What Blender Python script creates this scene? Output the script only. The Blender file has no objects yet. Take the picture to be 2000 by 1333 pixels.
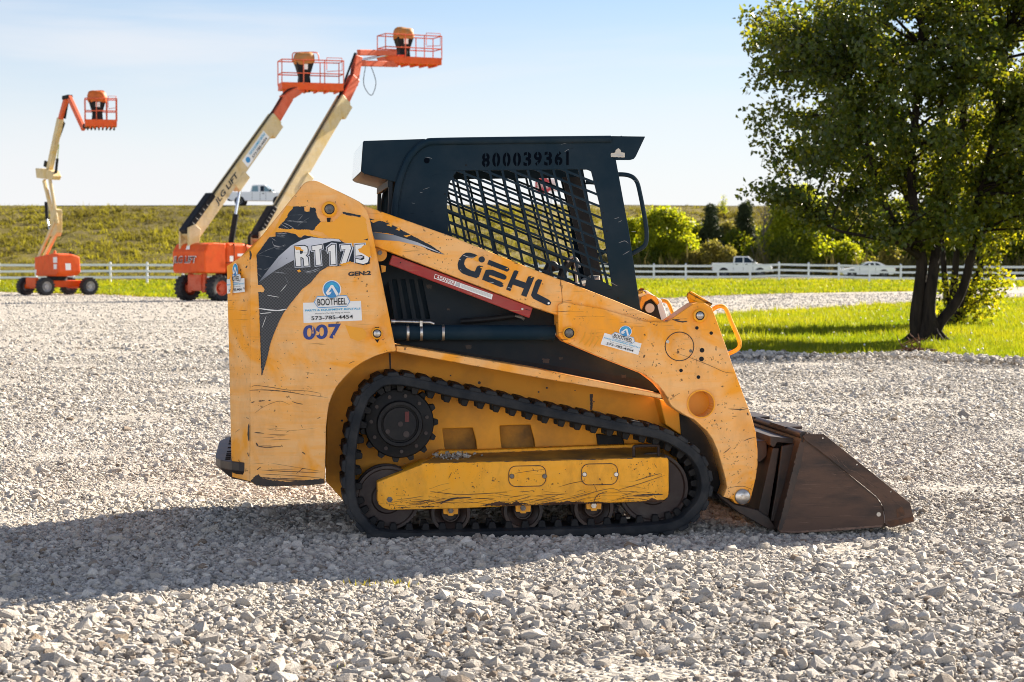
import bpy, bmesh, math, random
import numpy as np
from mathutils import Vector, Matrix
from mathutils.geometry import tessellate_polygon

# ------------------------------------------------------------------ camera, sky, sun, exposure
S = bpy.context.scene
COL = S.collection
FPX, CX, CY = 3889.0, 1000.0, 666.5          # focal length and centre in photo pixels (70 mm on 36 mm)
CAM = Vector((0.0, 0.0, 1.377))
PITCH = math.atan((666.5 - 513.0) / FPX)     # horizon sits at row 513
cd = bpy.data.cameras.new("camera"); cam = bpy.data.objects.new("camera", cd); COL.objects.link(cam)
cam.location = CAM; cam.rotation_euler = (math.pi / 2 - PITCH, 0, 0)
cd.sensor_width = 36.0; cd.lens = 70.0; cd.clip_start = 0.1; cd.clip_end = 5000
cd.dof.use_dof = True; cd.dof.focus_distance = 9.9; cd.dof.aperture_fstop = 7.1
S.camera = cam

SUN_AZ, SUN_EL = 43.0, 27.6                  # degrees; azimuth from +X (right) towards +Y (away)
SUN_STRENGTH, SKY_STRENGTH, EXPOSURE = 5.0, 0.05, 1.74
HAZE_LO, HAZE_HI, HAZE_COL, CIRRUS_COL = 0.9, 0.06, (5.75, 5.7, 5.85), (5.5, 5.5, 5.7)
FILL_BANK_LO, FILL_BANK_HI, FILL_BANK_COL = 0.75, 1.0, (23.0, 24.0, 26.0)
az, el = math.radians(SUN_AZ), math.radians(SUN_EL)
SUN_DIR = Vector((math.cos(az) * math.cos(el), math.sin(az) * math.cos(el), math.sin(el)))
sd = bpy.data.lights.new("sun", 'SUN'); so = bpy.data.objects.new("sun", sd); COL.objects.link(so)
sd.energy = SUN_STRENGTH; sd.angle = math.radians(0.5); sd.color = (1.0, 0.89, 0.74)
so.rotation_euler = (-SUN_DIR).to_track_quat('-Z', 'Y').to_euler(); so.location = SUN_DIR * 60

W = bpy.data.worlds.new("World"); S.world = W; W.use_nodes = True
wn, wl = W.node_tree.nodes, W.node_tree.links
wn.clear()
w_out = wn.new('ShaderNodeOutputWorld'); w_bg = wn.new('ShaderNodeBackground'); w_sky = wn.new('ShaderNodeTexSky')
w_sky.sky_type = 'NISHITA'; w_sky.sun_disc = False
w_sky.sun_elevation = el; w_sky.sun_rotation = math.pi / 2 - az
w_sky.air_density = 1.0; w_sky.dust_density = 0.0; w_sky.ozone_density = 1.6
w_tc = wn.new('ShaderNodeTexCoord')
def w_node(t, **kw):
    n = wn.new(t)
    for k, v in kw.items(): setattr(n, k, v)
    return n
w_sep = wn.new('ShaderNodeSeparateXYZ'); wl.new(w_tc.outputs['Generated'], w_sep.inputs[0])
def w_range(src, a0, a1, b0, b1):
    n = wn.new('ShaderNodeMapRange'); n.interpolation_type = 'SMOOTHSTEP'
    for i, v in ((1, a0), (2, a1), (3, b0), (4, b1)): n.inputs[i].default_value = v
    wl.new(src, n.inputs[0]); return n.outputs[0]
def w_math(op, a_, b_):
    n = wn.new('ShaderNodeMath'); n.operation = op
    for i, v in enumerate((a_, b_)):
        if hasattr(v, 'links'): wl.new(v, n.inputs[i])
        else: n.inputs[i].default_value = v
    return n.outputs[0]
def w_mix(fac, a_, col):
    n = wn.new('ShaderNodeMix'); n.data_type = 'RGBA'
    if hasattr(fac, 'links'): wl.new(fac, n.inputs[0])
    else: n.inputs[0].default_value = fac
    wl.new(a_, n.inputs[6]); n.inputs[7].default_value = (*col, 1); return n.outputs[2]
def w_noise(scale, rot, sc, detail, dist):
    mp = wn.new('ShaderNodeMapping'); mp.inputs['Scale'].default_value = scale; mp.inputs['Rotation'].default_value = rot; wl.new(w_tc.outputs['Generated'], mp.inputs['Vector'])
    n = wn.new('ShaderNodeTexNoise'); n.inputs['Scale'].default_value = sc; n.inputs['Detail'].default_value = detail; n.inputs['Roughness'].default_value = 0.5; n.inputs['Distortion'].default_value = dist
    wl.new(mp.outputs[0], n.inputs['Vector']); return n.outputs['Fac']
el_ = w_sep.outputs[2]
# pale haze towards the horizon, thin cirrus streaks low down
w_tint = wn.new('ShaderNodeMix'); w_tint.data_type = 'RGBA'; w_tint.blend_type = 'MULTIPLY'; w_tint.inputs[0].default_value = 1.0; w_tint.inputs[7].default_value = (0.60, 0.66, 0.78, 1)
wl.new(w_sky.outputs['Color'], w_tint.inputs[6])
sky_c = w_mix(w_range(el_, 0.005, 0.17, HAZE_LO, HAZE_HI), w_tint.outputs[2], HAZE_COL)
cir = w_range(w_noise((1.0, 1.0, 7.0), (0.06, math.radians(-9), 0.3), 3.2, 7, 0.5), 0.43, 0.72, 0.0, 0.62)
sky_c = w_mix(cir, sky_c, CIRRUS_COL)
# added bright bank low behind the camera, unseen, to fill the shaded side
bank = w_math('MULTIPLY', w_range(w_math('MULTIPLY', w_sep.outputs[1], -1.0), 0.0, 0.6, 0.0, 1.0), w_math('MULTIPLY', w_range(el_, 0.01, 0.08, 0.0, 1.0), w_range(el_, 0.11, 0.20, 1.0, 0.0)))
bank = w_math('MULTIPLY', bank, w_range(w_noise((1, 1, 2.0), (0, 0, 0.4), 1.6, 6, 0.3), 0.34, 0.58, FILL_BANK_LO, FILL_BANK_HI))
sky_c = w_mix(bank, sky_c, FILL_BANK_COL)
wl.new(sky_c, w_bg.inputs['Color'])
w_bg.inputs['Strength'].default_value = SKY_STRENGTH
wl.new(w_bg.outputs['Background'], w_out.inputs['Surface'])

S.view_settings.view_transform = 'Standard'; S.view_settings.look = 'None'
S.view_settings.exposure = EXPOSURE; S.view_settings.gamma = 1.0
S.render.engine = 'CYCLES'
S.cycles.use_denoising = True
try: S.cycles.denoiser = 'OPENIMAGEDENOISE'
except Exception: pass
S.cycles.filter_width = 1.0; S.cycles.denoising_prefilter = 'ACCURATE'
S.cycles.max_bounces = 6; S.cycles.diffuse_bounces = 3; S.cycles.glossy_bounces = 3; S.cycles.transmission_bounces = 4
S.cycles.transparent_max_bounces = 8; S.cycles.caustics_reflective = False; S.cycles.caustics_refractive = False
S.cycles.sample_clamp_indirect = 6.0

rng = np.random.default_rng(7)
random.seed(11)

# ------------------------------------------------------------------ pixel -> plane mapping
class Frame:
    """A vertical working plane family: local x runs along the thing, local y away from the viewer, z up."""
    def __init__(self, loc, yaw, pitch=0.0):
        self.M = Matrix.Translation(Vector(loc)) @ Matrix.Rotation(math.radians(yaw), 4, 'Z') @ Matrix.Rotation(math.radians(-pitch), 4, 'Y')
        self.I = self.M.inverted(); self.o = self.I @ CAM
    def P(self, px, py, Y):
        dx, dy = (px - CX) / FPX, (CY - py) / FPX
        d = Vector((dx, math.cos(PITCH) + dy * math.sin(PITCH), -math.sin(PITCH) + dy * math.cos(PITCH)))
        d = self.I.to_3x3() @ d
        t = (Y - self.o.y) / d.y
        p = self.o + d * t
        return p
    def xz(self, pts, Y):
        return [(lambda q: (q.x, q.z))(self.P(a, b, Y)) for a, b in pts]
def ground_xy(px, py):
    dx, dy = (px - CX) / FPX, (CY - py) / FPX
    d = Vector((dx, math.cos(PITCH) + dy * math.sin(PITCH), -math.sin(PITCH) + dy * math.cos(PITCH)))
    t = -CAM.z / d.z
    return (d.x * t, d.y * t)

# ------------------------------------------------------------------ mesh helpers
def tag(o, label=None, cat=None, group=None, kind=None):
    if label: o['label'] = label
    if cat: o['category'] = cat
    if group: o['group'] = group
    if kind: o['kind'] = kind
    return o
def empty(name, M=None, loc=None):
    o = bpy.data.objects.new(name, None); COL.objects.link(o); o.empty_display_size = 0.3
    if M is not None: o.matrix_world = M
    if loc is not None: o.location = loc
    return o
class MB:
    """collects geometry for ONE mesh object"""
    def __init__(self): self.v = []; self.f = []; self.m = []; self.s = []
    def add(self, v, f, m=0, smooth=False):
        b = len(self.v); self.v.extend([tuple(q) for q in v])
        for k in f: self.f.append(tuple(b + i for i in k)); self.m.append(m); self.s.append(smooth)
        return self
    def prism(self, xz, y0, y1, m=0, holes=()):
        loops = [list(xz)] + [list(h) for h in holes]
        tris = tessellate_polygon([[Vector((a, b, 0)) for a, b in l] for l in loops])
        flat = [p for l in loops for p in l]; n = len(flat)
        v = [(a, y0, b) for a, b in flat] + [(a, y1, b) for a, b in flat]
        f = []
        for t in tris:
            a, b, c = (flat[i] for i in t)
            ar = (b[0]-a[0])*(c[1]-a[1]) - (b[1]-a[1])*(c[0]-a[0])
            t = tuple(t) if ar > 0 else tuple(reversed(t))
            f.append(t); f.append(tuple(i + n for i in reversed(t)))
        k = 0
        for l in loops:
            L = len(l)
            ar = sum(l[i][0]*l[(i+1) % L][1] - l[(i+1) % L][0]*l[i][1] for i in range(L))
            ccw = ar > 0
            outer = (k == 0)
            for i in range(L):
                a, b = k + i, k + (i + 1) % L
                q = (a, a + n, b + n, b) if (ccw == outer) else (b, b + n, a + n, a)
                f.append(q)
            k += L
        return self.add(v, f, m)
    def box(self, x0, x1, y0, y1, z0, z1, m=0, M=None):
        v = [Vector((x, y, z)) for x in (x0, x1) for y in (y0, y1) for z in (z0, z1)]
        if M is not None: v = [M @ p for p in v]
        f = [(0, 1, 3, 2), (4, 6, 7, 5), (0, 4, 5, 1), (2, 3, 7, 6), (0, 2, 6, 4), (1, 5, 7, 3)]
        return self.add(v, f, m)
    def lathe(self, c, prof, axis='Y', n=40, m=0, smooth=True, cap=True):
        """prof: list of (radius, offset along axis)"""
        v, f = [], []
        for r, o in prof:
            for i in range(n):
                a = 2 * math.pi * i / n
                ca, sa = r * math.cos(a), r * math.sin(a)
                p = {'Y': (ca, o, sa), 'X': (o, ca, sa), 'Z': (ca, sa, o)}[axis]
                v.append((c[0] + p[0], c[1] + p[1], c[2] + p[2]))
        for j in range(len(prof) - 1):
            for i in range(n):
                k = (i + 1) % n
                f.append((j*n + i, j*n + k, (j+1)*n + k, (j+1)*n + i))
        if cap:
            f.append(tuple(range(n - 1, -1, -1))); f.append(tuple((len(prof)-1)*n + i for i in range(n)))
        return self.add(v, f, m, smooth)
    def tube(self, pts, r, n=10, m=0, cap=True):
        pts = [Vector(p) for p in pts]; N = len(pts)
        rs = r if isinstance(r, (list, tuple)) else [r] * N
        v, f = [], []
        ref = None
        for i in range(N):
            t = (pts[min(i + 1, N - 1)] - pts[max(i - 1, 0)]).normalized()
            if ref is None:
                ref = Vector((0, 0, 1)) if abs(t.z) < 0.9 else Vector((1, 0, 0))
            u = (ref - t * ref.dot(t)).normalized(); w = t.cross(u); ref = u
            for k in range(n):
                a = 2 * math.pi * k / n
                v.append(pts[i] + (u * math.cos(a) + w * math.sin(a)) * rs[i])
        for i in range(N - 1):
            for k in range(n):
                l = (k + 1) % n
                f.append((i*n + k, i*n + l, (i+1)*n + l, (i+1)*n + k))
        if cap:
            f.append(tuple(range(n - 1, -1, -1))); f.append(tuple((N-1)*n + i for i in range(n)))
        return self.add(v, f, m, True)
    def bar(self, a, b, w, h, m=0, up=(0, 0, 1)):
        a, b = Vector(a), Vector(b); t = (b - a).normalized(); u = Vector(up)
        s = t.cross(u)
        if s.length < 1e-4: s = Vector((1, 0, 0))
        s.normalize(); u = s.cross(t).normalized()
        v = [p + s * (i * w / 2) + u * (j * h / 2) for p in (a, b) for i, j in ((-1, -1), (1, -1), (1, 1), (-1, 1))]
        return self.add(v, [(0, 1, 2, 3), (7, 6, 5, 4), (0, 4, 5, 1), (1, 5, 6, 2), (2, 6, 7, 3), (3, 7, 4, 0)], m)
    def build(self, name, mats, parent=None, bevel=0.0, seg=2, sharp=35, fix=True):
        me = bpy.data.meshes.new(name)
        me.from_pydata(self.v, [], self.f)
        if not isinstance(mats, (list, tuple)): mats = [mats]
        for q in mats: me.materials.append(q)
        me.polygons.foreach_set('material_index', self.m)
        me.polygons.foreach_set('use_smooth', self.s)
        if fix:
            bm = bmesh.new(); bm.from_mesh(me); bmesh.ops.recalc_face_normals(bm, faces=bm.faces); bm.to_mesh(me); bm.free()
        me.update()
        if any(self.s): me.set_sharp_from_angle(angle=math.radians(sharp))
        o = bpy.data.objects.new(name, me); COL.objects.link(o)
        if parent is not None: o.parent = parent
        if bevel > 0:
            md = o.modifiers.new("bevel", 'BEVEL'); md.width = bevel; md.segments = seg; md.limit_method = 'ANGLE'; md.angle_limit = math.radians(40)
            md.harden_normals = False
        return o
def fast_mesh(name, verts, faces, mat, attrs=None, parent=None, smooth=False):
    """numpy arrays; faces (n,k)"""
    me = bpy.data.meshes.new(name); nv, (nf, k) = len(verts), faces.shape
    me.vertices.add(nv); me.vertices.foreach_set('co', np.ascontiguousarray(verts, dtype=np.float32).ravel())
    me.loops.add(nf * k); me.loops.foreach_set('vertex_index', np.ascontiguousarray(faces, dtype=np.int32).ravel())
    me.polygons.add(nf); me.polygons.foreach_set('loop_start', np.arange(0, nf * k, k, dtype=np.int32))
    me.update(calc_edges=True)
    if smooth: me.polygons.foreach_set('use_smooth', np.ones(nf, dtype=bool))
    for an, arr in (attrs or {}).items():
        at = me.attributes.new(an, 'FLOAT', 'POINT'); at.data.foreach_set('value', np.ascontiguousarray(arr, dtype=np.float32))
    me.materials.append(mat)
    o = bpy.data.objects.new(name, me); COL.objects.link(o)
    if parent is not None: o.parent = parent
    return o
def catmull(pts, k=6, closed=False):
    pts = [Vector(p) for p in pts]; N = len(pts); out = []
    R = range(N if closed else N - 1)
    for i in R:
        if closed: p0, p1, p2, p3 = (pts[(i + j - 1) % N] for j in range(4))
        else: p0, p1, p2, p3 = (pts[max(0, min(N - 1, i + j - 1))] for j in range(4))
        for s in range(k):
            t = s / k
            out.append(0.5 * ((2*p1) + (p2 - p0)*t + (2*p0 - 5*p1 + 4*p2 - p3)*t*t + (3*p1 - p0 - 3*p2 + p3)*t**3))
    if not closed: out.append(pts[-1])
    return out
def mirror_part(o, W_, parent, name=None):
    """mirrored copy (machine's other side) of a part and of its sub-parts"""
    me = o.data.copy(); me.transform(Matrix.Translation((0, W_, 0)) @ Matrix.Scale(-1, 4, (0, 1, 0))); me.flip_normals()
    c = bpy.data.objects.new(name or o.name.split('.')[0], me); COL.objects.link(c); c.parent = parent
    for md in o.modifiers:
        if md.type == 'BEVEL':
            q = c.modifiers.new("bevel", 'BEVEL'); q.width = md.width; q.segments = md.segments; q.limit_method = 'ANGLE'; q.angle_limit = md.angle_limit
    return c

# ------------------------------------------------------------------ materials
def new_mat(name):
    m = bpy.data.materials.new(name); m.use_nodes = True
    nt = m.node_tree; b = nt.nodes['Principled BSDF']
    return m, nt, b
def N(nt, t, **kw):
    n = nt.nodes.new(t)
    for k, v in kw.items():
        if k in n.inputs: n.inputs[k].default_value = v
        else: setattr(n, k, v)
    return n
def mixc(nt, fac, a, b):
    n = nt.nodes.new('ShaderNodeMix'); n.data_type = 'RGBA'
    for k, v in (('Factor', fac), ('A', a), ('B', b)):
        i = n.inputs[0] if k == 'Factor' else n.inputs[6 if k == 'A' else 7]
        if hasattr(v, 'is_linked') or hasattr(v, 'links'): nt.links.new(v, i)
        else: i.default_value = (*v, 1) if (isinstance(v, tuple) and len(v) == 3) else v
    return n.outputs[2]
def ramp(nt, src, p0, p1, c0=0.0, c1=1.0):
    n = nt.nodes.new('ShaderNodeMapRange'); n.inputs[1].default_value = p0; n.inputs[2].default_value = p1
    n.inputs[3].default_value = c0; n.inputs[4].default_value = c1; n.clamp = True
    nt.links.new(src, n.inputs[0]); return n.outputs[0]
def math_n(nt, op, a, b):
    n = nt.nodes.new('ShaderNodeMath'); n.operation = op
    for i, v in enumerate((a, b)):
        if hasattr(v, 'links'): nt.links.new(v, n.inputs[i])
        else: n.inputs[i].default_value = v
    return n.outputs[0]
def coords(nt, scale=(1, 1, 1), kind='Object'):
    tc = nt.nodes.new('ShaderNodeTexCoord'); mp = nt.nodes.new('ShaderNodeMapping'); mp.inputs['Scale'].default_value = scale
    nt.links.new(tc.outputs[kind], mp.inputs[0]); return mp.outputs[0]
def noise(nt, vec, scale, detail=4, rough=0.55, dist=0.0):
    n = N(nt, 'ShaderNodeTexNoise', Scale=scale, Detail=detail, Roughness=rough, Distortion=dist)
    nt.links.new(vec, n.inputs['Vector']); return n.outputs['Fac']
def bump(nt, b, h, strength=0.2, dist=0.01):
    n = N(nt, 'ShaderNodeBump', Strength=strength, Distance=dist); nt.links.new(h, n.inputs['Height']); nt.links.new(n.outputs[0], b.inputs['Normal'])
def simple(name, c, rough=0.5, metal=0.0, c2=None, sc=6.0, lo=0.4, hi=0.65, bmp=0.0, spec=0.5, bsc=40, scale=(1, 1, 1), bdist=0.005):
    m, nt, b = new_mat(name)
    b.inputs['Base Color'].default_value = (*c, 1); b.inputs['Roughness'].default_value = rough; b.inputs['Metallic'].default_value = metal
    b.inputs['Specular IOR Level'].default_value = spec
    v = coords(nt, scale)
    if c2 is not None:
        nt.links.new(mixc(nt, ramp(nt, noise(nt, v, sc, 6, 0.6), lo, hi), c, c2), b.inputs['Base Color'])
    if bmp: bump(nt, b, noise(nt, v, bsc, 4), bmp, bdist)
    return m
def paint(name, deep, pale, rust=(0.035, 0.018, 0.012), rough=0.42, wear=0.5, sc=1.0, streak=True, grime=0.42, edge=False):
    """sun-faded machine paint: faded and fresh patches, wiped streaks, chips and scratches down to dark steel"""
    m, nt, b = new_mat(name); v = coords(nt)
    f1 = ramp(nt, noise(nt, v, 2.6 * sc, 5, 0.6, 0.6), 0.47, 0.60)
    vs = coords(nt, (2.0, 2.0, 14.0)); f2 = ramp(nt, noise(nt, vs, 1.6 * sc, 5, 0.65, 0.3), 0.38, 0.66)
    fac = math_n(nt, 'MAXIMUM', math_n(nt, 'MULTIPLY', f1, 0.95), math_n(nt, 'MULTIPLY', f2, 0.55))
    col = mixc(nt, fac, pale, deep)
    # grime veil
    g = ramp(nt, noise(nt, coords(nt, (1, 1, 0.5)), 7 * sc, 6, 0.7), 0.46, 0.72, 0, grime)
    col = mixc(nt, g, col, (pale[0]*0.55, pale[1]*0.50, pale[2]*0.55))
    # chips
    c1 = ramp(nt, noise(nt, v, 70 * sc, 2, 0.5), 0.665, 0.69)
    loc = ramp(nt, noise(nt, v, 3.1 * sc, 3, 0.5), 0.5, 0.62)
    chips = math_n(nt, 'MULTIPLY', c1, loc)
    # long scratches
    s1 = ramp(nt, noise(nt, coords(nt, (3.0, 3.0, 95.0)), 1.9 * sc, 3, 0.5, 0.5), 0.645, 0.67)
    loc2 = ramp(nt, noise(nt, coords(nt, (1, 1, 1)), 2.3 * sc, 3, 0.5), 0.53, 0.63)
    scr = math_n(nt, 'MULTIPLY', s1, loc2)
    wm = math_n(nt, 'MAXIMUM', chips, scr)
    if edge:      # paint rubbed off along the edges of the plates
        bv = nt.nodes.new('ShaderNodeBevel'); bv.samples = 4; bv.inputs['Radius'].default_value = 0.009
        ge = nt.nodes.new('ShaderNodeNewGeometry'); dp = nt.nodes.new('ShaderNodeVectorMath'); dp.operation = 'DOT_PRODUCT'
        nt.links.new(bv.outputs[0], dp.inputs[0]); nt.links.new(ge.outputs['True Normal'], dp.inputs[1])
        em = ramp(nt, math_n(nt, 'ADD', math_n(nt, 'SUBTRACT', 1.0, dp.outputs['Value']), math_n(nt, 'MULTIPLY', math_n(nt, 'SUBTRACT', noise(nt, v, 28, 4, 0.6), 0.60), 0.9)), 0.05, 0.11)
        wm = math_n(nt, 'MAXIMUM', wm, em)
    wearf = math_n(nt, 'MULTIPLY', wm, wear)
    col = mixc(nt, wearf, col, rust)
    nt.links.new(col, b.inputs['Base Color']); b.inputs['Specular IOR Level'].default_value = 0.3
    nt.links.new(ramp(nt, noise(nt, v, 11 * sc, 5), 0.3, 0.7, rough - 0.08, rough + 0.14), b.inputs['Roughness'])
    bump(nt, b, noise(nt, v, 45 * sc, 3), 0.05, 0.004)
    return m
MAT = {}
MAT['yellow'] = paint("yellow_paint", (0.96, 0.36, 0.005), (0.93, 0.51, 0.19), wear=0.85, edge=True)
MAT['yellow_fresh'] = simple("unfaded_yellow_paint", (0.90, 0.37, 0.006), 0.45, c2=(0.86, 0.36, 0.012), sc=9, bmp=0.05)
MAT['yellow_worn'] = paint("scuffed_yellow_paint", (0.97, 0.40, 0.006), (0.95, 0.43, 0.030), wear=1.0, sc=1.6, grime=0.6, edge=True)
MAT['yellow_dirty'] = simple("grimy_yellow_paint", (0.86, 0.36, 0.014), 0.6, c2=(0.50, 0.21, 0.02), sc=3.2, lo=0.45, hi=0.75, bmp=0.15)
MAT['cab'] = simple("slate_cab_paint", (0.0095, 0.024, 0.038), 0.42, c2=(0.019, 0.033, 0.046), sc=5, bmp=0.05, bsc=160)
_b = MAT['cab'].node_tree.nodes['Principled BSDF']; _b.inputs['Specular IOR Level'].default_value = 0.05
MAT['cab_gloss'] = simple('glossy_slate_paint', (0.012, 0.034, 0.054), 0.1, spec=1.0)
MAT['cab_gloss'].node_tree.nodes['Principled BSDF'].inputs['Coat Weight'].default_value = 1.0; MAT['cab_gloss'].node_tree.nodes['Principled BSDF'].inputs['Coat Roughness'].default_value = 0.05
MAT['cab_dull'] = simple("dusty_slate_paint", (0.011, 0.019, 0.027), 0.55, c2=(0.022, 0.026, 0.029), sc=6, bmp=0.08, spec=0.15)
MAT['black'] = simple("black_steel", (0.008, 0.009, 0.011), 0.55, c2=(0.018, 0.017, 0.017), sc=9, spec=0.2)
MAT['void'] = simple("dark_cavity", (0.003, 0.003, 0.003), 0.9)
MAT['rubber'] = simple("track_rubber", (0.012, 0.015, 0.019), 0.66, c2=(0.050, 0.049, 0.048), sc=7, lo=0.42, hi=0.8, bmp=0.25, bsc=70, spec=0.2)
MAT['tyre'] = simple("tyre_rubber", (0.012, 0.013, 0.015), 0.75, c2=(0.03, 0.03, 0.03), sc=5)
MAT['steel'] = simple("worn_bright_steel", (0.55, 0.53, 0.50), 0.32, 0.9, c2=(0.30, 0.27, 0.24), sc=20)
MAT['rod'] = simple("chromed_rod", (0.72, 0.74, 0.76), 0.15, 1.0)
MAT['pin'] = simple("greasy_pin_steel", (0.10, 0.09, 0.08), 0.5, 0.6, c2=(0.22, 0.20, 0.17), sc=40)
MAT['rust'] = simple("rusty_steel", (0.092, 0.054, 0.038), 0.62, 0.1, c2=(0.032, 0.026, 0.024), sc=3.4, lo=0.44, hi=0.70, bmp=0.15, scale=(1, 1, 3.2), spec=0.3)
MAT['rust_dark'] = simple("dark_rusty_steel", (0.022, 0.017, 0.015), 0.5, 0.2, c2=(0.055, 0.030, 0.020), sc=8, bmp=0.1)
MAT['hub'] = simple("brown_hub_paint", (0.030, 0.017, 0.015), 0.6, c2=(0.060, 0.048, 0.040), sc=11, lo=0.45, hi=0.75)
MAT['dull_red'] = simple('dull_red_label', (0.10, 0.018, 0.016), 0.7)
MAT['rust_scuff'] = simple('rusty_scuff', (0.10, 0.042, 0.018), 0.8, c2=(0.035, 0.02, 0.013), sc=30)
MAT['red'] = paint("red_bar_paint", (0.36, 0.030, 0.026), (0.34, 0.055, 0.045), rust=(0.42, 0.20, 0.08), wear=0.7, sc=1.3)
MAT['white'] = simple("white_vinyl", (0.84, 0.83, 0.80), 0.45)
MAT['sticker_blue'] = simple("blue_print", (0.02, 0.22, 0.52), 0.4, c2=(0.04, 0.30, 0.60), sc=25)
MAT['sticker_cyan'] = simple("cyan_print", (0.01, 0.36, 0.62), 0.4)
MAT['ink'] = simple("black_print", (0.012, 0.012, 0.014), 0.5)
MAT['ink_blue'] = simple("navy_print", (0.010, 0.035, 0.22), 0.45)
MAT['decal'] = simple("navy_decal", (0.016, 0.026, 0.040), 0.45, c2=(0.028, 0.038, 0.052), sc=9, spec=0.15)
MAT['stencil'] = simple("stencil_black", (0.002, 0.004, 0.008), 0.8, spec=0.03)
def carbon():
    m, nt, b = new_mat("woven_decal_print")
    v = coords(nt, (1, 1, 1)); ck = N(nt, 'ShaderNodeTexChecker', Scale=130.0); nt.links.new(v, ck.inputs['Vector'])
    nt.links.new(mixc(nt, ck.outputs['Fac'], (0.010, 0.012, 0.016), (0.050, 0.054, 0.062)), b.inputs['Base Color'])
    b.inputs['Roughness'].default_value = 0.45
    return m
MAT['carbon'] = carbon()
def silver_print(name, ax, az_, t0, t1, c0, c1):
    m, nt, b = new_mat(name)
    tc = nt.nodes.new('ShaderNodeTexCoord'); sp = nt.nodes.new('ShaderNodeSeparateXYZ'); nt.links.new(tc.outputs['Object'], sp.inputs[0])
    t = math_n(nt, 'ADD', math_n(nt, 'MULTIPLY', sp.outputs[0], ax), math_n(nt, 'MULTIPLY', sp.outputs[2], az_))
    nt.links.new(mixc(nt, ramp(nt, t, t0, t1), c0, c1), b.inputs['Base Color']); b.inputs['Roughness'].default_value = 0.4
    return m
MAT['orange'] = paint("orange_paint", (0.76, 0.078, 0.003), (0.78, 0.105, 0.007), wear=0.4, sc=0.8)
MAT['orange_red'] = paint("faded_red_orange_paint", (0.68, 0.085, 0.022), (0.70, 0.15, 0.07), wear=0.5, sc=1.0)
MAT['cream'] = paint("cream_paint", (0.64, 0.46, 0.18), (0.67, 0.54, 0.32), wear=0.4, sc=0.7)
MAT['tarp'] = simple("orange_brown_cover", (0.50, 0.17, 0.02), 0.6, c2=(0.36, 0.20, 0.07), sc=7, bmp=0.3, bsc=14)
MAT['tarp_red'] = simple("orange_cover", (0.62, 0.13, 0.01), 0.6, c2=(0.50, 0.10, 0.01), sc=7, bmp=0.3, bsc=14)
MAT['rim'] = simple("grey_rim_paint", (0.42, 0.42, 0.42), 0.45, 0.2, c2=(0.30, 0.29, 0.28), sc=12)
MAT['car_white'] = simple("white_car_paint", (0.80, 0.80, 0.80), 0.25)
MAT['car_rim'] = simple("alloy_rim", (0.45, 0.46, 0.48), 0.3, 0.8)
MAT['glass_dark'] = simple("tinted_glass", (0.012, 0.022, 0.030), 0.08)
MAT['glass_pale'] = simple("windscreen_glass", (0.20, 0.32, 0.36), 0.08)
MAT['lamp_red'] = simple("red_lens", (0.45, 0.02, 0.02), 0.2)
MAT['lamp_clear'] = simple("clear_lens", (0.75, 0.76, 0.78), 0.15)
MAT['vinyl_fence'] = simple("white_vinyl_fence", (0.80, 0.81, 0.82), 0.4, c2=(0.74, 0.75, 0.76), sc=2)
MAT['sign_red'] = simple("sign_red", (0.52, 0.025, 0.035), 0.4)
MAT['galv'] = simple("galvanised_post", (0.40, 0.41, 0.42), 0.45, 0.5)
MAT['seat'] = simple("black_vinyl", (0.012, 0.012, 0.013), 0.5)
MAT['beige'] = simple("beige_plastic", (0.55, 0.50, 0.42), 0.5)

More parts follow.
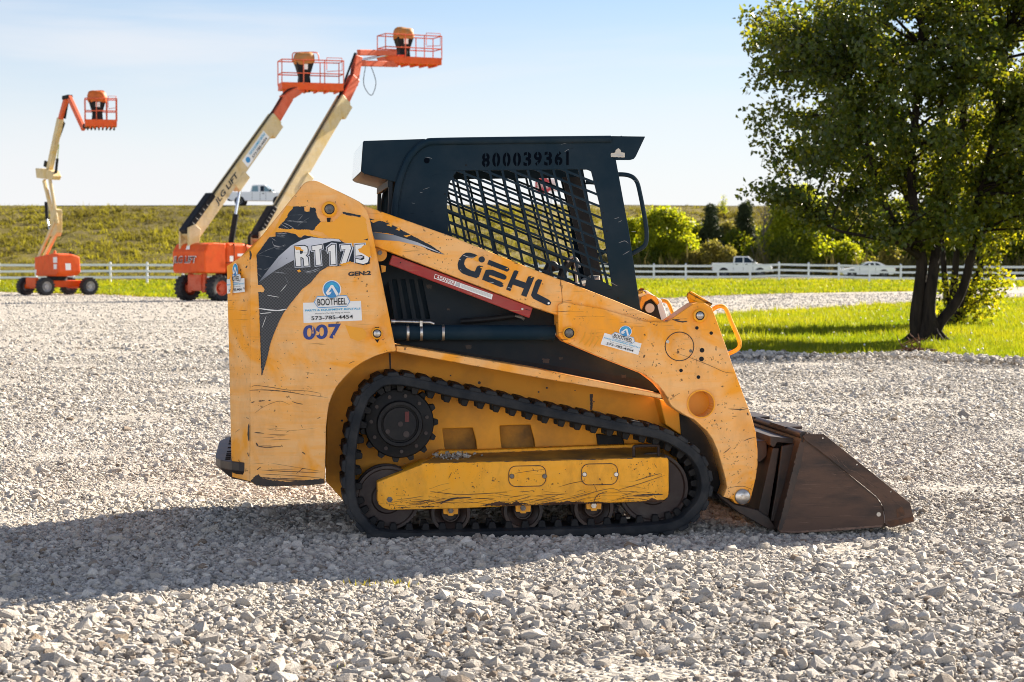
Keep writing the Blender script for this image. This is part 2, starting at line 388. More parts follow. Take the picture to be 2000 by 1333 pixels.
# ------------------------------------------------------------------ flat graphics (stickers, stencils, lettering)
_txt = {}
def text2d(s, bold=0.0):
    key = (s, bold)
    if key in _txt: return _txt[key]
    cu = bpy.data.curves.new("lettering_curve", 'FONT'); cu.body = s; cu.offset = bold; cu.resolution_u = 4
    ob = bpy.data.objects.new("lettering_curve", cu); COL.objects.link(ob)
    dg = bpy.context.evaluated_depsgraph_get(); dg.update()
    me = bpy.data.meshes.new_from_object(ob.evaluated_get(dg))
    v = np.array([(q.co.x, q.co.y) for q in me.vertices]); f = [tuple(p.vertices) for p in me.polygons]
    bpy.data.objects.remove(ob); bpy.data.curves.remove(cu); bpy.data.meshes.remove(me)
    lo, hi = v.min(0), v.max(0)
    v = (v - lo) / (hi - lo)
    _txt[key] = (v, f); return _txt[key]
class Flat:
    """layered print on the plane y = Y of a frame; every shape is given in photo pixels (or through map)"""
    def __init__(self, fr, Y, mapf=None, t=0.0008):
        self.fr, self.Y, self.mb, self.mats, self.k, self.t = fr, Y, MB(), [], 0, t
        self.mapf = mapf or (lambda p: p)
    def mi(self, m):
        if m not in self.mats: self.mats.append(m)
        return self.mats.index(m)
    def _pts(self, pts, y):
        out = []
        for p in pts:
            q = self.mapf(p); w = self.fr.P(q[0], q[1], self.Y); out.append((w.x, y, w.z))
        return out
    def poly(self, pts, mat, layer=1, holes=()):
        y = self.Y - 0.0012 - self.t * layer
        loops = [self._pts(pts, y)] + [self._pts(h, y) for h in holes]
        tr = tessellate_polygon([[Vector((a, c, 0)) for a, b, c in l] for l in loops])
        flat = [q for l in loops for q in l]
        f = []
        for t in tr:
            a, b, c = (flat[i] for i in t)
            ar = (b[0]-a[0])*(c[2]-a[2]) - (b[2]-a[2])*(c[0]-a[0])
            f.append(tuple(t) if ar > 0 else tuple(reversed(t)))
        self.mb.add(flat, f, self.mi(mat)); return self
    def disc(self, c, r, mat, layer=1, n=28, ry=None):
        return self.poly([(c[0] + r*math.cos(2*math.pi*i/n), c[1] + (ry or r)*math.sin(2*math.pi*i/n)) for i in range(n)], mat, layer)
    def ring(self, pts, w, mat, layer=1):
        """closed outline of width w"""
        P = [Vector(p) for p in pts]; n = len(P); a, b = [], []
        for i in range(n):
            t = (P[(i+1) % n] - P[i-1]).normalized(); nn = Vector((t.y, -t.x)) * w / 2
            a.append(tuple(P[i] + nn)); b.append(tuple(P[i] - nn))
        y = self.Y - 0.0012 - self.t * layer
        va, vb = self._pts(a, y), self._pts(b, y)
        self.mb.add(va + vb, [(i, (i+1) % n, n + (i+1) % n, n + i) for i in range(n)], self.mi(mat)); return self
    def text(self, s, bl, br, tl, mat, layer=2, bold=0.0):
        v, f = text2d(s, bold); y = self.Y - 0.0012 - self.t * layer
        pts = [(bl[0] + u*(br[0]-bl[0]) + w*(tl[0]-bl[0]), bl[1] + u*(br[1]-bl[1]) + w*(tl[1]-bl[1])) for u, w in v]
        self.mb.add(self._pts(pts, y), f, self.mi(mat)); return self
    def scratch(self, pts, w, mat, layer=3, jit=0.35, sub=5):
        """ragged tapering stroke through pts"""
        P = catmull([(a, b, 0) for a, b in pts], sub) if len(pts) > 2 else [Vector((*pts[0], 0)).lerp(Vector((*pts[1], 0)), i/6) for i in range(7)]
        n = len(P); up, dn = [], []
        for i, p in enumerate(P):
            t = (P[min(i+1, n-1)] - P[max(i-1, 0)]); t.normalize(); nn = Vector((t.y, -t.x, 0))
            k = w * 0.5 * (math.sin(math.pi * (i + 0.25) / (n - 0.5)) ** 0.5) * (1 - jit * random.random())
            up.append((p.x + nn.x*k, p.y + nn.y*k)); k *= (1 - jit * random.random()); dn.append((p.x - nn.x*k, p.y - nn.y*k))
        y = self.Y - 0.0012 - self.t * layer
        a, b = self._pts(up, y), self._pts(dn, y)
        self.mb.add(a + b, [(i, i+1, n+i+1, n+i) for i in range(n-1)], self.mi(mat)); return self
    def build(self, name, parent):
        return self.mb.build(name, self.mats, parent, fix=True)
def ragged(pts, amp, step=3.0, seed=1):
    r = random.Random(seed); out = []
    n = len(pts)
    for i in range(n):
        a, b = Vector(pts[i]), Vector(pts[(i+1) % n]); L = (b - a).length; k = max(1, int(L / step))
        nn = Vector(((b-a).y, -(b-a).x)).normalized() if L > 0 else Vector((0, 0))
        for s in range(k):
            p = a.lerp(b, s / k); j = r.uniform(-amp, amp) if s else 0
            out.append((p.x + nn.x*j, p.y + nn.y*j))
    return out
def zz(pts, ox, oy, sc): return [(ox + a / sc, oy + b / sc) for a, b in pts]
def rental_sticker(flat, torn=()):
    """rental yard sticker in its own design coordinates (flat.mapf places it)"""
    flat.poly([(105, 550), (1110, 515), (1130, 855), (115, 900)], MAT['white'], 1)
    hexo = [(300, 540), (355, 440), (860, 425), (918, 525), (865, 610), (370, 635)]
    flat.poly([(290, 541), (350, 432), (865, 416), (929, 525), (870, 618), (364, 644)], MAT['white'], 2)
    flat.disc((605, 320), 163, MAT['white'], 2)
    flat.disc((605, 318), 146, MAT['sticker_blue'], 3)
    flat.poly([(470, 300), (520, 225), (605, 188), (690, 225), (735, 300), (650, 270), (560, 275)], MAT['sticker_cyan'], 4)
    flat.poly([(500, 375), (590, 240), (625, 240), (722, 395), (690, 440), (605, 285), (545, 375), (572, 362), (602, 356), (578, 402), (528, 420)], MAT['white'], 5)
    flat.ring(hexo, 11, MAT['sticker_blue'], 5)
    flat.text("BOOTHEEL", (358, 600), (862, 580), (352, 482), MAT['ink'], 6, 0.012)
    flat.text("PARTS & EQUIPMENT RENTALS", (140, 708), (1100, 672), (138, 668), MAT['sticker_cyan'], 6, 0.018)
    flat.text("Money is a Terrible Thing to Waste", (318, 758), (922, 728), (317, 730), MAT['ink'], 6)
    flat.text("573-785-4454", (250, 852), (975, 822), (247, 785), MAT['ink'], 6, 0.012)
def affine(src, dst):
    """map taking three source points to three photo points"""
    A = np.array([[*p, 1.0] for p in src]); X = np.linalg.solve(A, np.array(dst, dtype=float))
    return lambda p: tuple(np.array([p[0], p[1], 1.0]) @ X)
# ------------------------------------------------------------------ the compact track loader
WID = 1.68
FR = Frame((0.0, 9.83, 0.0), 7.0, 0.75)
P = FR.P
loader = empty("track_loader", FR.M)
tag(loader, "yellow compact track loader with dark cab and rusty bucket on the gravel lot", "track loader")
def X(pts, Y): return FR.xz(pts, Y)
def pt(px, py, Y):
    q = P(px, py, Y); return (q.x, q.y, q.z)
def cyl(mb, px, py, rpx, y0, y1, m=0, n=36, Yref=None, bev=0.0):
    """cylinder across the machine seen at a photo point, its radius in photo pixels measured at its front face"""
    q = P(px, py, y0 if Yref is None else Yref); r = (Vector(P(px + rpx, py, y0)) - Vector(P(px, py, y0))).length
    pr = [(r - bev, y0), (r, y0 + bev), (r, y1)] if bev else [(r, y0), (r, y1)]
    return mb.lathe((q.x, 0, q.z), pr, 'Y', n, m)

# --- tail towers: side plate, folded chamfer, inner plate
tail_px = [(488, 941), (488, 489), (493, 484), (592, 360), (598, 356), (605, 353.5), (614, 353), (622, 355), (690, 388), (703, 395), (712, 404), (718, 416), (723, 432),
           (773.5, 684), (773, 687), (759, 688), (733.6, 695.5), (705, 710), (688, 722.5), (671, 739.7), (656.6, 756.8), (648, 774), (642.4, 791),
           (639.5, 808), (636.8, 836.6), (635.8, 882), (634.7, 945), (600, 949), (520, 951), (500, 948.5)]
def tail_tower():
    m = MB(); a = X(tail_px, 0.0); m.prism(a, 0.0, 0.028)
    o = m.build("tail_panel", MAT['yellow'], loader, bevel=0.004)
    c = MB()      # chamfered corner plate
    f0, f1 = P(488, 941, 0), P(490, 488, 0)
    def back(px, py, Y): q = P(px, py, Y); return (q.x, q.y, q.z)
    t, b, tl, bl = (f1.x, 0, f1.z), (f0.x, 0, f0.z), back(442.5, 520, 0.13), back(452.5, 905, 0.13)
    bl = (bl[0], bl[1], f0.z + 0.01)
    th = 0.02
    v = [t, b, bl, tl] + [(p[0] + th, p[1] + th, p[2]) for p in (t, b, bl, tl)]
    c.add(v, [(0, 1, 2, 3), (7, 6, 5, 4), (0, 4, 5, 1), (1, 5, 6, 2), (2, 6, 7, 3), (3, 7, 4, 0)])
    oc = c.build("corner_panel", MAT['yellow'], loader, bevel=0.003)
    i = MB(); i.prism(X([(470, 900), (470, 500), (600, 372), (690, 398), (722, 432), (765, 640), (640, 800), (634, 900)], 0.0), 0.275, 0.29)
    oi = i.build("inner_plate", MAT['yellow_dirty'], loader)
    e = MB(); prof = X([(592, 360), (605, 353.5), (622, 355), (690, 388), (712, 404), (723, 432)], 0.0)
    v = [(x, 0.027, z) for x, z in prof] + [(x, 0.276, z) for x, z in prof]; n = len(prof)
    v += [(x, 0.027, z - 0.02) for x, z in prof] + [(x, 0.276, z - 0.02) for x, z in prof]
    f = [(k, k+1, n+k+1, n+k) for k in range(n-1)] + [(2*n+k, 3*n+k, 3*n+k+1, 2*n+k+1) for k in range(n-1)] + [(k, 2*n+k, 2*n+k+1, k+1) for k in range(n-1)] + [(n+k, n+k+1, 3*n+k+1, 3*n+k) for k in range(n-1)]
    e.add(v, f); oe = e.build("tower_cap", MAT['yellow'], loader)
    return o, oc, oi, oe
tail, corner, inner, cap = tail_tower()
tail_corner_xy = P(442.5, 520, 0.13)

# pins on the tail
def pin_boss(px, py, r_out, r_in, Y, parent, m_out='yellow_fresh', m_in='pin', proud=0.022):
    o = MB(); cyl(o, px, py, r_out, Y - proud, Y + 0.01, 0, bev=0.003); b = o.build("pin_boss", MAT[m_out], parent, sharp=50)
    i = MB(); cyl(i, px, py, r_in + 1.6, Y - proud - 0.003, Y - proud + 0.004, 1); cyl(i, px, py, r_in, Y - proud - 0.008, Y - proud + 0.004, 0, bev=0.002)
    i.build("pivot_pin", [MAT[m_in], MAT['black']], parent, sharp=50)
pin_boss(643.5, 409, 15.5, 8.5, 0.0, tail)
pin_boss(736.5, 652, 11.5, 6.8, 0.0, tail, m_in='steel')

# --- graphics on the tail panel
fl = Flat(FR, 0.0)
Zt = lambda p: zz(p, 480, 380, 7.014)
deep = MAT['yellow_fresh']
# unfaded paint where the decal has torn away
fl.poly(ragged(Zt([(1030, 375), (1110, 370), (1190, 375), (1260, 330), (1310, 270), (1400, 295), (1500, 310), (1590, 295), (1640, 330), (1690, 640), (1700, 860), (1640, 845), (1560, 790), (1500, 745), (1440, 700), (1380, 670), (1290, 610), (1180, 610), (1080, 545), (1040, 515), (930, 500), (950, 440)]), 1.1, 2.0, 3), deep, 1)
fl.poly(ragged(Zt([(410, 470), (560, 478), (640, 462), (720, 490), (860, 482), (890, 540), (1060, 590), (1060, 605), (960, 600), (880, 570), (790, 555), (740, 595), (690, 545), (560, 510), (400, 520), (340, 560), (300, 570)]), 1.0, 2.0, 4), deep, 1)
fl.poly(ragged(Zt([(560, 160), (660, 160), (640, 210), (590, 260), (560, 330), (480, 420), (440, 470), (390, 480)]), 1.0, 2.0, 6), deep, 1)
A = [(655, 168), (800, 168), (805, 232), (872, 240), (880, 178), (955, 185), (960, 250), (985, 320), (1030, 375), (1000, 405), (955, 450), (940, 485), (905, 495), (860, 482), (760, 482), (700, 487), (640, 465), (580, 482), (500, 468), (440, 462), (500, 390), (560, 325), (585, 255), (635, 205)]
fl.poly(ragged(Zt(A), 0.7, 1.6, 5), MAT['decal'], 2)
fl.poly(ragged(Zt([(1325, 238), (1480, 268), (1580, 290), (1570, 318), (1470, 292), (1400, 290), (1330, 262)]), 0.5, 1.6, 8), MAT['decal'], 2)
fl.poly(ragged(Zt([(1610, 625), (1672, 605), (1675, 630)]), 0.4, 1.6, 9), MAT['decal'], 2)
arc = [(607, 552), (590, 565), (578, 580), (566, 595), (554, 611), (545, 628), (539.7, 640), (533, 657), (528, 671), (522, 698), (519.8, 705.4)]
C = Zt([(320, 590), (410, 575), (410, 520), (560, 520), (680, 545), (720, 585), (760, 592), (800, 562), (880, 572), (960, 590), (1060, 603), (1180, 605), (1280, 612), (1330, 655), (1440, 695), (1500, 735), (1560, 790), (1640, 850), (1700, 885), (1695, 950), (1650, 965), (1590, 940), (1450, 925), (1400, 955), (1290, 985), (1120, 992), (1010, 1060)]) + arc + [(512.7, 731), (510.7, 734), (507, 620), (505.5, 585), (504, 571), (515, 571), (517, 566), (511, 557), (504, 557), (501, 498)]
fl.poly(ragged(C, 0.45, 2.2, 10), MAT['decal'], 2)
qa, qb = P(505, 545, 0), P(600, 462, 0)
MAT['silver'] = silver_print("silver_fade_print", 0.62, 0.78, qa.x*0.62 + qa.z*0.78 - 0.03, qb.x*0.62 + qb.z*0.78 - 0.04, (0.06, 0.075, 0.10), (0.62, 0.64, 0.70))
fl.poly(Zt([(168, 1215), (300, 1040), (450, 850), (620, 700), (760, 628), (900, 590), (1060, 606), (1180, 608), (1275, 614), (1310, 650), (1180, 640), (1000, 690), (800, 830), (650, 905), (400, 1045)]), MAT['silver'], 3)
fl.poly(Zt([(168, 1222), (400, 1050), (560, 952), (650, 908), (800, 834), (1000, 770), (1250, 760), (1300, 800), (1280, 975), (1120, 988), (1010, 1055)]) + arc + [(512.5, 728), (508.5, 640), (506, 590), (505, 573), (516, 572), (518, 566), (511, 556), (504.5, 556)], MAT['carbon'], 4)
# lettering: block shapes, silver and dark keyline under white
RT = [([(668, 712), (800, 705), (840, 722), (848, 760), (845, 810), (820, 838), (850, 865), (862, 975), (800, 980), (792, 880), (770, 862), (748, 862), (752, 985), (690, 985)], [[(740, 765), (770, 762), (782, 775), (782, 800), (770, 814), (744, 816)]]),
      ([(908, 712), (1040, 690), (1046, 742), (1008, 750), (1028, 962), (962, 970), (950, 762), (912, 768)], []),
      ([(1122, 735), (1180, 690), (1222, 690), (1232, 955), (1166, 962), (1160, 775), (1128, 790)], []),
      ([(1302, 700), (1430, 690), (1440, 740), (1372, 945), (1302, 955), (1366, 750), (1310, 760)], []),
      ([(1500, 692), (1624, 684), (1624, 735), (1548, 742), (1550, 785), (1610, 778), (1672, 815), (1690, 870), (1672, 930), (1610, 955), (1504, 932), (1504, 880), (1590, 902), (1624, 885), (1622, 848), (1585, 832), (1502, 842)], [])]
for o_, h_ in RT:
    c_ = Vector((sum(q[0] for q in o_)/len(o_), sum(q[1] for q in o_)/len(o_)))
    def grow(pts_, e):
        P_ = [Vector(q) for q in pts_]; out = []
        for i in range(len(P_)):
            t0 = (P_[i] - P_[i-1]).normalized(); t1 = (P_[(i+1) % len(P_)] - P_[i]).normalized(); n0 = Vector((t0.y, -t0.x)); n1 = Vector((t1.y, -t1.x)); nn = (n0 + n1); nn = nn.normalized() if nn.length > 0.1 else n0
            out.append(tuple(P_[i] + nn * e))
        return out
    sg = 1 if sum(o_[i][0]*o_[(i+1) % len(o_)][1] - o_[(i+1) % len(o_)][0]*o_[i][1] for i in range(len(o_))) > 0 else -1
    fl.poly(Zt(grow(o_, 30 * sg)), MAT['silver'], 5); fl.poly(Zt(grow(o_, 14 * sg)), MAT['decal'], 6); fl.poly(Zt(o_), MAT['white'], 7, [Zt(h) for h in h_])
fl.poly(ragged(Zt([(665, 712), (745, 720), (760, 752), (800, 770), (760, 778), (715, 758), (690, 765)]), 0.5, 1.5, 15), deep, 8)
fl.poly(ragged(Zt([(700, 1040), (740, 1030), (760, 1060), (720, 1068)]), 0.5, 1.5, 16), deep, 8)
fl.poly(ragged(Zt([(1280, 960), (1440, 915), (1420, 950), (1320, 985)]), 0.5, 1.5, 17), deep, 8)
fl.poly(ragged(Zt([(1535, 752), (1575, 735), (1610, 700), (1660, 690), (1705, 720), (1708, 868), (1672, 856), (1610, 815), (1560, 795)]), 0.6, 1.5, 18), deep, 8)
# white scratches across the decal
MAT['decal_scuff'] = simple('scuffed_decal', (0.42, 0.43, 0.45), 0.6, c2=(0.10, 0.11, 0.13), sc=60, lo=0.42, hi=0.6)
sw = MAT['white']
for k, (pts, w) in enumerate((([(560, 355), (700, 372), (835, 378)], 14), ([(700, 372), (740, 330), (780, 285)], 5), ([(600, 285), (780, 280)], 3), ([(480, 375), (580, 420), (660, 462)], 9), ([(470, 400), (540, 440), (590, 470)], 8), ([(500, 385), (570, 410), (640, 450)], 5),
        ([(420, 540), (560, 535)], 10), ([(410, 558), (540, 562)], 8), ([(430, 575), (530, 585)], 7), ([(330, 575), (370, 610), (420, 640)], 9), ([(360, 640), (390, 700), (480, 712), (540, 690)], 16), ([(400, 745), (520, 750)], 6),
        ([(155, 830), (300, 760), (430, 715)], 4), ([(150, 825), (290, 850), (430, 880)], 3), ([(160, 1015), (220, 1022)], 12), ([(170, 1090), (215, 1135)], 5), ([(370, 1060), (460, 1070), (560, 1082)], 10),
        ([(530, 1020), (690, 1025)], 4), ([(535, 1130), (580, 1212)], 8), ([(780, 1045), (880, 1055), (1010, 1010)], 26), ([(640, 800), (860, 800)], 3), ([(1030, 745), (1100, 770), (1130, 800)], 16), ([(410, 1000), (440, 920), (500, 850)], 3),
        ([(240, 1040), (350, 990)], 4), ([(700, 440), (760, 390), (880, 310)], 3))):
    fl.scratch(Zt(pts), w / 10.0, MAT['decal_scuff'], 9); fl.scratch(Zt([(x_ + 6, y_ + w*0.8) for x_, y_ in pts]), w / 22.0, MAT['decal_scuff'], 9)
for pts, w in (([(505, 603), (540, 607), (560, 604)], 3.2), ([(508, 613), (530, 611)], 2), ([(512, 640), (520, 618)], 1), ([(522, 577), (545, 581)], 1.4), ([(560, 556), (548, 570)], 1.2)):
    fl.scratch(pts, w, sw, 9)
fl.text("GEN:2", (680, 540), (724.5, 537.5), (680, 531.5), MAT['ink'], 2, 0.045)
fl.text("007", (592, 665), (666, 661), (592, 636), MAT['ink_blue'], 2, 0.028)
for p in ([(618, 646), (624, 650), (622, 655), (617, 655)], [(640, 648), (644, 648), (643, 658), (639, 662)], [(650, 655), (656, 657), (652, 660)], [(610, 638), (612, 638), (612, 652), (610.5, 652)]):
    fl.poly(ragged(p, 0.4, 1.2, 30), MAT['yellow'], 4)
fl.poly([(674, 635), (690, 639), (708, 641), (716, 650), (714, 661), (700, 667), (684, 661), (679, 648)], deep, 1)
dk = MAT['rust_dark']
for pts, w in (([(487, 763), (510, 762), (545, 764), (575, 768), (595, 772)], 3.2), ([(490, 757), (500, 753.5), (530, 757), (560, 762), (600, 764), (627, 769)], 2.0), ([(597, 771), (640, 777)], 1.4),
        ([(491, 787), (497, 785)], 4), ([(505, 784), (517, 783)], 5), ([(524, 783), (529, 782)], 4), ([(570, 784), (580, 788), (592, 790)], 2.4), ([(497, 808), (515, 795), (545, 784), (566, 791)], 1.2),
        ([(497, 845), (516, 847)], 3.4), ([(500, 871), (520, 874), (550, 872)], 3.6), ([(500, 865), (504, 872)], 5), ([(549, 869), (552, 873)], 2.4), ([(590, 883), (596, 888)], 4), ([(597, 727), (612, 731)], 1.6), ([(572, 599), (580, 601)], 1.2),
        ([(520, 838), (560, 842), (620, 836)], 0.9), ([(530, 905), (590, 915), (628, 921)], 1.3), ([(505, 918), (560, 921), (626, 924)], 2.2), ([(510, 926), (580, 930), (630, 934)], 2.0), ([(578, 926), (592, 915)], 3), ([(500, 934), (560, 938), (630, 940)], 3),
        ([(504, 943), (560, 946), (632, 943)], 5), ([(490, 939), (506, 930)], 5), ([(502, 918), (510, 912)], 5), ([(690, 706), (684, 710)], 1.6), ([(686, 707), (681, 712)], 1.0), ([(657, 746), (655, 742)], 1.6), ([(505, 932), (540, 935), (590, 936)], 3.5),
        ([(620, 818), (626, 815)], 3), ([(588, 830), (591, 836)], 1.6), ([(559, 845), (566, 841)], 1.4), ([(496, 622), (492, 624)], 2.2), ([(502, 609), (499, 610)], 2), ([(600, 755), (606, 757)], 1.2)):
    fl.scratch(pts, w * 0.72, dk, 3, 0.6, 8)
for a, b, r in ((700, 545, 1.2), (707, 550, 1.1), (693, 542, 0.9), (717, 569, 1.4), (720, 580, 0.8), (645, 720, 1.3), (600, 738, 1.2), (748, 664, 1.1), (655, 395, 1), (560, 505, 1)):
    fl.disc((a, b), r, dk, 3, 8)
fl.poly([(640, 394), (647, 394), (647, 397), (640, 397)], MAT['black'], 3); fl.poly([(638, 426), (646, 426), (645, 434), (639, 434)], MAT['black'], 3)
fl.poly([(732, 639), (740, 639), (740, 641), (732, 641)], MAT['black'], 3); fl.poly([(732, 663), (741, 663), (737, 670)], MAT['black'], 3)
fl.poly(ragged([(489, 940), (497, 932), (505, 926), (512, 934), (530, 938), (560, 941), (600, 938), (633, 935), (634.3, 944.5), (600, 948.5), (520, 950.5), (500, 948)], 0.9, 2.0, 71), dk, 2)
fl.build("panel_graphics", tail)
fs = Flat(FR, 0.0, lambda p: (580 + p[0] / 8.889, 530 + p[1] / 8.889)); rental_sticker(fs); fs.build("sticker", tail)
# chips and sticker on the folded corner
class CornerFrame:
    """plane of the chamfered corner plate"""
    def __init__(s): s.a = Vector((P(488, 941, 0).x, 0, 0)); s.b = Vector((tail_corner_xy.x, 0.13, 0))
    def P(s, px, py, Y):
        d = (P(px, py, 0) - FR.o); n = Vector((-(s.b - s.a).y, (s.b - s.a).x, 0)).normalized()
        t = (s.a - FR.o).dot(n) / d.dot(n); q = FR.o + d * t; return q
class CornerFlat(Flat):
    def _pts(self, pts, y):
        n = Vector(((self.fr.b - self.fr.a).y, -(self.fr.b - self.fr.a).x, 0)).normalized()
        if n.y > 0: n = -n
        k = -(y - self.Y); out = []
        for p in pts:
            q = self.mapf(p); w = self.fr.P(q[0], q[1], 0) + n * k; out.append(tuple(w))
        return out
cf = CornerFlat(CornerFrame(), 0.0, affine([(105, 550), (1110, 515), (115, 900)], [(443.5, 546), (478, 543.5), (444, 574)]))
rental_sticker(cf); cf.mapf = lambda p: p
cf.poly(ragged([(452, 535), (455, 535), (458, 560), (456, 576), (452, 576), (453, 556)], 0.5, 1.5, 44), MAT['yellow'], 8)
cf.build("sticker", corner)
cg = CornerFlat(CornerFrame(), 0.0)
for pts, w in (([(489, 490), (491, 500), (489, 508)], 5), ([(484, 519), (481, 524)], 4), ([(484, 508), (486, 509)], 1.6), ([(477, 561), (478, 566)], 2), ([(477, 585), (478, 590)], 2), ([(487, 828), (486, 846), (487, 862)], 4.5), ([(460, 845), (470, 838)], 0.8), ([(482, 816), (487, 818)], 1.5), ([(484, 884), (487, 892)], 2)):
    cg.scratch(pts, w, dk, 3)
cg.build("panel_graphics", corner)
# far side
for o in (tail, corner, inner, cap): mirror_part(o, WID, loader)

# --- rear door, hood, engine block seen through the louvre, chassis
xr = tail_corner_xy.x
m = MB(); zt = P(446, 516, 0.13).z; zb = P(452, 900, 0.13).z
m.prism([(xr + 0.005, zb), (xr + 0.005, zt - 0.02), (xr + 0.03, zt), (xr + 0.55, zt + 0.16), (xr + 0.55, zt + 0.12), (xr + 0.06, zt - 0.04), (xr + 0.06, zb)], 0.13, WID - 0.13)
m.build("rear_door", MAT['yellow'], loader, bevel=0.006)
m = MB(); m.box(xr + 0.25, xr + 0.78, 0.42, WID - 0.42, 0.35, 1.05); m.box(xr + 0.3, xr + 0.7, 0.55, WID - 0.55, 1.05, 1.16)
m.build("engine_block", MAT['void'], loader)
# --- side screen (dark louvred panel), rubber strip and inner wall
Ys = 0.25
a = [(735, 452), (1085, 600), (1170, 690), (1276, 744), (1283, 765), (1100, 728), (775, 672), (740, 660)]
slots = []
for k in range(5):
    x0 = 748.5 + k * 16.6
    slots.append([(x0, 546 if k else 560), (x0 + 10, 546 if k else 550), (x0 + 22 + 1.0 * k, 624), (x0 + 12 + 1.2 * k, 624)])
m = MB(); m.prism(X(a, Ys), Ys, Ys + 0.012, 0, [X(s, Ys) for s in slots]); scr = m.build("side_screen", MAT['cab_dull'], loader)
f = Flat(FR, Ys)
f.poly([(800, 672), (1280, 745), (1284, 764), (1100, 735), (800, 686)], MAT['black'], 1)
for (x, y, w) in ((876, 605, 3), (915, 678, 6), (1066, 705, 7), (1095, 700, 4), (1218, 735, 5), (838, 560, 6)):
    f.poly(ragged([(x - w, y - w*0.6), (x + w, y - w*0.5), (x + w*0.8, y + w*0.7), (x - w*0.7, y + w*0.6)], 1, 1.5, int(x)), MAT['rust_dark'], 2)
f.build("screen_marks", scr)
mirror_part(scr, WID, loader)
# inner chassis wall behind the track
MAT['yellow_brown'] = simple('dark_brown_yellow', (0.48, 0.21, 0.02), 0.75, c2=(0.17, 0.085, 0.02), sc=6, bmp=0.2)
Yw = 0.345
pockets = [[(864, 838), (923, 836), (930, 862), (932, 888), (870, 888), (867, 862)], [(976, 832), (1036, 830), (1044, 862), (1046, 888), (982, 888), (978, 862)]]
m = MB(); m.prism(X([(640, 690), (775, 676), (1060, 728), (1290, 780), (1345, 820), (1345, 960), (1000, 990), (690, 1000), (636, 940)], Yw), Yw, Yw + 0.012, 0, [X(k_, Yw) for k_ in pockets])
m.prism(X([(850, 822), (1060, 815), (1060, 900), (850, 900)], 0.39), 0.395, 0.405, 2)  # pocket backs and sides are a darker brown than the wall
for k_ in pockets:
    kk = X(k_, Yw); nk = len(kk); m.add([(x, Yw + 0.012, z) for x, z in kk] + [(x, 0.395, z) for x, z in kk], [(i_, (i_+1) % nk, nk + (i_+1) % nk, nk + i_) for i_ in range(nk)], 2)
m.prism(X([(1165, 848), (1215, 852), (1225, 885), (1170, 884)], 0.32), 0.32, Yw + 0.005, 1)
m.prism(X([(1288, 780), (1330, 790), (1345, 860), (1300, 830)], 0.2), 0.2, Yw + 0.005)
wall = m.build("chassis_side", [MAT['yellow_dirty'], MAT['black'], MAT['yellow_brown']], loader, bevel=0.008)
f = Flat(FR, Yw)
f.poly([(759, 690), (763, 690), (764, 722), (761, 722)], MAT['rust_dark'], 1)
for (x, y, r) in ((936, 748, 3), (880, 734, 1.5), (668, 822, 2.2), (664, 870, 1.6), (690, 792, 1.2), (1052, 766, 1.8), (1068, 758, 2), (1123, 763, 1.2), (1240, 770, 1.4), (700, 760, 1.5), (1160, 785, 1.5)):
    f.disc((x, y), r, MAT['rust_dark'], 1, 10)
f.poly(ragged([(1152, 770), (1158, 770), (1157, 800), (1153, 802)], 0.6, 2, 3), MAT['rust_dark'], 1)
f.build("grime_marks", wall)
wall2 = mirror_part(wall, WID, loader)
m = MB(); m.box(P(660, 900, 0.4).x, P(1340, 900, 0.4).x, 0.41, WID - 0.41, 0.28, 0.62); m.build("belly_pan", MAT['black'], loader)
# fender
m = MB(); m.prism(X([(774, 676), (800, 678.5), (1050, 721), (1291, 770.5), (1293, 779), (1050, 738), (800, 692), (774, 687)], 0.005), 0.005, 0.345)
# arch lining
arch = [(773.5, 687), (759, 688), (733.6, 695.5), (705, 710), (688, 722.5), (671, 739.7), (656.6, 756.8), (648, 774), (642.4, 791), (639.5, 808), (636.8, 836.6), (635.8, 882), (634.7, 945)]
ar = X(arch, 0.0); n = len(ar)
m.add([(x, 0.02, z) for x, z in ar] + [(x, 0.345, z) for x, z in ar] + [(x - 0.012, 0.02, z + 0.006) for x, z in ar] + [(x - 0.012, 0.345, z + 0.006) for x, z in ar],
      [(k, k+1, n+k+1, n+k) for k in range(n-1)] + [(2*n+k, 3*n+k, 3*n+k+1, 2*n+k+1) for k in range(n-1)])
fend = m.build("fender", MAT['yellow'], loader, bevel=0.004)
mirror_part(fend, WID, loader)

# --- lift arms
Ya = 0.04
beam = [(600, 380), (690, 388), (716.5, 403.5), (887, 464), (1032.7, 522.8), (1144, 566), (1160, 572.5), (1200, 590), (1200, 640), (1087.5, 616), (1040, 600), (800, 507.5), (735, 483), (650, 450)]
knee = [(1090, 596), (1100, 590), (1180, 604), (1260, 628), (1302, 629.3), (1354, 593.6), (1364, 591.8), (1377, 593), (1388, 599), (1391, 602), (1437, 730), (1453.4, 774.8), (1468.7, 815.6), (1476.4, 846), (1479.6, 879), (1480, 909), (1476, 936), (1467, 973),
        (1463, 982), (1451, 987), (1437, 984), (1429, 975.5), (1413, 971), (1420, 951), (1414, 922.6), (1401.4, 879), (1392, 858), (1380.7, 842), (1364.6, 828), (1356.5, 820.7), (1336, 810.5), (1313, 795), (1308, 787.5), (1297.8, 767), (1285, 751.8), (1272.3, 741.6), (1258, 731.4), (1175, 699), (1102, 668), (1091, 656), (1090, 620)]
def circ(px, py, r, n=28): return [(px + r*math.cos(2*math.pi*i/n), py + r*math.sin(2*math.pi*i/n)) for i in range(n)]
upper = [(1095, 546), (1144, 565), (1200, 587), (1302, 629.3), (1290, 640), (1200, 625), (1100, 600)]
m = MB(); m.prism(X(beam, Ya), Ya, 0.17); m.prism(X(upper, 0.034), 0.034, 0.166)
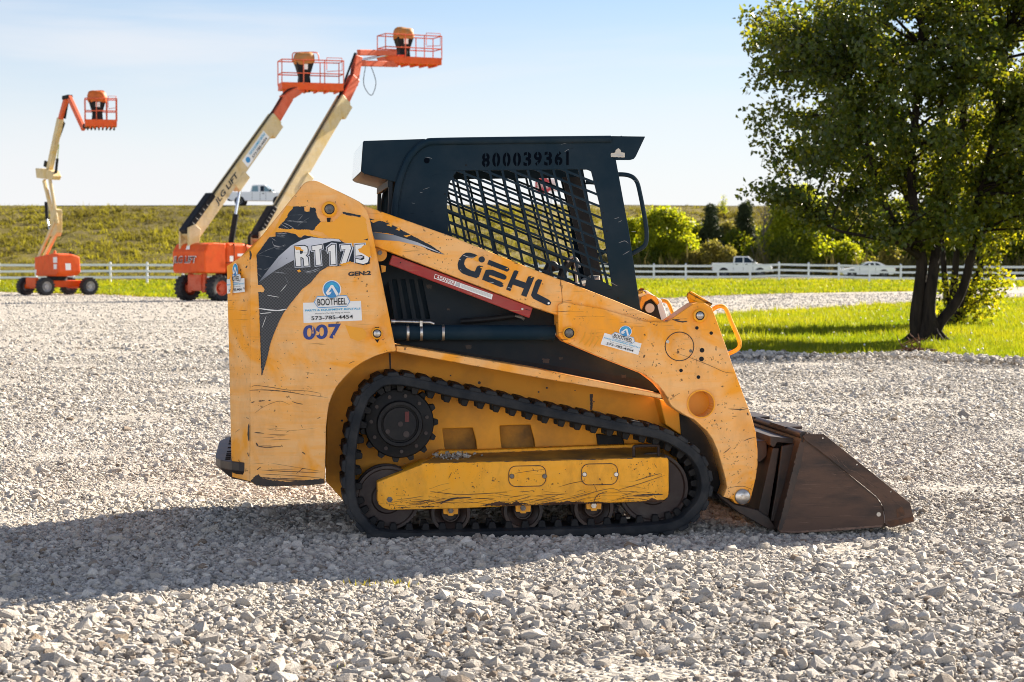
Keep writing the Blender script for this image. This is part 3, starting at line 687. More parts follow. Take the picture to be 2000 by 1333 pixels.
arm = m.build("lift_arm", MAT['yellow'], loader, bevel=0.006)
m = MB(); m.prism(X(knee, 0.02), 0.02, 0.17, 0, [X(circ(1369, 789.5, 25), 0.02)])
knee_o = m.build("arm_knuckle", MAT['yellow'], arm, bevel=0.006)
m = MB(); q = P(1369, 789.5, 0.02); r = 25 * (P(1370, 789.5, 0.02) - q).length
m.lathe((q.x, 0, q.z), [(r, 0.19), (r, 0.012), (r * 1.1, 0.012), (r * 1.1, 0.025)], 'Y', 40, cap=False); m.lathe((q.x, 0, q.z), [(r * 1.02, 0.125), (r * 1.02, 0.15)], 'Y', 40)
m.build("pivot_sleeve", MAT['yellow_fresh'], arm, sharp=40)
pin_boss(1112, 651, 12.5, 8, 0.02, arm, 'yellow_worn'); pin_boss(1367.5, 617, 13, 7, 0.02, arm, m_in='steel')
m = MB(); cyl(m, 1451, 971, 15, 0.008, 0.2, 0, bev=0.004); cyl(m, 1451, 971, 3.4, 0.003, 0.02, 0); m.build("lower_pin", MAT['steel'], arm, sharp=50)
# mud flap plate on top of the knuckle
m = MB(); q0, q1 = P(1346, 597, 0.02), P(1389, 599, 0.02)
fp = [P(1347, 594, 0.17), P(1341, 580, 0.17), P(1341, 575, 0.17), P(1345, 572, 0.17), P(1352, 574, 0.17), P(1388.5, 597, 0.03), P(1385, 602, 0.03)]
nf = len(fp); off = Vector((0.008, 0, 0.008))
m.add([tuple(p) for p in fp] + [tuple(p + off) for p in fp], [tuple(range(nf)), tuple(range(2*nf-1, nf-1, -1))] + [(k, (k+1) % nf, nf+(k+1) % nf, nf+k) for k in range(nf)])
m.build("flap_plate", MAT['yellow_worn'], arm)
# grab handle on the knuckle
m = MB(); hp = catmull([pt(1391, 606, 0.11), pt(1400, 600, 0.11), pt(1411, 599, 0.11), pt(1419, 606, 0.11), pt(1428, 628, 0.11), pt(1440, 655, 0.11), pt(1445, 671, 0.11), pt(1441, 682, 0.11), pt(1424, 691, 0.11), pt(1420, 690, 0.11)], 5)
m.tube(hp, 0.0105, 10); m.build("grab_handle", MAT['yellow_worn'], arm)
f = Flat(FR, 0.02)
f.ring(circ(1327, 677, 28, 40), 1.6, MAT['rust_dark'], 1)
for x, y, r in ((1361, 641, 3.4), (1389, 651, 3.4), (1371, 684.5, 4.6), (1370, 701.5, 4.6), (1330, 724, 3.5), (1364, 737, 3.6)): f.disc((x, y), r, MAT['black'], 1)
f.disc((1304, 668), 3.2, MAT['steel'], 2); f.disc((1349, 686), 3.2, MAT['pin'], 2)
for pts, w in (([(1312, 624), (1330, 629), (1342, 628)], 3.6), ([(1316, 625), (1328, 624)], 2), ([(1318, 689), (1350, 700), (1390, 716), (1415, 727), (1435, 729)], 0.9), ([(1360, 700), (1361, 714)], 0.8), ([(1422, 799), (1440, 800), (1458, 801)], 1.8), ([(1459, 806), (1461, 812)], 3), ([(1448, 796), (1466, 800)], 1.0),
        ([(1452, 862), (1464, 857), (1474, 855)], 1.5), ([(1416, 884), (1427, 874)], 1.3), ([(1433, 878), (1438, 872)], 1.2), ([(1314, 776), (1328, 768)], 0.9), ([(1430, 814), (1440, 813)], 1), ([(1412, 886), (1420, 880)], 0.8), ([(1418, 954), (1450, 950), (1470, 958)], 0.9), ([(1428, 930), (1436, 926)], 0.9), ([(1440, 945), (1446, 940)], 0.9)):
    f.scratch(pts, w, dk, 3)
r5 = random.Random(5)
for k in range(34): f.disc((r5.uniform(1410, 1470), r5.uniform(860, 960)), r5.uniform(0.4, 0.95), dk, 2, 7)
for k in range(14): f.disc((1218 + k * 4.6 + r5.uniform(-1.5, 1.5), 607 + k * 2.0 + r5.uniform(-2, 2)), r5.uniform(0.5, 1.4), dk, 2, 7)
for pts, w in (([(1130, 672), (1140, 660), (1143, 648)], 4), ([(1140, 675), (1152, 662), (1156, 645)], 4), ([(1150, 678), (1160, 660), (1164, 642)], 4), ([(1158, 680), (1168, 665), (1172, 655)], 3.5)):
    f.scratch(pts, w, MAT['hubcap_stain'] if 'hubcap_stain' in MAT else MAT['yellow_dirty'], 1)
f.build("arm_marks", arm)
f = Flat(FR, 0.02, affine([(105, 550), (1110, 515), (115, 900)], [(1180.5, 650.5), (1253, 671.5), (1173, 673)])); rental_sticker(f); f.build("sticker", arm)
# brand letters on the beam (shapes as on the machine)
f = Flat(FR, Ya)
Zc = lambda p: zz(p, 860, 430, 9.52); Z4 = lambda p: zz(p, 800, 480, 4.0)
bl = MAT['decal']
f.poly(ragged(Zc([(690, 655), (625, 630), (560, 610), (480, 608), (420, 640), (350, 720), (320, 830), (335, 920), (400, 990), (520, 1040), (680, 1085), (715, 1060), (790, 860), (720, 845), (680, 870), (640, 960), (570, 940), (480, 890), (440, 820), (455, 750), (500, 700), (590, 715), (640, 690)]), 0.15, 3, 2), bl, 1)
f.disc(zz([(770, 735)], 860, 430, 9.52)[0], 58 / 9.52, bl, 1)
f.poly(Zc([(905, 740), (1270, 885), (1285, 930), (1240, 965), (870, 825)]), bl, 1)
f.poly(Zc([(845, 930), (900, 922), (980, 930), (1200, 1020), (1230, 1050), (1228, 1085), (1200, 1110), (1170, 1110), (918, 1022), (900, 1055), (1130, 1150), (1180, 1190), (1170, 1240), (1120, 1250), (775, 1110)]), bl, 1)
f.poly(Z4([(815, 197), (832, 193), (852, 203), (825, 262), (908, 290), (925, 243), (950, 238), (974, 250), (912, 402), (870, 388), (892, 335), (805, 305), (787, 357), (753, 343)]), bl, 1)
f.poly(Z4([(985, 278), (1005, 262), (1036, 268), (995, 375), (1090, 425), (1106, 445), (1098, 465), (1075, 468), (965, 415), (948, 388)]), bl, 1)
f.disc(zz([(1086, 450)], 800, 480, 4)[0], 2.2, MAT['white'], 2)
for p in ([(610, 735), (660, 680), (700, 650), (710, 780), (650, 760)], [(735, 885), (770, 870), (800, 880), (760, 905)], [(850, 905), (900, 880), (960, 905), (930, 925)], [(1210, 905), (1280, 875), (1250, 915)], [(1150, 1190), (1190, 1185), (1175, 1220)], [(1660, 1060), (1740, 1040), (1700, 1080)], [(680, 1070), (715, 1060), (700, 1090)]):
    f.poly(ragged(Zc(p), 0.4, 1.2, 7), deep, 2)
for pts in ([(410, 650), (520, 690), (640, 690)], [(340, 735), (385, 745)], [(900, 1155), (990, 1165)], [(1250, 1255), (1330, 1275)], [(360, 925), (395, 935)]): f.scratch(Zc(pts), 0.9, sw, 3)
Z3 = lambda p: zz(p, 670, 250, 3.2258)
f.poly(ragged(Z3([(160, 570), (260, 592), (330, 622), (420, 672), (490, 708), (560, 745), (640, 800), (560, 780), (430, 715), (300, 668), (180, 655)]), 0.5, 1.8, 21), MAT['decal'], 1)
q0, q1 = P(735, 460, Ya), P(865, 494, Ya)
MAT['silver2'] = silver_print("silver_sweep_print", 1.0, 0.0, q0.x, q1.x - 0.06, (0.03, 0.045, 0.065), (0.55, 0.56, 0.60))
f.poly(Z3([(180, 655), (330, 678), (470, 722), (640, 800), (500, 748), (350, 714), (200, 704)]), MAT['silver2'], 2)
for p in ([(170, 585), (210, 575), (240, 580), (190, 600)], [(270, 612), (310, 605), (305, 625)], [(330, 640), (365, 625), (355, 650)], [(380, 680), (440, 672), (400, 690)]): f.poly(ragged(Z3(p), 0.5, 1.2, 8), deep, 3)
for (x, y, w) in ((1136, 563, 0.9), (960, 520, 1), (1060, 555, 1.1), (840, 480, 0.9)): f.disc((x, y), w, dk, 1, 8)
f.build("lettering", arm)
arm2 = mirror_part(arm, WID, loader)
for ch in list(arm.children):
    if ch.name.split('.')[0] in ("arm_knuckle", "pivot_sleeve", "lower_pin", "flap_plate", "grab_handle"): mirror_part(ch, WID, arm2)
# cross tubes between the arms
m = MB(); q = P(1369, 789.5, 0.02); m.lathe((q.x, 0, q.z), [(0.055, 0.16), (0.055, WID - 0.16)], 'Y', 24); m.build("cross_tube", MAT['yellow_dirty'], loader)
# hydraulic coupler seen behind the cab foot
m = MB(); cyl(m, 1268, 602, 17, 0.62, 0.8, 0, Yref=0.62); cyl(m, 1268, 602, 9, 0.60, 0.64, 1, Yref=0.62); m.prism(X([(1248, 600), (1252, 580), (1266, 574), (1282, 580), (1288, 592), (1284, 596), (1272, 584), (1260, 590), (1254, 606)], 0.6), 0.6, 0.78, 2)
m.prism(X([(1250, 640), (1256, 605), (1284, 598), (1296, 640)], 0.64), 0.64, 0.76, 0)
m.build("tilt_cylinder_mount", [MAT['black'], MAT['beige'], MAT['yellow_worn']], loader)

m = MB(); m.prism(X([(1259, 568), (1263, 567.5), (1292, 587), (1299, 606), (1306, 630), (1292, 634), (1284, 600), (1277, 588)], 0.8), 0.8, 0.86); m.build("flap_glare_plate", MAT['white'], loader, bevel=0.004)  # white plate whose colour stands in for sun glare on the far flap
# --- red lift-arm lock bar with danger label
m = MB(); m.prism(X([(766.5, 498), (1041, 601), (1034, 622), (759.4, 517)], 0.06), 0.06, 0.1)
lock = m.build("arm_lock_bar", MAT['red'], loader, bevel=0.005)
f = Flat(FR, 0.06)
f.poly(Z4([(198, 222), (650, 383), (641, 422), (189, 256)]), MAT['white'], 1)
f.poly(Z4([(201, 227), (354, 281.5), (346, 308), (195, 252.5)]), MAT['red'], 2)
f.poly(Z4([(214, 254), (230, 260), (224, 236)]), MAT['white'], 3); f.text("DANGER", *Z4([(232, 265), (343, 305), (240, 241)]), MAT['white'], 3, 0.03)
f.poly(Z4([(364, 285), (398, 297), (389, 325), (355, 313)]), MAT['galv'], 2)
for k in range(4): f.poly(Z4([(405 + 0 - 2*k, 303 + 6*k), (640 - 2*k, 386 + 6*k), (639.5 - 2*k, 388.5 + 6*k), (404.5 - 2*k, 305.5 + 6*k)]), MAT['galv'], 2)
f.disc((782, 513.5), 1.4, MAT['black'], 2, 8); f.disc((1020, 604), 2.2, MAT['steel'], 2, 10); f.scratch([(1024, 604), (1036, 607)], 1.2, MAT['black'], 2)
f.build("danger_label", lock)
mirror_part(lock, WID, loader)
m = MB(); cyl(m, 742, 497, 14, 0.09, 0.17, 0); cyl(m, 742, 494, 4.5, 0.08, 0.1, 1); m.prism(X([(744, 518), (754, 520), (753, 531), (746, 533)], 0.1), 0.1, 0.14, 0); m.build("cylinder_eye", [MAT['yellow_fresh'], MAT['pin']], loader, sharp=50)
# --- lift cylinder, with clamps, hose pipe
def ptube(mb, pts, Y, rpx, m=0, n=20):
    r = rpx * (P(1001, 650, Y) - P(1000, 650, Y)).length
    mb.tube([pt(a, b, Y) for a, b in pts], r, n, m)
m = MB(); ptube(m, [(752, 650), (1083, 650)], 0.12, 15, 0, 28); ptube(m, [(1078, 650), (1082, 650)], 0.12, 15.6, 0, 28)
lc = m.build("lift_cylinder", MAT['cab'], loader)
m = MB(); ptube(m, [(1080, 651), (1108, 651.5)], 0.12, 5, 0, 16); m.build("cylinder_rod", MAT['rod'], lc)
for x, r, top in ((796, 15.6, 0), (822.5, 15.8, 1), (865, 15.6, 0)):
    m = MB(); ptube(m, [(x - 2.5, 650), (x + 2.5, 650)], 0.12, r, 0, 28)
    if top: m.prism(X([(x - 2.6, 627), (x + 2.6, 627), (x + 2.6, 638), (x - 2.6, 638)], 0.085), 0.08, 0.1)
    m.build("hose_clamp", MAT['steel'], lc)
m = MB(); ptube(m, [(764, 628), (772, 628.4)], 0.1, 4.5, 0); ptube(m, [(770, 628.2), (840, 630), (848, 633)], 0.1, 2.8, 0); m.build("hydraulic_pipe", MAT['steel'], lc)
lc2 = mirror_part(lc, WID, loader)
m = MB(); m.tube(catmull([pt(900, 628, 0.2), pt(950, 624, 0.19), pt(1000, 618, 0.18), pt(1012, 619, 0.18)], 5), 0.014, 10); m.tube([pt(1006, 617, 0.17), pt(1018, 620, 0.17), pt(1024, 624, 0.17)], 0.008, 8, 1); m.build("hydraulic_hose", [MAT['black'], MAT['steel']], loader)

# --- cab
Yc, Yf = 0.30, WID - 0.30
cab_px = [(766, 480), (766, 417), (770, 385), (774, 358.5), (781.6, 333.7), (794, 306), (803, 294), (812.6, 284), (822, 277), (834, 272), (853, 269.8), (1000, 268), (1194, 266), (1203, 312), (1228, 448.4), (1251, 604), (1252, 640), (766, 640)]
hole_px = [(876, 452), (873.5, 425), (873, 399), (877, 360), (884, 346), (893, 334), (1138, 331), (1150, 332), (1158, 338), (1163, 352), (1169, 383), (1178, 448.4), (1187, 505), (1195.5, 560), (1172, 547), (1146, 546), (1143, 562), (1140, 567), (884, 466)]
def clip_line(poly, a, b):
    """pieces of line a-b inside polygon"""
    ts = []; n = len(poly)
    for i in range(n):
        p, q = poly[i], poly[(i+1) % n]
        d1 = (b[0]-a[0], b[1]-a[1]); d2 = (q[0]-p[0], q[1]-p[1]); den = d1[0]*d2[1] - d1[1]*d2[0]
        if abs(den) < 1e-9: continue
        t = ((p[0]-a[0])*d2[1] - (p[1]-a[1])*d2[0]) / den; u = ((p[0]-a[0])*d1[1] - (p[1]-a[1])*d1[0]) / den
        if 0 <= u < 1: ts.append(t)
    ts.sort(); return [(ts[i], ts[i+1]) for i in range(0, len(ts) - 1, 2)]
def cab_side():
    m = MB(); m.prism(X(cab_px, Yc), Yc, Yc + 0.014, 0, [X(hole_px, Yc)])
    side = m.build("cab_side", MAT['cab'], loader, bevel=0.002)
    m = MB(); big = [(x + (2.0 if x > 1030 else -2.0), y + (2.0 if y > 440 else -2.0)) for x, y in hole_px]
    k = 0
    def strip(a, b, w, y0, y1):
        for t0, t1 in clip_line(big, a, b):
            p = (a[0] + (b[0]-a[0])*t0, a[1] + (b[1]-a[1])*t0); q = (a[0] + (b[0]-a[0])*t1, a[1] + (b[1]-a[1])*t1)
            d = Vector((q[0]-p[0], q[1]-p[1]));
            if d.length < 3: continue
            d.normalize(); nn = Vector((-d.y, d.x)) * w / 2
            m.prism(X([(p[0]+nn.x, p[1]+nn.y), (q[0]+nn.x, q[1]+nn.y), (q[0]-nn.x, q[1]-nn.y), (p[0]-nn.x, p[1]-nn.y)], Yc), y0, y1)
    for i in range(-2, 12):
        x0 = 887.8 + 25.2 * i; sl = 0.205 + 0.0045 * i
        strip((x0 - sl * 100, 366.7 - 100), (x0 + sl * 260, 366.7 + 260), 4.4, Yc + 0.001, Yc + 0.009)
    for i in range(-16, 14):
        y0 = 453.6 + 21.3 * i; strip((800, y0 + 0.405 * (800 - 927.2)), (1260, y0 + 0.405 * (1260 - 927.2)), 4.4, Yc + 0.002, Yc + 0.010)
    g = m.build("mesh_guard", MAT['cab'], side)
    # rolled tube edge along rear and roof
    m = MB(); rp = catmull([pt(a, b, Yc) for a, b in ((771, 470), (771, 417), (774.5, 386), (779, 361), (786, 338), (797.5, 311), (806, 299.5), (815, 290.5), (824, 283.5), (835, 279), (854, 276.8), (1000, 274.5), (1193, 272.5))], 4)
    m.tube(rp, 0.019, 12); tb = m.build("roof_tube", MAT['cab'], side)
    return side, g, tb
cab, guard, tube_ = cab_side()
f = Flat(FR, Yc)
f.disc((833.5, 314), 5.6, MAT['stencil'], 1)
num = "800039361"; x0 = 941.0
for ch in num:
    w = 7.5 if ch == '1' else 15.4
    if ch == '1': f.poly([(x0 + 2.5, 296), (x0 + 7.2, 296), (x0 + 7.2, 323), (x0 + 2.5, 323)], MAT['stencil'], 1)
    else:
        yb = 327.0 - (x0 - 941) * 0.024
        f.text(ch, (x0, yb), (x0 + w, yb - 0.3), (x0 + 0.2, yb - 27.5), MAT['stencil'], 1, 0.035)
        if ch in '0': f.poly([(x0 + w/2 - 1.1, yb - 29), (x0 + w/2 + 1.1, yb - 29), (x0 + w/2 + 1.1, yb - 21), (x0 + w/2 - 1.1, yb - 21)], MAT['cab'], 2)
        f.poly([(x0 + w/2 - 1.0, yb - 7), (x0 + w/2 + 1.0, yb - 7), (x0 + w/2 + 1.0, yb + 1), (x0 + w/2 - 1.0, yb + 1)], MAT['cab'], 2)
        f.poly([(x0 + w/2 - 1.0, yb - 29), (x0 + w/2 + 1.0, yb - 29), (x0 + w/2 + 1.0, yb - 22), (x0 + w/2 - 1.0, yb - 22)], MAT['cab'], 2)
    x0 += w + 4.9
for x, y, r in ((910, 323, 1.8), (869, 379.5, 1.6), (1168, 353.5, 1.3), (1178, 416, 1.3), (1185, 452, 1.6), (1207, 582.5, 2)): f.disc((x, y), r, MAT['void'], 1, 10)
rq = random.Random(44)
for k in range(22):
    x, y = rq.choice([(rq.uniform(785, 870), rq.uniform(300, 440)), (rq.uniform(1175, 1240), rq.uniform(330, 590)), (rq.uniform(860, 1180), rq.uniform(283, 325))]); a_ = rq.uniform(-0.6, 0.6); L = rq.uniform(4, 18); f.scratch([(x, y), (x + L*0.5, y + a_*L*0.5 + rq.uniform(-1, 1)), (x + L, y + a_*L)], rq.uniform(0.3, 0.7), MAT['galv'] if rq.random() < 0.4 else MAT['stencil'], 2)
f.scratch([(1208, 475), (1220, 471), (1227, 476)], 0.8, MAT['galv'], 2); f.scratch([(1217, 498), (1230, 490)], 0.7, MAT['galv'], 2); f.scratch([(855, 281), (950, 281.5), (1080, 280), (1190, 279)], 1.4, MAT['rust_dark'], 2)
f.poly(ragged([(1193, 300), (1200, 299), (1203, 293), (1208, 290), (1212, 294), (1213, 298), (1220, 299), (1220, 308), (1193, 307)], 0.5, 1.5, 6), MAT['beige'], 3); f.scratch([(1197, 303), (1217, 304)], 2.2, MAT['galv'], 4)
f.build("stencil_number", cab)
cab2 = mirror_part(cab, WID, loader); mirror_part(guard, WID, cab2); mirror_part(tube_, WID, cab2)
# roof, visor, front posts (hidden side of the boxes), rear frame
m = MB(); m.prism(X([(834, 273), (1194, 268), (1194, 276), (834, 281)], Yc), Yc + 0.016, Yf - 0.016); m.build("roof", MAT['cab'], loader)
m = MB(); m.prism(X([(1194, 266), (1260.5, 267), (1242, 306), (1238, 311), (1231, 313), (1197, 313)], Yc), Yc, Yc + 0.012); m.prism(X([(1194, 266), (1260.5, 267), (1194, 276)], Yc), Yc + 0.012, Yf - 0.012); m.prism(X([(1194, 266), (1260.5, 267), (1242, 306), (1238, 311), (1231, 313), (1197, 313)], Yc), Yf - 0.012, Yf)
m.prism(X([(1219, 263), (1222, 263), (1222, 267), (1219, 267)], Yc), Yc + 0.1, Yc + 0.11)
m.build("visor", MAT['cab'], loader, bevel=0.003)
m = MB()     # inner channel of each front post
for ya, yb in ((Yc + 0.014, Yc + 0.07), (Yf - 0.075, Yf - 0.014)):
    m.prism(X([(1186, 331), (1196, 331), (1243, 610), (1216, 610), (1203, 560)], Yc), ya, yb)
m.build("front_post", MAT['cab'], loader)
m = MB(); m.prism(X([(1150, 331), (1190, 331), (1238, 560), (1200, 548)], Yc), Yf - 0.16, Yf - 0.15); m.build("door_frame", MAT['black'], loader)
m = MB()
for ya, yb in ((Yc, Yc + 0.07), (Yf - 0.07, Yf)): m.prism(X([(760, 345), (768, 345), (766, 480), (757, 480)], Yc), ya + 0.016, yb - 0.016)
m.prism(X([(759, 335), (768, 335), (767, 366), (758, 366)], Yc), Yc + 0.02, Yf - 0.02)
m.prism(X([(755, 450), (765, 450), (765, 490), (755, 490)], Yc), Yc + 0.02, Yf - 0.02)
m.build("rear_frame", MAT['cab_dull'], loader, bevel=0.004)
hood_px = [(710, 275.4), (831, 271.5), (831, 366), (772, 356), (712, 340), (706, 336)]
m = MB(); m.prism(X(hood_px, Yc), Yc + 0.004, Yf - 0.004); cnp = m.build("rear_canopy", MAT['cab'], loader, bevel=0.004)
m = MB(); c0, c1 = P(710, 278, Yc), P(706, 335, Yc); m.add([(c0.x - 0.003, Yc + 0.01, c0.z), (c1.x - 0.003, Yc + 0.01, c1.z), (c1.x - 0.003, Yf - 0.01, c1.z), (c0.x - 0.003, Yf - 0.01, c0.z)], [(0, 1, 2, 3)]); m.build("canopy_rear_panel", MAT['cab_gloss'], cnp)
m = MB(); hp = catmull([pt(a, b, Yc + 0.03) for a, b in ((1206, 341), (1218, 341.3), (1228, 343), (1238, 348), (1245, 358), (1250, 378), (1256, 408), (1261, 438), (1263, 462), (1260, 478), (1250, 487), (1234, 496), (1228, 498))], 4)
m.tube(hp, 0.0115, 10); h1 = m.build("entry_handle", MAT['cab'], loader); mirror_part(h1, WID, loader)
# seat, levers, dash
m = MB(); m.box(P(930, 600, 0.84).x, P(1070, 600, 0.84).x, 0.6, 1.08, 0.86, 0.98); m.box(P(905, 600, 0.84).x, P(935, 600, 0.84).x, 0.62, 1.06, 0.98, 1.12)
m.build("seat", MAT['seat'], loader, bevel=0.03, seg=3)
for (pts) in ([(1050, 560), (1068, 530), (1075, 518), (1083, 520), (1086, 530)], [(1094, 552), (1100, 530), (1112, 512), (1122, 510), (1126, 524)]):
    m = MB(); m.tube(catmull([pt(a, b, 0.75) for a, b in pts], 4), [0.022] * (4 * 4 + 1), 10); m.build("control_lever", MAT['seat'], loader)
m = MB(); m.tube(catmull([pt(a, b, 0.7) for a, b in ((1108, 512), (1116, 503), (1122, 506), (1125, 530), (1126, 552))], 4), 0.007, 8); m.build("lap_bar", MAT['beige'], loader)
m = MB(); m.prism(X([(1118, 556), (1136, 553), (1150, 548), (1166, 537), (1167, 560), (1150, 575), (1118, 570)], 1.0), 0.9, 1.3); m.build("dash_panel", MAT['beige'], loader, bevel=0.01)

# --- tracks
track_px = [(667, 956.6), (666, 925), (667, 899.6), (671, 857), (678.5, 820), (685.6, 797), (697, 768), (714, 748.5), (737, 731), (762.6, 725.7), (788, 726.5), (811, 730.5), (839.6, 737), (896.6, 751), (953.6, 761.5), (1039, 781), (1096, 793.6), (1168, 808), (1240, 822.4), (1288, 832), (1319, 844), (1343, 858.4),
            (1364.8, 875), (1381.6, 899), (1391, 925.6), (1393.6, 947), (1390, 971), (1379, 995), (1360, 1016.8), (1340.8, 1033.6), (1316.8, 1043), (1288, 1048.5), (1220, 1053), (1144, 1057), (1000, 1062), (880, 1065), (782.6, 1066), (740, 1062), (714, 1050), (691, 1025), (674, 996.5)]
def resample(pts, step):
    pts = [Vector(p) for p in pts]; n = len(pts); L = [0]
    for i in range(n): L.append(L[-1] + (pts[(i+1) % n] - pts[i]).length)
    tot = L[-1]; k = max(8, int(round(tot / step))); out = []
    j = 0
    for i in range(k):
        s = tot * i / k
        while L[j+1] < s: j += 1
        out.append(pts[j].lerp(pts[(j+1) % n], (s - L[j]) / max(1e-9, L[j+1] - L[j])))
    return out
def make_track():
    base = catmull([(x, 0, z) for x, z in X(track_px, 0.02)], 5, True)
    pitch = 0.0835; pts = resample(base, pitch / 4); n = len(pts)
    nrm = []
    for i in range(n):
        t = (pts[(i+1) % n] - pts[i-1]).normalized(); nrm.append(Vector((-t.z, 0, t.x)))
    c = sum(pts, Vector()) / n
    if sum((pts[i] - c).dot(nrm[i]) for i in range(n)) < 0: nrm = [-q for q in nrm]
    m = MB()
    lug = 0.018
    prof = [(0.0, -0.036), (0.0, -0.030), (0.006, -lug), (0.314, -lug), (0.32, -0.030), (0.32, -0.066), (0.30, -0.070), (0.02, -0.070), (0.0, -0.064)]   # (y, offset along normal)
    k = len(prof); v = [(pts[i].x + nrm[i].x*o, y, pts[i].z + nrm[i].z*o) for i in range(n) for y, o in prof]
    m.add(v, [(i*k + j, i*k + (j+1) % k, ((i+1) % n)*k + (j+1) % k, ((i+1) % n)*k + j) for i in range(n) for j in range(k)], 0, True)
    for i in range(0, n, 4):      # tread blocks, two staggered rows
        for y0, y1, sh in ((0.0, 0.155, 0), (0.165, 0.32, 0)):
            a, b = (i + sh) % n, (i + sh + 1) % n; c2 = (i + sh + 2) % n
            fr_, mid, bk = pts[a], pts[b], pts[c2]
            q = []
            for yy in (y0, y1):
                e = 0.010
                p0 = fr_ + nrm[a] * (-lug - 0.004); p1 = pts[(i+sh+3) % n].lerp(pts[(i+sh+4) % n], 0.2) + nrm[c2] * (-lug - 0.004)
                t = (p1 - p0).normalized()
                s0 = p0 + t * e + nrm[a] * (lug + 0.002); s1 = p1 - t * e + nrm[c2] * (lug + 0.002)
                q += [Vector((w.x, yy, w.z)) for w in (p0, p1, s1, s0)]
            m.add(q, [(0, 1, 2, 3), (7, 6, 5, 4), (0, 4, 5, 1), (1, 5, 6, 2), (2, 6, 7, 3), (3, 7, 4, 0)], 0)
    for i in range(0, n, 4):      # guide lugs inside
        for y0, y1 in ((0.075, 0.105), (0.215, 0.245)):
            p = pts[i]; t = (pts[(i+1) % n] - pts[i-1]).normalized(); q = []
            for yy in (y0, y1):
                b0 = p - t*0.022 - nrm[i]*0.066; b1 = p + t*0.022 - nrm[i]*0.066; s1 = p + t*0.013 - nrm[i]*0.104; s0 = p - t*0.013 - nrm[i]*0.104
                q += [Vector((w.x, yy, w.z)) for w in (b0, b1, s1, s0)]
            m.add(q, [(0, 1, 2, 3), (7, 6, 5, 4), (0, 4, 5, 1), (1, 5, 6, 2), (2, 6, 7, 3), (3, 7, 4, 0)], 1)
    o = m.build("rubber_track", [MAT['rubber'], MAT['black']], loader, sharp=30)
    md = o.modifiers.new("bevel", 'BEVEL'); md.width = 0.003; md.segments = 1; md.limit_method = 'ANGLE'; md.angle_limit = math.radians(50)
    return o
trk = make_track(); mirror_part(trk, WID, loader)
# sprocket
def sprocket():
    q = P(779.7, 827, 0.12); s = (P(780.7, 827, 0.12) - q).length
    m = MB(); T = 15; out = []
    for i in range(T):
        for da, r in ((-0.5, 63), (-0.36, 64), (-0.24, 69), (-0.13, 77), (0.13, 77), (0.24, 69), (0.36, 64)):
            a = 2 * math.pi * (i + da) / T; out.append((q.x + r*s*math.cos(a), q.z + r*s*math.sin(a)))
    m.prism(out, 0.13, 0.19)
    o = m.build("drive_sprocket", MAT['black'], loader, bevel=0.003)
    m = MB(); m.lathe((q.x, 0, q.z), [(0.001, 0.065), (32*s, 0.065), (33*s, 0.07), (33*s, 0.078), (36*s, 0.078), (37*s, 0.06), (43*s, 0.06), (45*s, 0.07), (45*s, 0.10), (66*s, 0.112), (68*s, 0.12), (68*s, 0.2)], 'Y', 56, 0, cap=False)
    for k in range(11):
        a = 2*math.pi*k/11 + 0.2; m.lathe((q.x + 55*s*math.cos(a), 0, q.z + 55*s*math.sin(a)), [(3.6*s, 0.098), (3.6*s, 0.115)], 'Y', 12, 1)
    for dx, dz, r in ((1, 0, 5), (-24, -14, 4.5), (12, -20, 6)): m.lathe((q.x + dx*s, 0, q.z + dz*s), [(r*s, 0.06), (r*s, 0.07)], 'Y', 14, 1)
    m.box(q.x + 10*s, q.x + 18*s, 0.061, 0.07, q.z + 4*s, q.z + 24*s, 2)
    m.build("final_drive_hub", [MAT['black'], MAT['hub'], MAT['dull_red']], o, sharp=35)
    return o
spr = sprocket(); sp2 = mirror_part(spr, WID, loader); mirror_part(spr.children[0], WID, sp2)
def idler(px, py, r, name):
    q = P(px, py, 0.09); s = (P(px + 1, py, 0.09) - q).length
    m = MB(); m.lathe((q.x, 0, q.z), [(0.001, 0.10), (r*0.45*s, 0.10), (r*0.5*s, 0.112), (r*0.88*s, 0.112), (r*0.92*s, 0.10), (r*s, 0.10), (r*s, 0.135), (r*0.9*s, 0.14), (r*0.9*s, 0.2), (r*s, 0.205), (r*s, 0.24)], 'Y', 56, 0, cap=False)
    o = m.build(name, MAT['hub'], loader, sharp=35); mirror_part(o, WID, loader)
idler(757, 974, 63, "rear_idler_wheel"); idler(1277, 954, 68, "front_idler_wheel")
for px, py in ((880.5, 1003), (1022, 998), (1160, 993)):
    q = P(px, py, 0.09); s = (P(px + 1, py, 0.09) - q).length; r = 38
    m = MB(); m.lathe((q.x, 0, q.z), [(0.001, 0.13), (15*s, 0.13), (15*s, 0.10), (17*s, 0.10), (20*s, 0.125), (31*s, 0.105), (32*s, 0.09), (r*s, 0.09), (r*s, 0.13), (r*0.85*s, 0.14), (r*0.85*s, 0.2), (r*s, 0.21), (r*s, 0.25)], 'Y', 44, 0, cap=False)
    o = m.build("track_roller", MAT['rust_dark'], loader, sharp=35)
    m = MB(); m.prism(X([(px - 15, py - 14), (px + 15, py - 14), (px + 14, py + 2), (px + 6, py + 2), (px + 5, py + 5), (px - 5, py + 5), (px - 6, py + 2), (px - 14, py + 2)], 0.07), 0.07, 0.1)
    br = m.build("roller_bracket", MAT['yellow_fresh'], o, bevel=0.003)
    m = MB(); cyl(m, px, py - 5, 5.6, 0.055, 0.075, 0, n=6); bt = m.build("axle_bolt", MAT['steel'] if px > 1100 else MAT['pin'], o)
    o2 = mirror_part(o, WID, loader); mirror_part(br, WID, o2); mirror_part(bt, WID, o2)
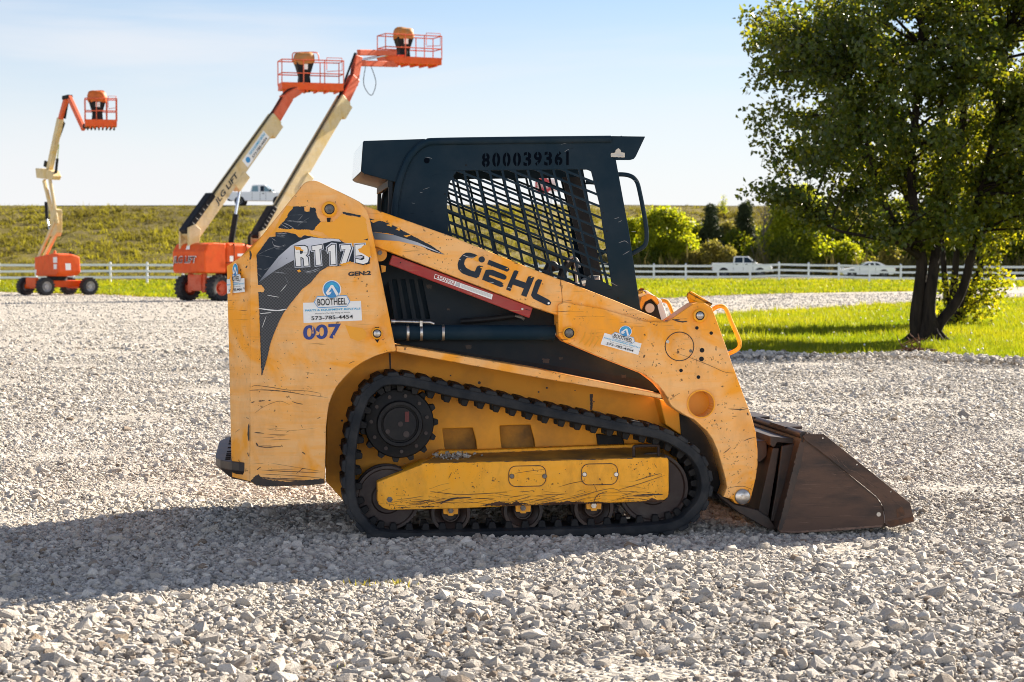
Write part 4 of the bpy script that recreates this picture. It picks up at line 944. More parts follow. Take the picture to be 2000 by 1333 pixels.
# track frame
frame_px = [(737, 942), (822.5, 908), (830, 905), (1039, 901), (1168, 898), (1290, 893), (1303, 894), (1306, 900), (1306.5, 964), (1304, 972), (1297.6, 977), (1240, 981), (1000, 988.5), (896.6, 993.7), (760, 996.5), (749, 993), (740, 986), (737, 979)]
m = MB(); m.prism(X(frame_px, 0.03), 0.03, 0.26)
m.prism(X([(737, 939), (822.5, 904.5), (832, 901), (860, 880), (925, 880), (1296, 866), (1296, 872), (1290, 894), (832, 905.5), (740, 942)], 0.27), 0.26, 0.34)
# dirty brown ledge sloping from the face up to the chassis
a = [P(822.5, 905, 0.032), P(1300, 893, 0.032), P(1290, 868, 0.33), P(868, 884, 0.33)]
m.add([tuple(p) for p in a] + [(p.x, p.y, p.z - 0.012) for p in a], [(0, 1, 2, 3), (7, 6, 5, 4), (0, 4, 5, 1), (1, 5, 6, 2), (2, 6, 7, 3), (3, 7, 4, 0)], 1)
tf = m.build("track_frame", [MAT['yellow_worn'], MAT['yellow_brown']], loader, bevel=0.006)
tf2 = mirror_part(tf, WID, loader)
def rrect(x0, y0, x1, y1, r, sk=0.0, n=6):
    out = []
    for cx, cy, a0 in ((x1 - r, y0 + r, -90), (x1 - r, y1 - r, 0), (x0 + r, y1 - r, 90), (x0 + r, y0 + r, 180)):
        for i in range(n + 1):
            a = math.radians(a0 + 90 * i / n); x, y = cx + r*math.cos(a), cy + r*math.sin(a); out.append((x, y - sk * (x - x0)))
    return out
for (x0, y0, x1, y1, bolt) in ((993.5, 911, 1066, 951, 'pin'), (1135.5, 907, 1206, 948, 'steel')):
    m = MB(); m.prism(X(rrect(x0, y0, x1, y1, 14, 0.022), 0.03), 0.027, 0.034); cp = m.build("cover_plate", MAT['yellow_worn'], tf)
    f = Flat(FR, 0.027); f.ring(rrect(x0, y0, x1, y1, 14, 0.022), 1.3, MAT['rust_dark'], 1)
    for bx in (x0 + 6, x1 - 2.5): f.disc((bx, (y0 + y1)/2 - 0.5), 3.8, MAT[bolt], 2); f.ring(circ(bx, (y0+y1)/2 - 0.5, 4.4, 16), 0.9, MAT['rust_dark'], 2)
    me = f.mb; b2 = f.build("cover_bolt", tf)
f = Flat(FR, 0.03)
f.disc((761, 976), 6, MAT['pin'], 1, 6)
rr = random.Random(9)
for k in range(80):
    x = rr.uniform(770, 1290); base = 989 - (x - 745) * 0.0225; y = base - abs(rr.gauss(0, 1)) * 13 - 1
    if y < 940: continue
    L = rr.uniform(10, 60); sl = rr.uniform(-0.30, 0.14)
    f.scratch([(x - L/2, y - sl*L/2), (x, y + rr.uniform(-2, 2)), (x + L/2, min(base, y + sl*L/2))], rr.uniform(0.35, 1.2), MAT['rust_scuff'] if k % 2 else MAT['hub'], 2)
for k in range(16):
    x = rr.uniform(775, 1290); base = 993.5 - (x - 745) * 0.0232; L = rr.uniform(12, 40); h = rr.uniform(2, 9)
    f.poly(ragged([(x - L, base - 0.4), (x - L*0.5, base - h*0.5), (x, base - h), (x + L*0.6, base - h*0.45), (x + L, base - 0.6), (x, base)], 0.9, 1.8, 60 + k), MAT['rust_scuff'], 1)
for pts, w in (([(1240, 940), (1265, 932), (1290, 925)], 1.6), ([(1277, 905), (1283, 915)], 1.2), ([(876, 935), (882, 923)], 1.4), ([(1205, 958), (1250, 945), (1300, 928)], 1.2), ([(1237, 968), (1262, 967), (1295, 966)], 4), ([(1005, 925), (1030, 921), (1064, 917)], 1.1), ([(1060, 985), (1120, 972), (1190, 955), (1215, 962)], 1.2), ([(1158, 985), (1166, 968), (1185, 960)], 1.8),
        ([(1160, 948), (1166, 960)], 1.0), ([(840, 960), (900, 966), (990, 962)], 1.6), ([(860, 985), (880, 975), (920, 972)], 4), ([(1013, 917), (1014, 921)], 1.6), ([(1040, 914), (1042, 920)], 1.6)): f.scratch(pts, w, dk, 3)
for k in range(60): f.disc((rr.uniform(745, 1300), rr.uniform(905, 985)), rr.uniform(0.5, 1.1), dk, 3, 7)
for k in range(26):
    x = rr.uniform(835, 1298); f.scratch([(x - 6, 905.5 - (x - 835)*0.024), (x + 6, 905.3 - (x - 835)*0.024)], rr.uniform(1, 2.4), dk, 3)
f.build("frame_scratches", tf)
m = MB(); m.tube(catmull([pt(1238, 893, 0.05), pt(1238, 878, 0.07), pt(1242, 872, 0.07), pt(1282, 871, 0.07), pt(1286, 876, 0.07), pt(1286, 892, 0.05)], 4), 0.008, 8); m.build("step_loop", MAT['rust_dark'], tf)
# --- counterweight bumper
q0 = P(487, 943, 0.03); q1 = P(487, 906, 0.03); qx = P(421, 880, 0.5)
pl = [(q0.x, 0.03), (q0.x - 0.05, 0.05), (q0.x - 0.085, 0.10), (qx.x + 0.03, 0.22), (qx.x + 0.005, 0.36), (qx.x, 0.5), (qx.x, WID - 0.5), (qx.x + 0.005, WID - 0.36), (qx.x + 0.03, WID - 0.22), (q0.x - 0.085, WID - 0.10), (q0.x - 0.05, WID - 0.05), (q0.x, WID - 0.03)]
m = MB(); z0, z1 = q0.z, q1.z + 0.005; n = len(pl)
v = [(x + (0.06 if 0 < i < n-1 else 0), y, z0) for i, (x, y) in enumerate(pl)] + [(x, y, z0 + 0.055) for x, y in pl] + [(x, y, z1) for x, y in pl]
f_ = [tuple(range(n-1, -1, -1)), tuple(range(2*n, 3*n))] + [(r_*n + i, r_*n + (i+1) % n, (r_+1)*n + (i+1) % n, (r_+1)*n + i) for r_ in (0, 1) for i in range(n)]
m.add(v, f_); cw = m.build("counterweight", MAT['rust_dark'], loader, bevel=0.006)
m = MB()
for y in (0.22, 0.30, 0.40, 0.50, 0.62, 0.84, 1.06, 1.18, 1.28, 1.4): m.box(qx.x + 0.055, xr + 0.0, y - 0.017, y + 0.017, z1 + 0.001, z1 + 0.004)
m.build("step_slot", MAT['void'], cw)

# --- bucket with quick-attach plate
Yb, Yb2 = -0.02, WID + 0.02
shell_px = [(1568, 849), (1563, 866), (1545, 940), (1522, 1020), (1521, 1034), (1527, 1041), (1560, 1042), (1723, 1030), (1784, 1019), (1785, 1013), (1723, 1022), (1560, 1034), (1534, 1033), (1529, 1026), (1552, 942), (1571, 866), (1574, 851)]
m = MB(); m.prism(X(shell_px, Yb + 0.015), Yb + 0.012, Yb2 - 0.012)
bk = m.build("bucket", MAT['rust_dark'], loader)
m = MB(); m.prism(X([(1571, 858), (1592, 872), (1700, 961), (1712, 971), (1725, 991), (1728, 1020), (1723, 1030), (1560, 1042), (1523, 1041), (1519, 1034), (1550, 925)], Yb), Yb, Yb + 0.012)
bs = m.build("bucket_side", MAT['rust'], bk, bevel=0.002); mirror_part(bs, WID, bk)
m = MB(); m.prism(X([(1567, 852), (1572, 848), (1581, 845.5), (1584, 848), (1608, 848), (1737, 951), (1776, 982), (1783, 1010), (1784, 1019), (1737, 1031), (1728, 1024), (1727, 1006), (1722, 984), (1712, 970), (1700, 960), (1590, 873), (1571.6, 860)], Yb), Yb - 0.012, Yb - 0.001, 0, [X(circ(1606.5, 855.5, 2.0, 10), Yb), X(circ(1673, 907.5, 2.0, 10), Yb), X(circ(1739.5, 960, 2.0, 10), Yb)])
bc = m.build("side_cutter", MAT['rust'], bk, bevel=0.002); mirror_part(bc, WID, bk)
f = Flat(FR, Yb - 0.0); f.disc((1716, 1005), 4.2, MAT['beige'], 2); f.build("bolt_hole", bs)
f = Flat(FR, Yb); rk = random.Random(12); MAT['rubbed'] = simple("rubbed_steel", (0.17, 0.105, 0.075), 0.5, 0.3, c2=(0.10, 0.06, 0.045), sc=30)
for k in range(46):
    y = rk.uniform(905, 1034); xl = 1566 - (y - 870) * 0.27; xr_ = min(1722, 1600 + (y - 880) * 1.25); x = rk.uniform(xl + 4, xr_ - 6); L = rk.uniform(8, 55)
    f.scratch([(x, y), (min(xr_ - 3, x + L * 0.5), y + rk.uniform(-0.8, 0.8)), (min(xr_ - 2, x + L), y + rk.uniform(-1.2, 1.2))], rk.uniform(0.35, 1.1), MAT['rubbed'] if rk.random() < 0.6 else MAT['rust_dark'], 1)
f.scratch([(1572, 862), (1600, 884), (1650, 925), (1700, 965), (1714, 976), (1723, 994), (1726, 1018)], 2.6, MAT['rust_dark'], 2, 0.7, 12)
f.poly(ragged([(1562, 862), (1572, 866), (1566, 900), (1556, 935), (1540, 1000), (1526, 1036), (1520, 1036), (1538, 960)], 1.2, 2.5, 81), MAT['rust_dark'], 1)
f.poly(ragged([(1524, 1037), (1560, 1037.5), (1640, 1032), (1722, 1026), (1722, 1029), (1640, 1036.5), (1560, 1041), (1525, 1040)], 0.7, 2, 84), MAT['rubbed'], 2)
f.build("bucket_wear", bs)
f = Flat(FR, Yb - 0.012)
for k in range(26):
    t = rk.uniform(0.02, 0.95); x = 1590 + 170 * t; y = 862 + 128 * t + rk.uniform(-4, 6); f.scratch([(x, y), (x + rk.uniform(6, 18), y + rk.uniform(4, 14))], rk.uniform(0.4, 1.0), MAT['rubbed'] if rk.random() < 0.6 else MAT['rust_dark'], 1)
f.poly(ragged([(1750, 995), (1762, 990), (1768, 1006), (1752, 1012)], 1.2, 2, 82), MAT['rust_scuff'], 2)
f.poly(ragged([(1731, 1019), (1784, 1009), (1784, 1017), (1740, 1028)], 1.0, 2, 83), MAT['rust_scuff'], 2)
f.build("cutter_wear", bc)
m = MB(); q = P(1571, 851, Yb); m.lathe((q.x, 0, q.z), [(0.02, Yb + 0.01), (0.02, Yb2 - 0.01)], 'Y', 14); m.box(q.x - 0.02, q.x + 0.07, Yb + 0.3, Yb + 0.62, q.z + 0.005, q.z + 0.02); m.box(q.x - 0.02, q.x + 0.07, 0.95, 1.3, q.z + 0.005, q.z + 0.02); m.build("bucket_lip", MAT['rust_dark'], bk)
# quick attach: two upright brackets, angle iron, lower blade
qa_ = X([(1548, 862), (1553, 866), (1536, 938), (1512, 1018), (1494, 1012), (1505, 950), (1516, 868)], 0.22)
for y in (0.10, 0.30, 0.50, 1.10, 1.30, 1.50): m = MB(); m.prism(qa_, y, y + 0.02); m.build("bucket_bracket", MAT['rust_dark'], bk, bevel=0.003)
m = MB(); m.prism(X([(1497, 850), (1552, 856), (1550, 866), (1512, 862), (1505, 872), (1498, 868)], 0.2), 0.13, WID - 0.13); m.prism(X([(1478, 862), (1500, 862), (1500, 892), (1484, 905), (1476, 892)], 0.2), 0.22, WID - 0.22)
m.prism(X([(1500, 872), (1512, 872), (1490, 1010), (1470, 1000)], 0.24), 0.14, WID - 0.14); m.build("coupler_plate", MAT['rust_dark'], loader, bevel=0.003)
m = MB(); m.prism(X([(1398, 962), (1413, 970), (1436, 985), (1452, 989), (1478, 996), (1500, 1010), (1516, 1034), (1500, 1034), (1440, 1000), (1405, 972)], 0.1), 0.08, 0.24); m.prism(X([(1398, 962), (1413, 970), (1436, 985), (1452, 989), (1478, 996), (1500, 1010), (1516, 1034), (1500, 1034), (1440, 1000), (1405, 972)], 0.1), WID - 0.24, WID - 0.08)
m.build("coupler_arm", MAT['rust_dark'], loader, bevel=0.004)
m = MB(); 
for y in (0.45, 1.15):
    m.tube([pt(1330, 760, 0.45)[:1] + (y,) + pt(1330, 760, 0.45)[2:], pt(1420, 830, 0.45)[:1] + (y,) + pt(1420, 830, 0.45)[2:]], 0.045, 16, 0); m.tube([pt(1418, 828, 0.45)[:1] + (y,) + pt(1418, 828, 0.45)[2:], pt(1488, 880, 0.45)[:1] + (y,) + pt(1488, 880, 0.45)[2:]], 0.024, 12, 1)
m.build("tilt_cylinder", [MAT['black'], MAT['rod']], loader)
m = MB(); m.box(P(1300, 900, 0.5).x, P(1345, 900, 0.5).x, 0.36, WID - 0.36, 0.3, 0.85); m.build("front_bulkhead", MAT['black'], loader)
for y0 in (0.19, WID - 0.36):
    m = MB(); m.prism(X([(1325, 795), (1365, 822), (1395, 875), (1422, 945), (1402, 975), (1340, 960)], 0.2), y0, y0 + 0.17); m.build("frame_nose", MAT['black'], loader)
# ------------------------------------------------------------------ ground, gravel lot, driveway, grass
def lerp_poly(pts, step=1.2, amp=0.0, seed=1):
    r = random.Random(seed); out = []; n = len(pts)
    for i in range(n):
        a, b = Vector(pts[i]), Vector(pts[(i+1) % n]); L = (b - a).length; k = max(1, min(60, int(L / step)))
        for s in range(k):
            p = a.lerp(b, s / k)
            if 0 < s: p += Vector((r.uniform(-amp, amp), r.uniform(-amp, amp)))
            out.append((p.x, p.y))
    return out
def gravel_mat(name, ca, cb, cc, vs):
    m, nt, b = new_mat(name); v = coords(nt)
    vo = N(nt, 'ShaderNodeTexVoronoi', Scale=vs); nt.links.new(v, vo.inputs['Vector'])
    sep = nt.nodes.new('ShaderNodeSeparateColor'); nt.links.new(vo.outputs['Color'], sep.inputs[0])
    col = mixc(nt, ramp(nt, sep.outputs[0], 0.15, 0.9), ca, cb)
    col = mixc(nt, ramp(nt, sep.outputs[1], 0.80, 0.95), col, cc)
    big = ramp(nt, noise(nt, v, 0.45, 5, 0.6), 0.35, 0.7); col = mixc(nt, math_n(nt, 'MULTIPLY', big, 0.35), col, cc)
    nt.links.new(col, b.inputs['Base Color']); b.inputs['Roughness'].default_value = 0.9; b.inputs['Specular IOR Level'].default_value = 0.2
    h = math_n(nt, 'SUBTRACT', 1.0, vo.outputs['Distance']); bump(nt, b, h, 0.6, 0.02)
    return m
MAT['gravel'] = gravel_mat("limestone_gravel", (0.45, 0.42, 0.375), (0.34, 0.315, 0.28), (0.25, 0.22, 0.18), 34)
def grass_mat(name, a, b_, c, sc=0.25):
    m, nt, b = new_mat(name); v = coords(nt)
    col = mixc(nt, ramp(nt, noise(nt, v, sc, 6, 0.65), 0.35, 0.65), a, b_)
    col = mixc(nt, ramp(nt, noise(nt, v, sc * 9, 5, 0.7), 0.5, 0.75), col, c)
    nt.links.new(col, b.inputs['Base Color']); b.inputs['Roughness'].default_value = 0.9; b.inputs['Specular IOR Level'].default_value = 0.1
    bump(nt, b, noise(nt, v, 9, 5, 0.7), 0.8, 0.08)
    return m
MAT['lawn'] = grass_mat("lawn_soil_and_grass", (0.14, 0.155, 0.009), (0.185, 0.18, 0.016), (0.09, 0.115, 0.009))
def tone_mat(name, c0, c1, attr='tone', transl=0.45, rough=0.6, inst=False, spec=0.25, tcol=None):
    """leaf-like material, colour picked per blade or leaf"""
    m = bpy.data.materials.new(name); m.use_nodes = True; nt = m.node_tree; b = nt.nodes['Principled BSDF']; out = nt.nodes['Material Output']
    at = nt.nodes.new('ShaderNodeAttribute'); at.attribute_name = attr; at.attribute_type = 'INSTANCER' if inst else 'GEOMETRY'
    col = mixc(nt, at.outputs['Fac'], c0, c1)
    nt.links.new(col, b.inputs['Base Color']); b.inputs['Roughness'].default_value = rough; b.inputs['Specular IOR Level'].default_value = spec
    if transl > 0:
        tr = nt.nodes.new('ShaderNodeBsdfTranslucent')
        if tcol: nt.links.new(mixc(nt, at.outputs['Fac'], tcol[0], tcol[1]), tr.inputs['Color'])
        else: nt.links.new(col, tr.inputs['Color'])
        mx = nt.nodes.new('ShaderNodeMixShader'); mx.inputs[0].default_value = transl
        nt.links.new(b.outputs[0], mx.inputs[1]); nt.links.new(tr.outputs[0], mx.inputs[2]); nt.links.new(mx.outputs[0], out.inputs['Surface'])
    return m
m = MB(); m.add([(-900, -40, -0.012), (900, -40, -0.012), (900, 1500, -0.012), (-900, 1500, -0.012)], [(0, 1, 2, 3)])
g = m.build("ground", MAT['lawn'], fix=False); tag(g, kind='structure', label="grass field around the lot and road")
g3 = lambda *a: ground_xy(*a)
near_edge = [g3(2200, 722), g3(2000, 712), g3(1850, 705), g3(1790, 694), g3(1700, 699), g3(1600, 701), g3(1500, 700), g3(1440, 699), g3(1360, 694), g3(1300, 680), g3(1255, 655)]
isl_tip = [g3(1250, 640), g3(1290, 627), g3(1340, 621), g3(1420, 615), g3(1520, 609), g3(1620, 602.5), g3(1780, 592), g3(2000, 583), g3(2300, 574)]
far_edge = [g3(2400, 551), g3(2000, 560.5), g3(1782, 569.6), g3(1560, 573), g3(1398, 578), g3(1293, 583), g3(1000, 586), g3(450, 586), g3(390, 584.5), g3(300, 581), g3(202, 576), g3(80, 573), g3(0, 570.5), g3(-250, 568)]
lot = [(-9, -8), (14, -8), (22, 8)] + near_edge + isl_tip + far_edge + [(-45, 40), (-22, 8)]
lot = lerp_poly(lot, 0.9, 0.16, 3)
tr = tessellate_polygon([[Vector((a, b, 0)) for a, b in lot]])
m = MB(); m.add([(a, b, 0.0) for a, b in lot], [tuple(t) for t in tr])
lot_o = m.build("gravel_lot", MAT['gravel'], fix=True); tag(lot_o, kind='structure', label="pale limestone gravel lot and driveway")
for p in lot_o.data.polygons:
    if p.normal.z < 0: lot_o.data.flip_normals(); break
lot_np = np.array(lot)
def inside(poly, x, y):
    n = len(poly); c = np.zeros(len(x), bool); j = n - 1
    for i in range(n):
        xi, yi = poly[i]; xj, yj = poly[j]
        if yi != yj:
            k = ((yi > y) != (yj > y)) & (x < (xj - xi) * (y - yi) / (yj - yi) + xi); c ^= k
        j = i
    return c
# --- loose stones: one object nobody could count
def scatter(y0, y1, dens, m0=2.1, k=0.27):
    """random ground points in the wedge the place is looked at from, with margin"""
    area = k * (y1*y1 - y0*y0) + 2*m0*(y1 - y0); n = int(area * dens)
    y = np.sqrt(rng.uniform((y0 + m0/k)**2, (y1 + m0/k)**2, n)) - m0/k
    x = rng.uniform(-1, 1, n) * (k * y + m0)
    return x, y
pts, scl, tone = [], [], []
def add_stones(y0, y1, dens, s_med, s_sig, smax, tone_shift=0.0, flat=1.0):
    x, y = scatter(y0, y1, dens); k = inside(lot, x, y + rng.normal(0, 0.25, len(y))); x, y = x[k], y[k]
    s = np.minimum(s_med * np.exp(rng.normal(0, s_sig, len(x))), smax)
    pts.append(np.stack([x, y, rng.uniform(-0.35, 0.30, len(x)) * s * 0.6], 1))
    scl.append(np.stack([s * rng.uniform(0.8, 1.4, len(x)), s * rng.uniform(0.75, 1.2, len(x)), s * rng.uniform(0.5, 1.0, len(x)) * flat], 1))
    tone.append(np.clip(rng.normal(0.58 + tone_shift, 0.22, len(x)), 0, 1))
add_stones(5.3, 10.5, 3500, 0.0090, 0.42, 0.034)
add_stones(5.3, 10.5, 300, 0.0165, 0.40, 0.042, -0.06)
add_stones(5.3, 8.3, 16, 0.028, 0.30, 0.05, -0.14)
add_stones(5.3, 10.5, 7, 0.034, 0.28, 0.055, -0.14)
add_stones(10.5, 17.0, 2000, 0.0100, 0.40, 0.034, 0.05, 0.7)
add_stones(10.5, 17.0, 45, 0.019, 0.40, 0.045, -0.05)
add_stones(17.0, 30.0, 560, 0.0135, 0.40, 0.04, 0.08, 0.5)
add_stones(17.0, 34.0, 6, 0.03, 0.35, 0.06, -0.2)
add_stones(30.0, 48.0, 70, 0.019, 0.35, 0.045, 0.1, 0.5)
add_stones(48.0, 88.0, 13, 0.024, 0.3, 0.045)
# ridge of bigger stones along the grass edge
ne = np.array(near_edge); 
for i in range(len(ne) - 1):
    L = np.linalg.norm(ne[i+1] - ne[i]); n = int(L * 260); t = rng.uniform(0, 1, n)[:, None]
    q = ne[i] * (1 - t) + ne[i+1] * t; q[:, 1] -= np.abs(rng.normal(0.25, 0.5, n)); q[:, 0] += rng.normal(0, 0.2, n)
    s = np.minimum(0.021 * np.exp(rng.normal(0, 0.42, n)), 0.07); pts.append(np.stack([q[:, 0], q[:, 1], 0.02 + rng.uniform(0, 0.05, n)], 1)); scl.append(np.stack([s*1.2, s, s*0.8], 1)); tone.append(np.clip(rng.normal(0.45, 0.25, n), 0, 1))
# grit that collected on the track frame ledge
n = 260; gx = rng.normal(887, 17, n); gy = 893 + rng.normal(0, 4.5, n) - np.abs(gx - 887)*0.02; L_ = []
for a, b in zip(gx, gy):
    q = FR.M @ P(a, b, 0.10 + rng.uniform(0, 0.16)); L_.append(tuple(q))
s = np.minimum(0.004 * np.exp(rng.normal(0, 0.5, n)), 0.016); pts.append(np.array(L_)); scl.append(np.stack([s*1.2, s, s*0.8], 1)); tone.append(np.clip(rng.normal(0.3, 0.25, n), 0, 1))
pts, scl, tone = np.concatenate(pts), np.concatenate(scl), np.concatenate(tone)
def und(x, y):     # shallow humps and hollows, patches of coarser and darker stone
    return np.sin(1.3*x + 0.8*np.sin(1.1*y)) * np.sin(1.7*y + 0.6*np.sin(0.9*x)) + 0.6*np.sin(3.1*x + y) * np.sin(2.6*y - 0.7*x)
uu = und(pts[:, 0], pts[:, 1]); low = pts[:, 2] < 0.16
pts[:, 2] += np.where(low, 0.009 * (uu + 0.9), 0); scl *= np.where(low, np.clip(1 + 0.16*uu, 0.75, 1.4), 1)[:, None]
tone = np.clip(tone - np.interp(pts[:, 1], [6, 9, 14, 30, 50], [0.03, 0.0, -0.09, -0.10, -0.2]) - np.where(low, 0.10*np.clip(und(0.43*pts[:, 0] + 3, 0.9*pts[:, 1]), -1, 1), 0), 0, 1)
def stone_mat():
    m, nt, b = new_mat("limestone_chip"); at = nt.nodes.new('ShaderNodeAttribute'); at.attribute_name = 'tone'; at.attribute_type = 'INSTANCER'
    cr = nt.nodes.new('ShaderNodeValToRGB'); e = cr.color_ramp.elements
    e[0].position = 0.0; e[0].color = (0.16, 0.14, 0.12, 1); e[1].position = 1.0; e[1].color = (0.75, 0.70, 0.62, 1)
    for p, c in ((0.10, (0.29, 0.21, 0.14, 1)), (0.2, (0.30, 0.275, 0.25, 1)), (0.45, (0.52, 0.475, 0.415, 1)), (0.75, (0.64, 0.59, 0.52, 1))):
        q = e.new(p); q.color = c
    nt.links.new(at.outputs['Fac'], cr.inputs[0])
    v = coords(nt); col = mixc(nt, ramp(nt, noise(nt, v, 2.2, 5, 0.65), 0.4, 0.75, 0, 0.4), cr.outputs[0], (0.46, 0.40, 0.32))
    nt.links.new(col, b.inputs['Base Color']); b.inputs['Roughness'].default_value = 0.85; b.inputs['Specular IOR Level'].default_value = 0.25
    bump(nt, b, noise(nt, v, 5, 5, 0.7), 0.5, 0.2)
    return m
MAT['stone'] = stone_mat()
def stones_object():
    me = bpy.data.meshes.new("loose_gravel"); n = len(pts); me.vertices.add(n); me.vertices.foreach_set('co', pts.astype(np.float32).ravel())
    a = me.attributes.new('scl', 'FLOAT_VECTOR', 'POINT'); a.data.foreach_set('vector', scl.astype(np.float32).ravel())
    r = rng.uniform(-0.6, 0.6, (n, 3)); r[:, 2] = rng.uniform(0, 6.283, n)
    a = me.attributes.new('rot', 'FLOAT_VECTOR', 'POINT'); a.data.foreach_set('vector', r.astype(np.float32).ravel())
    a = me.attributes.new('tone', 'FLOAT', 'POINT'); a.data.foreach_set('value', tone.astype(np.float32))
    a = me.attributes.new('pick', 'INT', 'POINT'); a.data.foreach_set('value', rng.integers(0, 12, n).astype(np.int32))
    me.materials.append(MAT['stone'])
    o = bpy.data.objects.new("loose_gravel", me); COL.objects.link(o)
    nt = bpy.data.node_groups.new("stones", 'GeometryNodeTree')
    nt.interface.new_socket("Geometry", in_out='INPUT', socket_type='NodeSocketGeometry'); nt.interface.new_socket("Geometry", in_out='OUTPUT', socket_type='NodeSocketGeometry')
    gi, go = nt.nodes.new('NodeGroupInput'), nt.nodes.new('NodeGroupOutput'); L = nt.links
    join = nt.nodes.new('GeometryNodeJoinGeometry')
    for k in range(12):
        p = nt.nodes.new('GeometryNodePoints'); p.inputs['Count'].default_value = 15 + k % 6
        rv = nt.nodes.new('FunctionNodeRandomValue'); rv.data_type = 'FLOAT_VECTOR'; rv.inputs[0].default_value = (-1, -1, -1); rv.inputs[1].default_value = (1, 1, 1); rv.inputs['Seed'].default_value = 31 + k
        nz = nt.nodes.new('ShaderNodeVectorMath'); nz.operation = 'NORMALIZE'; L.new(rv.outputs[0], nz.inputs[0]); L.new(nz.outputs[0], p.inputs['Position'])
        ch = nt.nodes.new('GeometryNodeConvexHull'); L.new(p.outputs[0], ch.inputs[0])
        sm = nt.nodes.new('GeometryNodeSetMaterial'); sm.inputs['Material'].default_value = MAT['stone']; L.new(ch.outputs[0], sm.inputs['Geometry'])
        g2 = nt.nodes.new('GeometryNodeGeometryToInstance'); L.new(sm.outputs[0], g2.inputs[0]); L.new(g2.outputs[0], join.inputs[0])
    ip = nt.nodes.new('GeometryNodeInstanceOnPoints'); ip.inputs['Pick Instance'].default_value = True
    L.new(gi.outputs[0], ip.inputs['Points']); L.new(join.outputs[0], ip.inputs['Instance'])
    for nm, ty, sk in (('scl', 'FLOAT_VECTOR', 'Scale'), ('rot', 'FLOAT_VECTOR', 'Rotation'), ('pick', 'INT', 'Instance Index')):
        na = nt.nodes.new('GeometryNodeInputNamedAttribute'); na.data_type = ty; na.inputs[0].default_value = nm
        src = na.outputs[0]
        if sk == 'Rotation':
            er = nt.nodes.new('FunctionNodeEulerToRotation'); L.new(src, er.inputs[0]); src = er.outputs[0]
        L.new(src, ip.inputs[sk])
    L.new(ip.outputs[0], go.inputs[0])
    md = o.modifiers.new("stones", 'NODES'); md.node_group = nt
    return o
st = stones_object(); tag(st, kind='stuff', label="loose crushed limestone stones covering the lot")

# --- grass blades
def blades(x, y, h, w, per, z=None, lean=0.5, seed=1):
    """triangular blades; per = blades per tuft"""
    r = np.random.default_rng(seed); n = len(x) * per
    bx = np.repeat(x, per) + r.normal(0, 0.05, n); by = np.repeat(y, per) + r.normal(0, 0.05, n); bz = np.zeros(n) if z is None else np.repeat(z, per)
    hh = np.repeat(h, per) * r.uniform(0.5, 1.15, n); ww = np.repeat(np.broadcast_to(w, x.shape), per) * r.uniform(0.6, 1.2, n)
    a = r.uniform(0, 6.283, n); ln = r.normal(0, lean, n) * hh; la = r.uniform(0, 6.283, n)
    dx, dy = np.cos(a) * ww / 2, np.sin(a) * ww / 2
    v = np.empty((n, 3, 3)); v[:, 0] = np.stack([bx - dx, by - dy, bz - 0.01], 1); v[:, 1] = np.stack([bx + dx, by + dy, bz - 0.01], 1)
    v[:, 2] = np.stack([bx + np.cos(la)*ln, by + np.sin(la)*ln, bz + hh], 1)
    t = np.clip(np.repeat(r.uniform(0, 1, len(x)), per) * 0.6 + r.uniform(0, 0.4, n), 0, 1)
    return v.reshape(-1, 3), np.arange(n * 3).reshape(-1, 3), np.repeat(t, 3)
MAT['blade'] = tone_mat("grass_blade", (0.06, 0.088, 0.004), (0.22, 0.21, 0.010), transl=0.5, rough=0.5, tcol=((0.19, 0.28, 0.004), (0.50, 0.455, 0.012)))
vs, fs_, ts_ = [], [], []; off = 0
for y0, y1, dens, h, w, per, m0, k in ((26, 36, 120, 0.075, 0.016, 9, 3, 0.36), (36, 54, 62, 0.085, 0.022, 8, 3, 0.36), (54, 80, 18, 0.09, 0.035, 7, 3, 0.38), (80, 112, 8, 0.10, 0.06, 6, 4, 0.38), (112, 150, 5, 0.13, 0.09, 6, 5, 0.38)):
    x, y = scatter(y0, y1, dens, m0, k); kk = ~inside(lot, x, y + rng.normal(0, 0.12, len(x)))
    if y0 < 60: kk &= (x > -2)
    x, y = x[kk], y[kk]; hh = h * np.exp(rng.normal(0, 0.35, len(x)))
    patch = np.sin(x*0.9 + 1.3*np.sin(y*0.5)) * np.cos(y*0.35 + 0.5*np.sin(x*0.4)); hh *= 1 + 0.35*patch
    a, b, c = blades(x, y, hh, w, per, seed=int(y0)); vs.append(a); fs_.append(b + off); ts_.append(np.clip(c*0.9 - 0.02 + 0.26*np.repeat(patch, per*3), 0, 1)); off += len(a)
go_ = fast_mesh("grass", np.concatenate(vs), np.concatenate(fs_), MAT['blade'], {'tone': np.concatenate(ts_)}); tag(go_, kind='stuff', label="short sunlit grass of the verge and field")

# dry tan grass where lot and lawn meet, small white flowers in the lawn
dx_, dy_ = [], []
for edge, nper, sg_ in ((near_edge, 26, 0.35), (isl_tip, 8, 0.5), (far_edge, 5, 1.3)):
    ea = np.array(edge)
    for i in range(len(ea) - 1):
        L = np.linalg.norm(ea[i+1] - ea[i]); n = int(min(L, 60) * nper); t = rng.uniform(0, 1, n)[:, None]; q = ea[i]*(1-t) + ea[i+1]*t; k = np.sin(q[:, 0]*0.7 + 1.0) + np.sin(q[:, 0]*0.23) > rng.uniform(-1.2, 1.4, n)
        dx_.append(q[k, 0] + rng.normal(0, 0.2, k.sum())); dy_.append(q[k, 1] + rng.normal(0, sg_, k.sum()))
dx_, dy_ = np.concatenate(dx_), np.concatenate(dy_); a, b, c = blades(dx_, dy_, np.full(len(dx_), 0.045), np.clip(dy_ * 0.0006, 0.014, 0.05), 6, lean=1.1, seed=91)
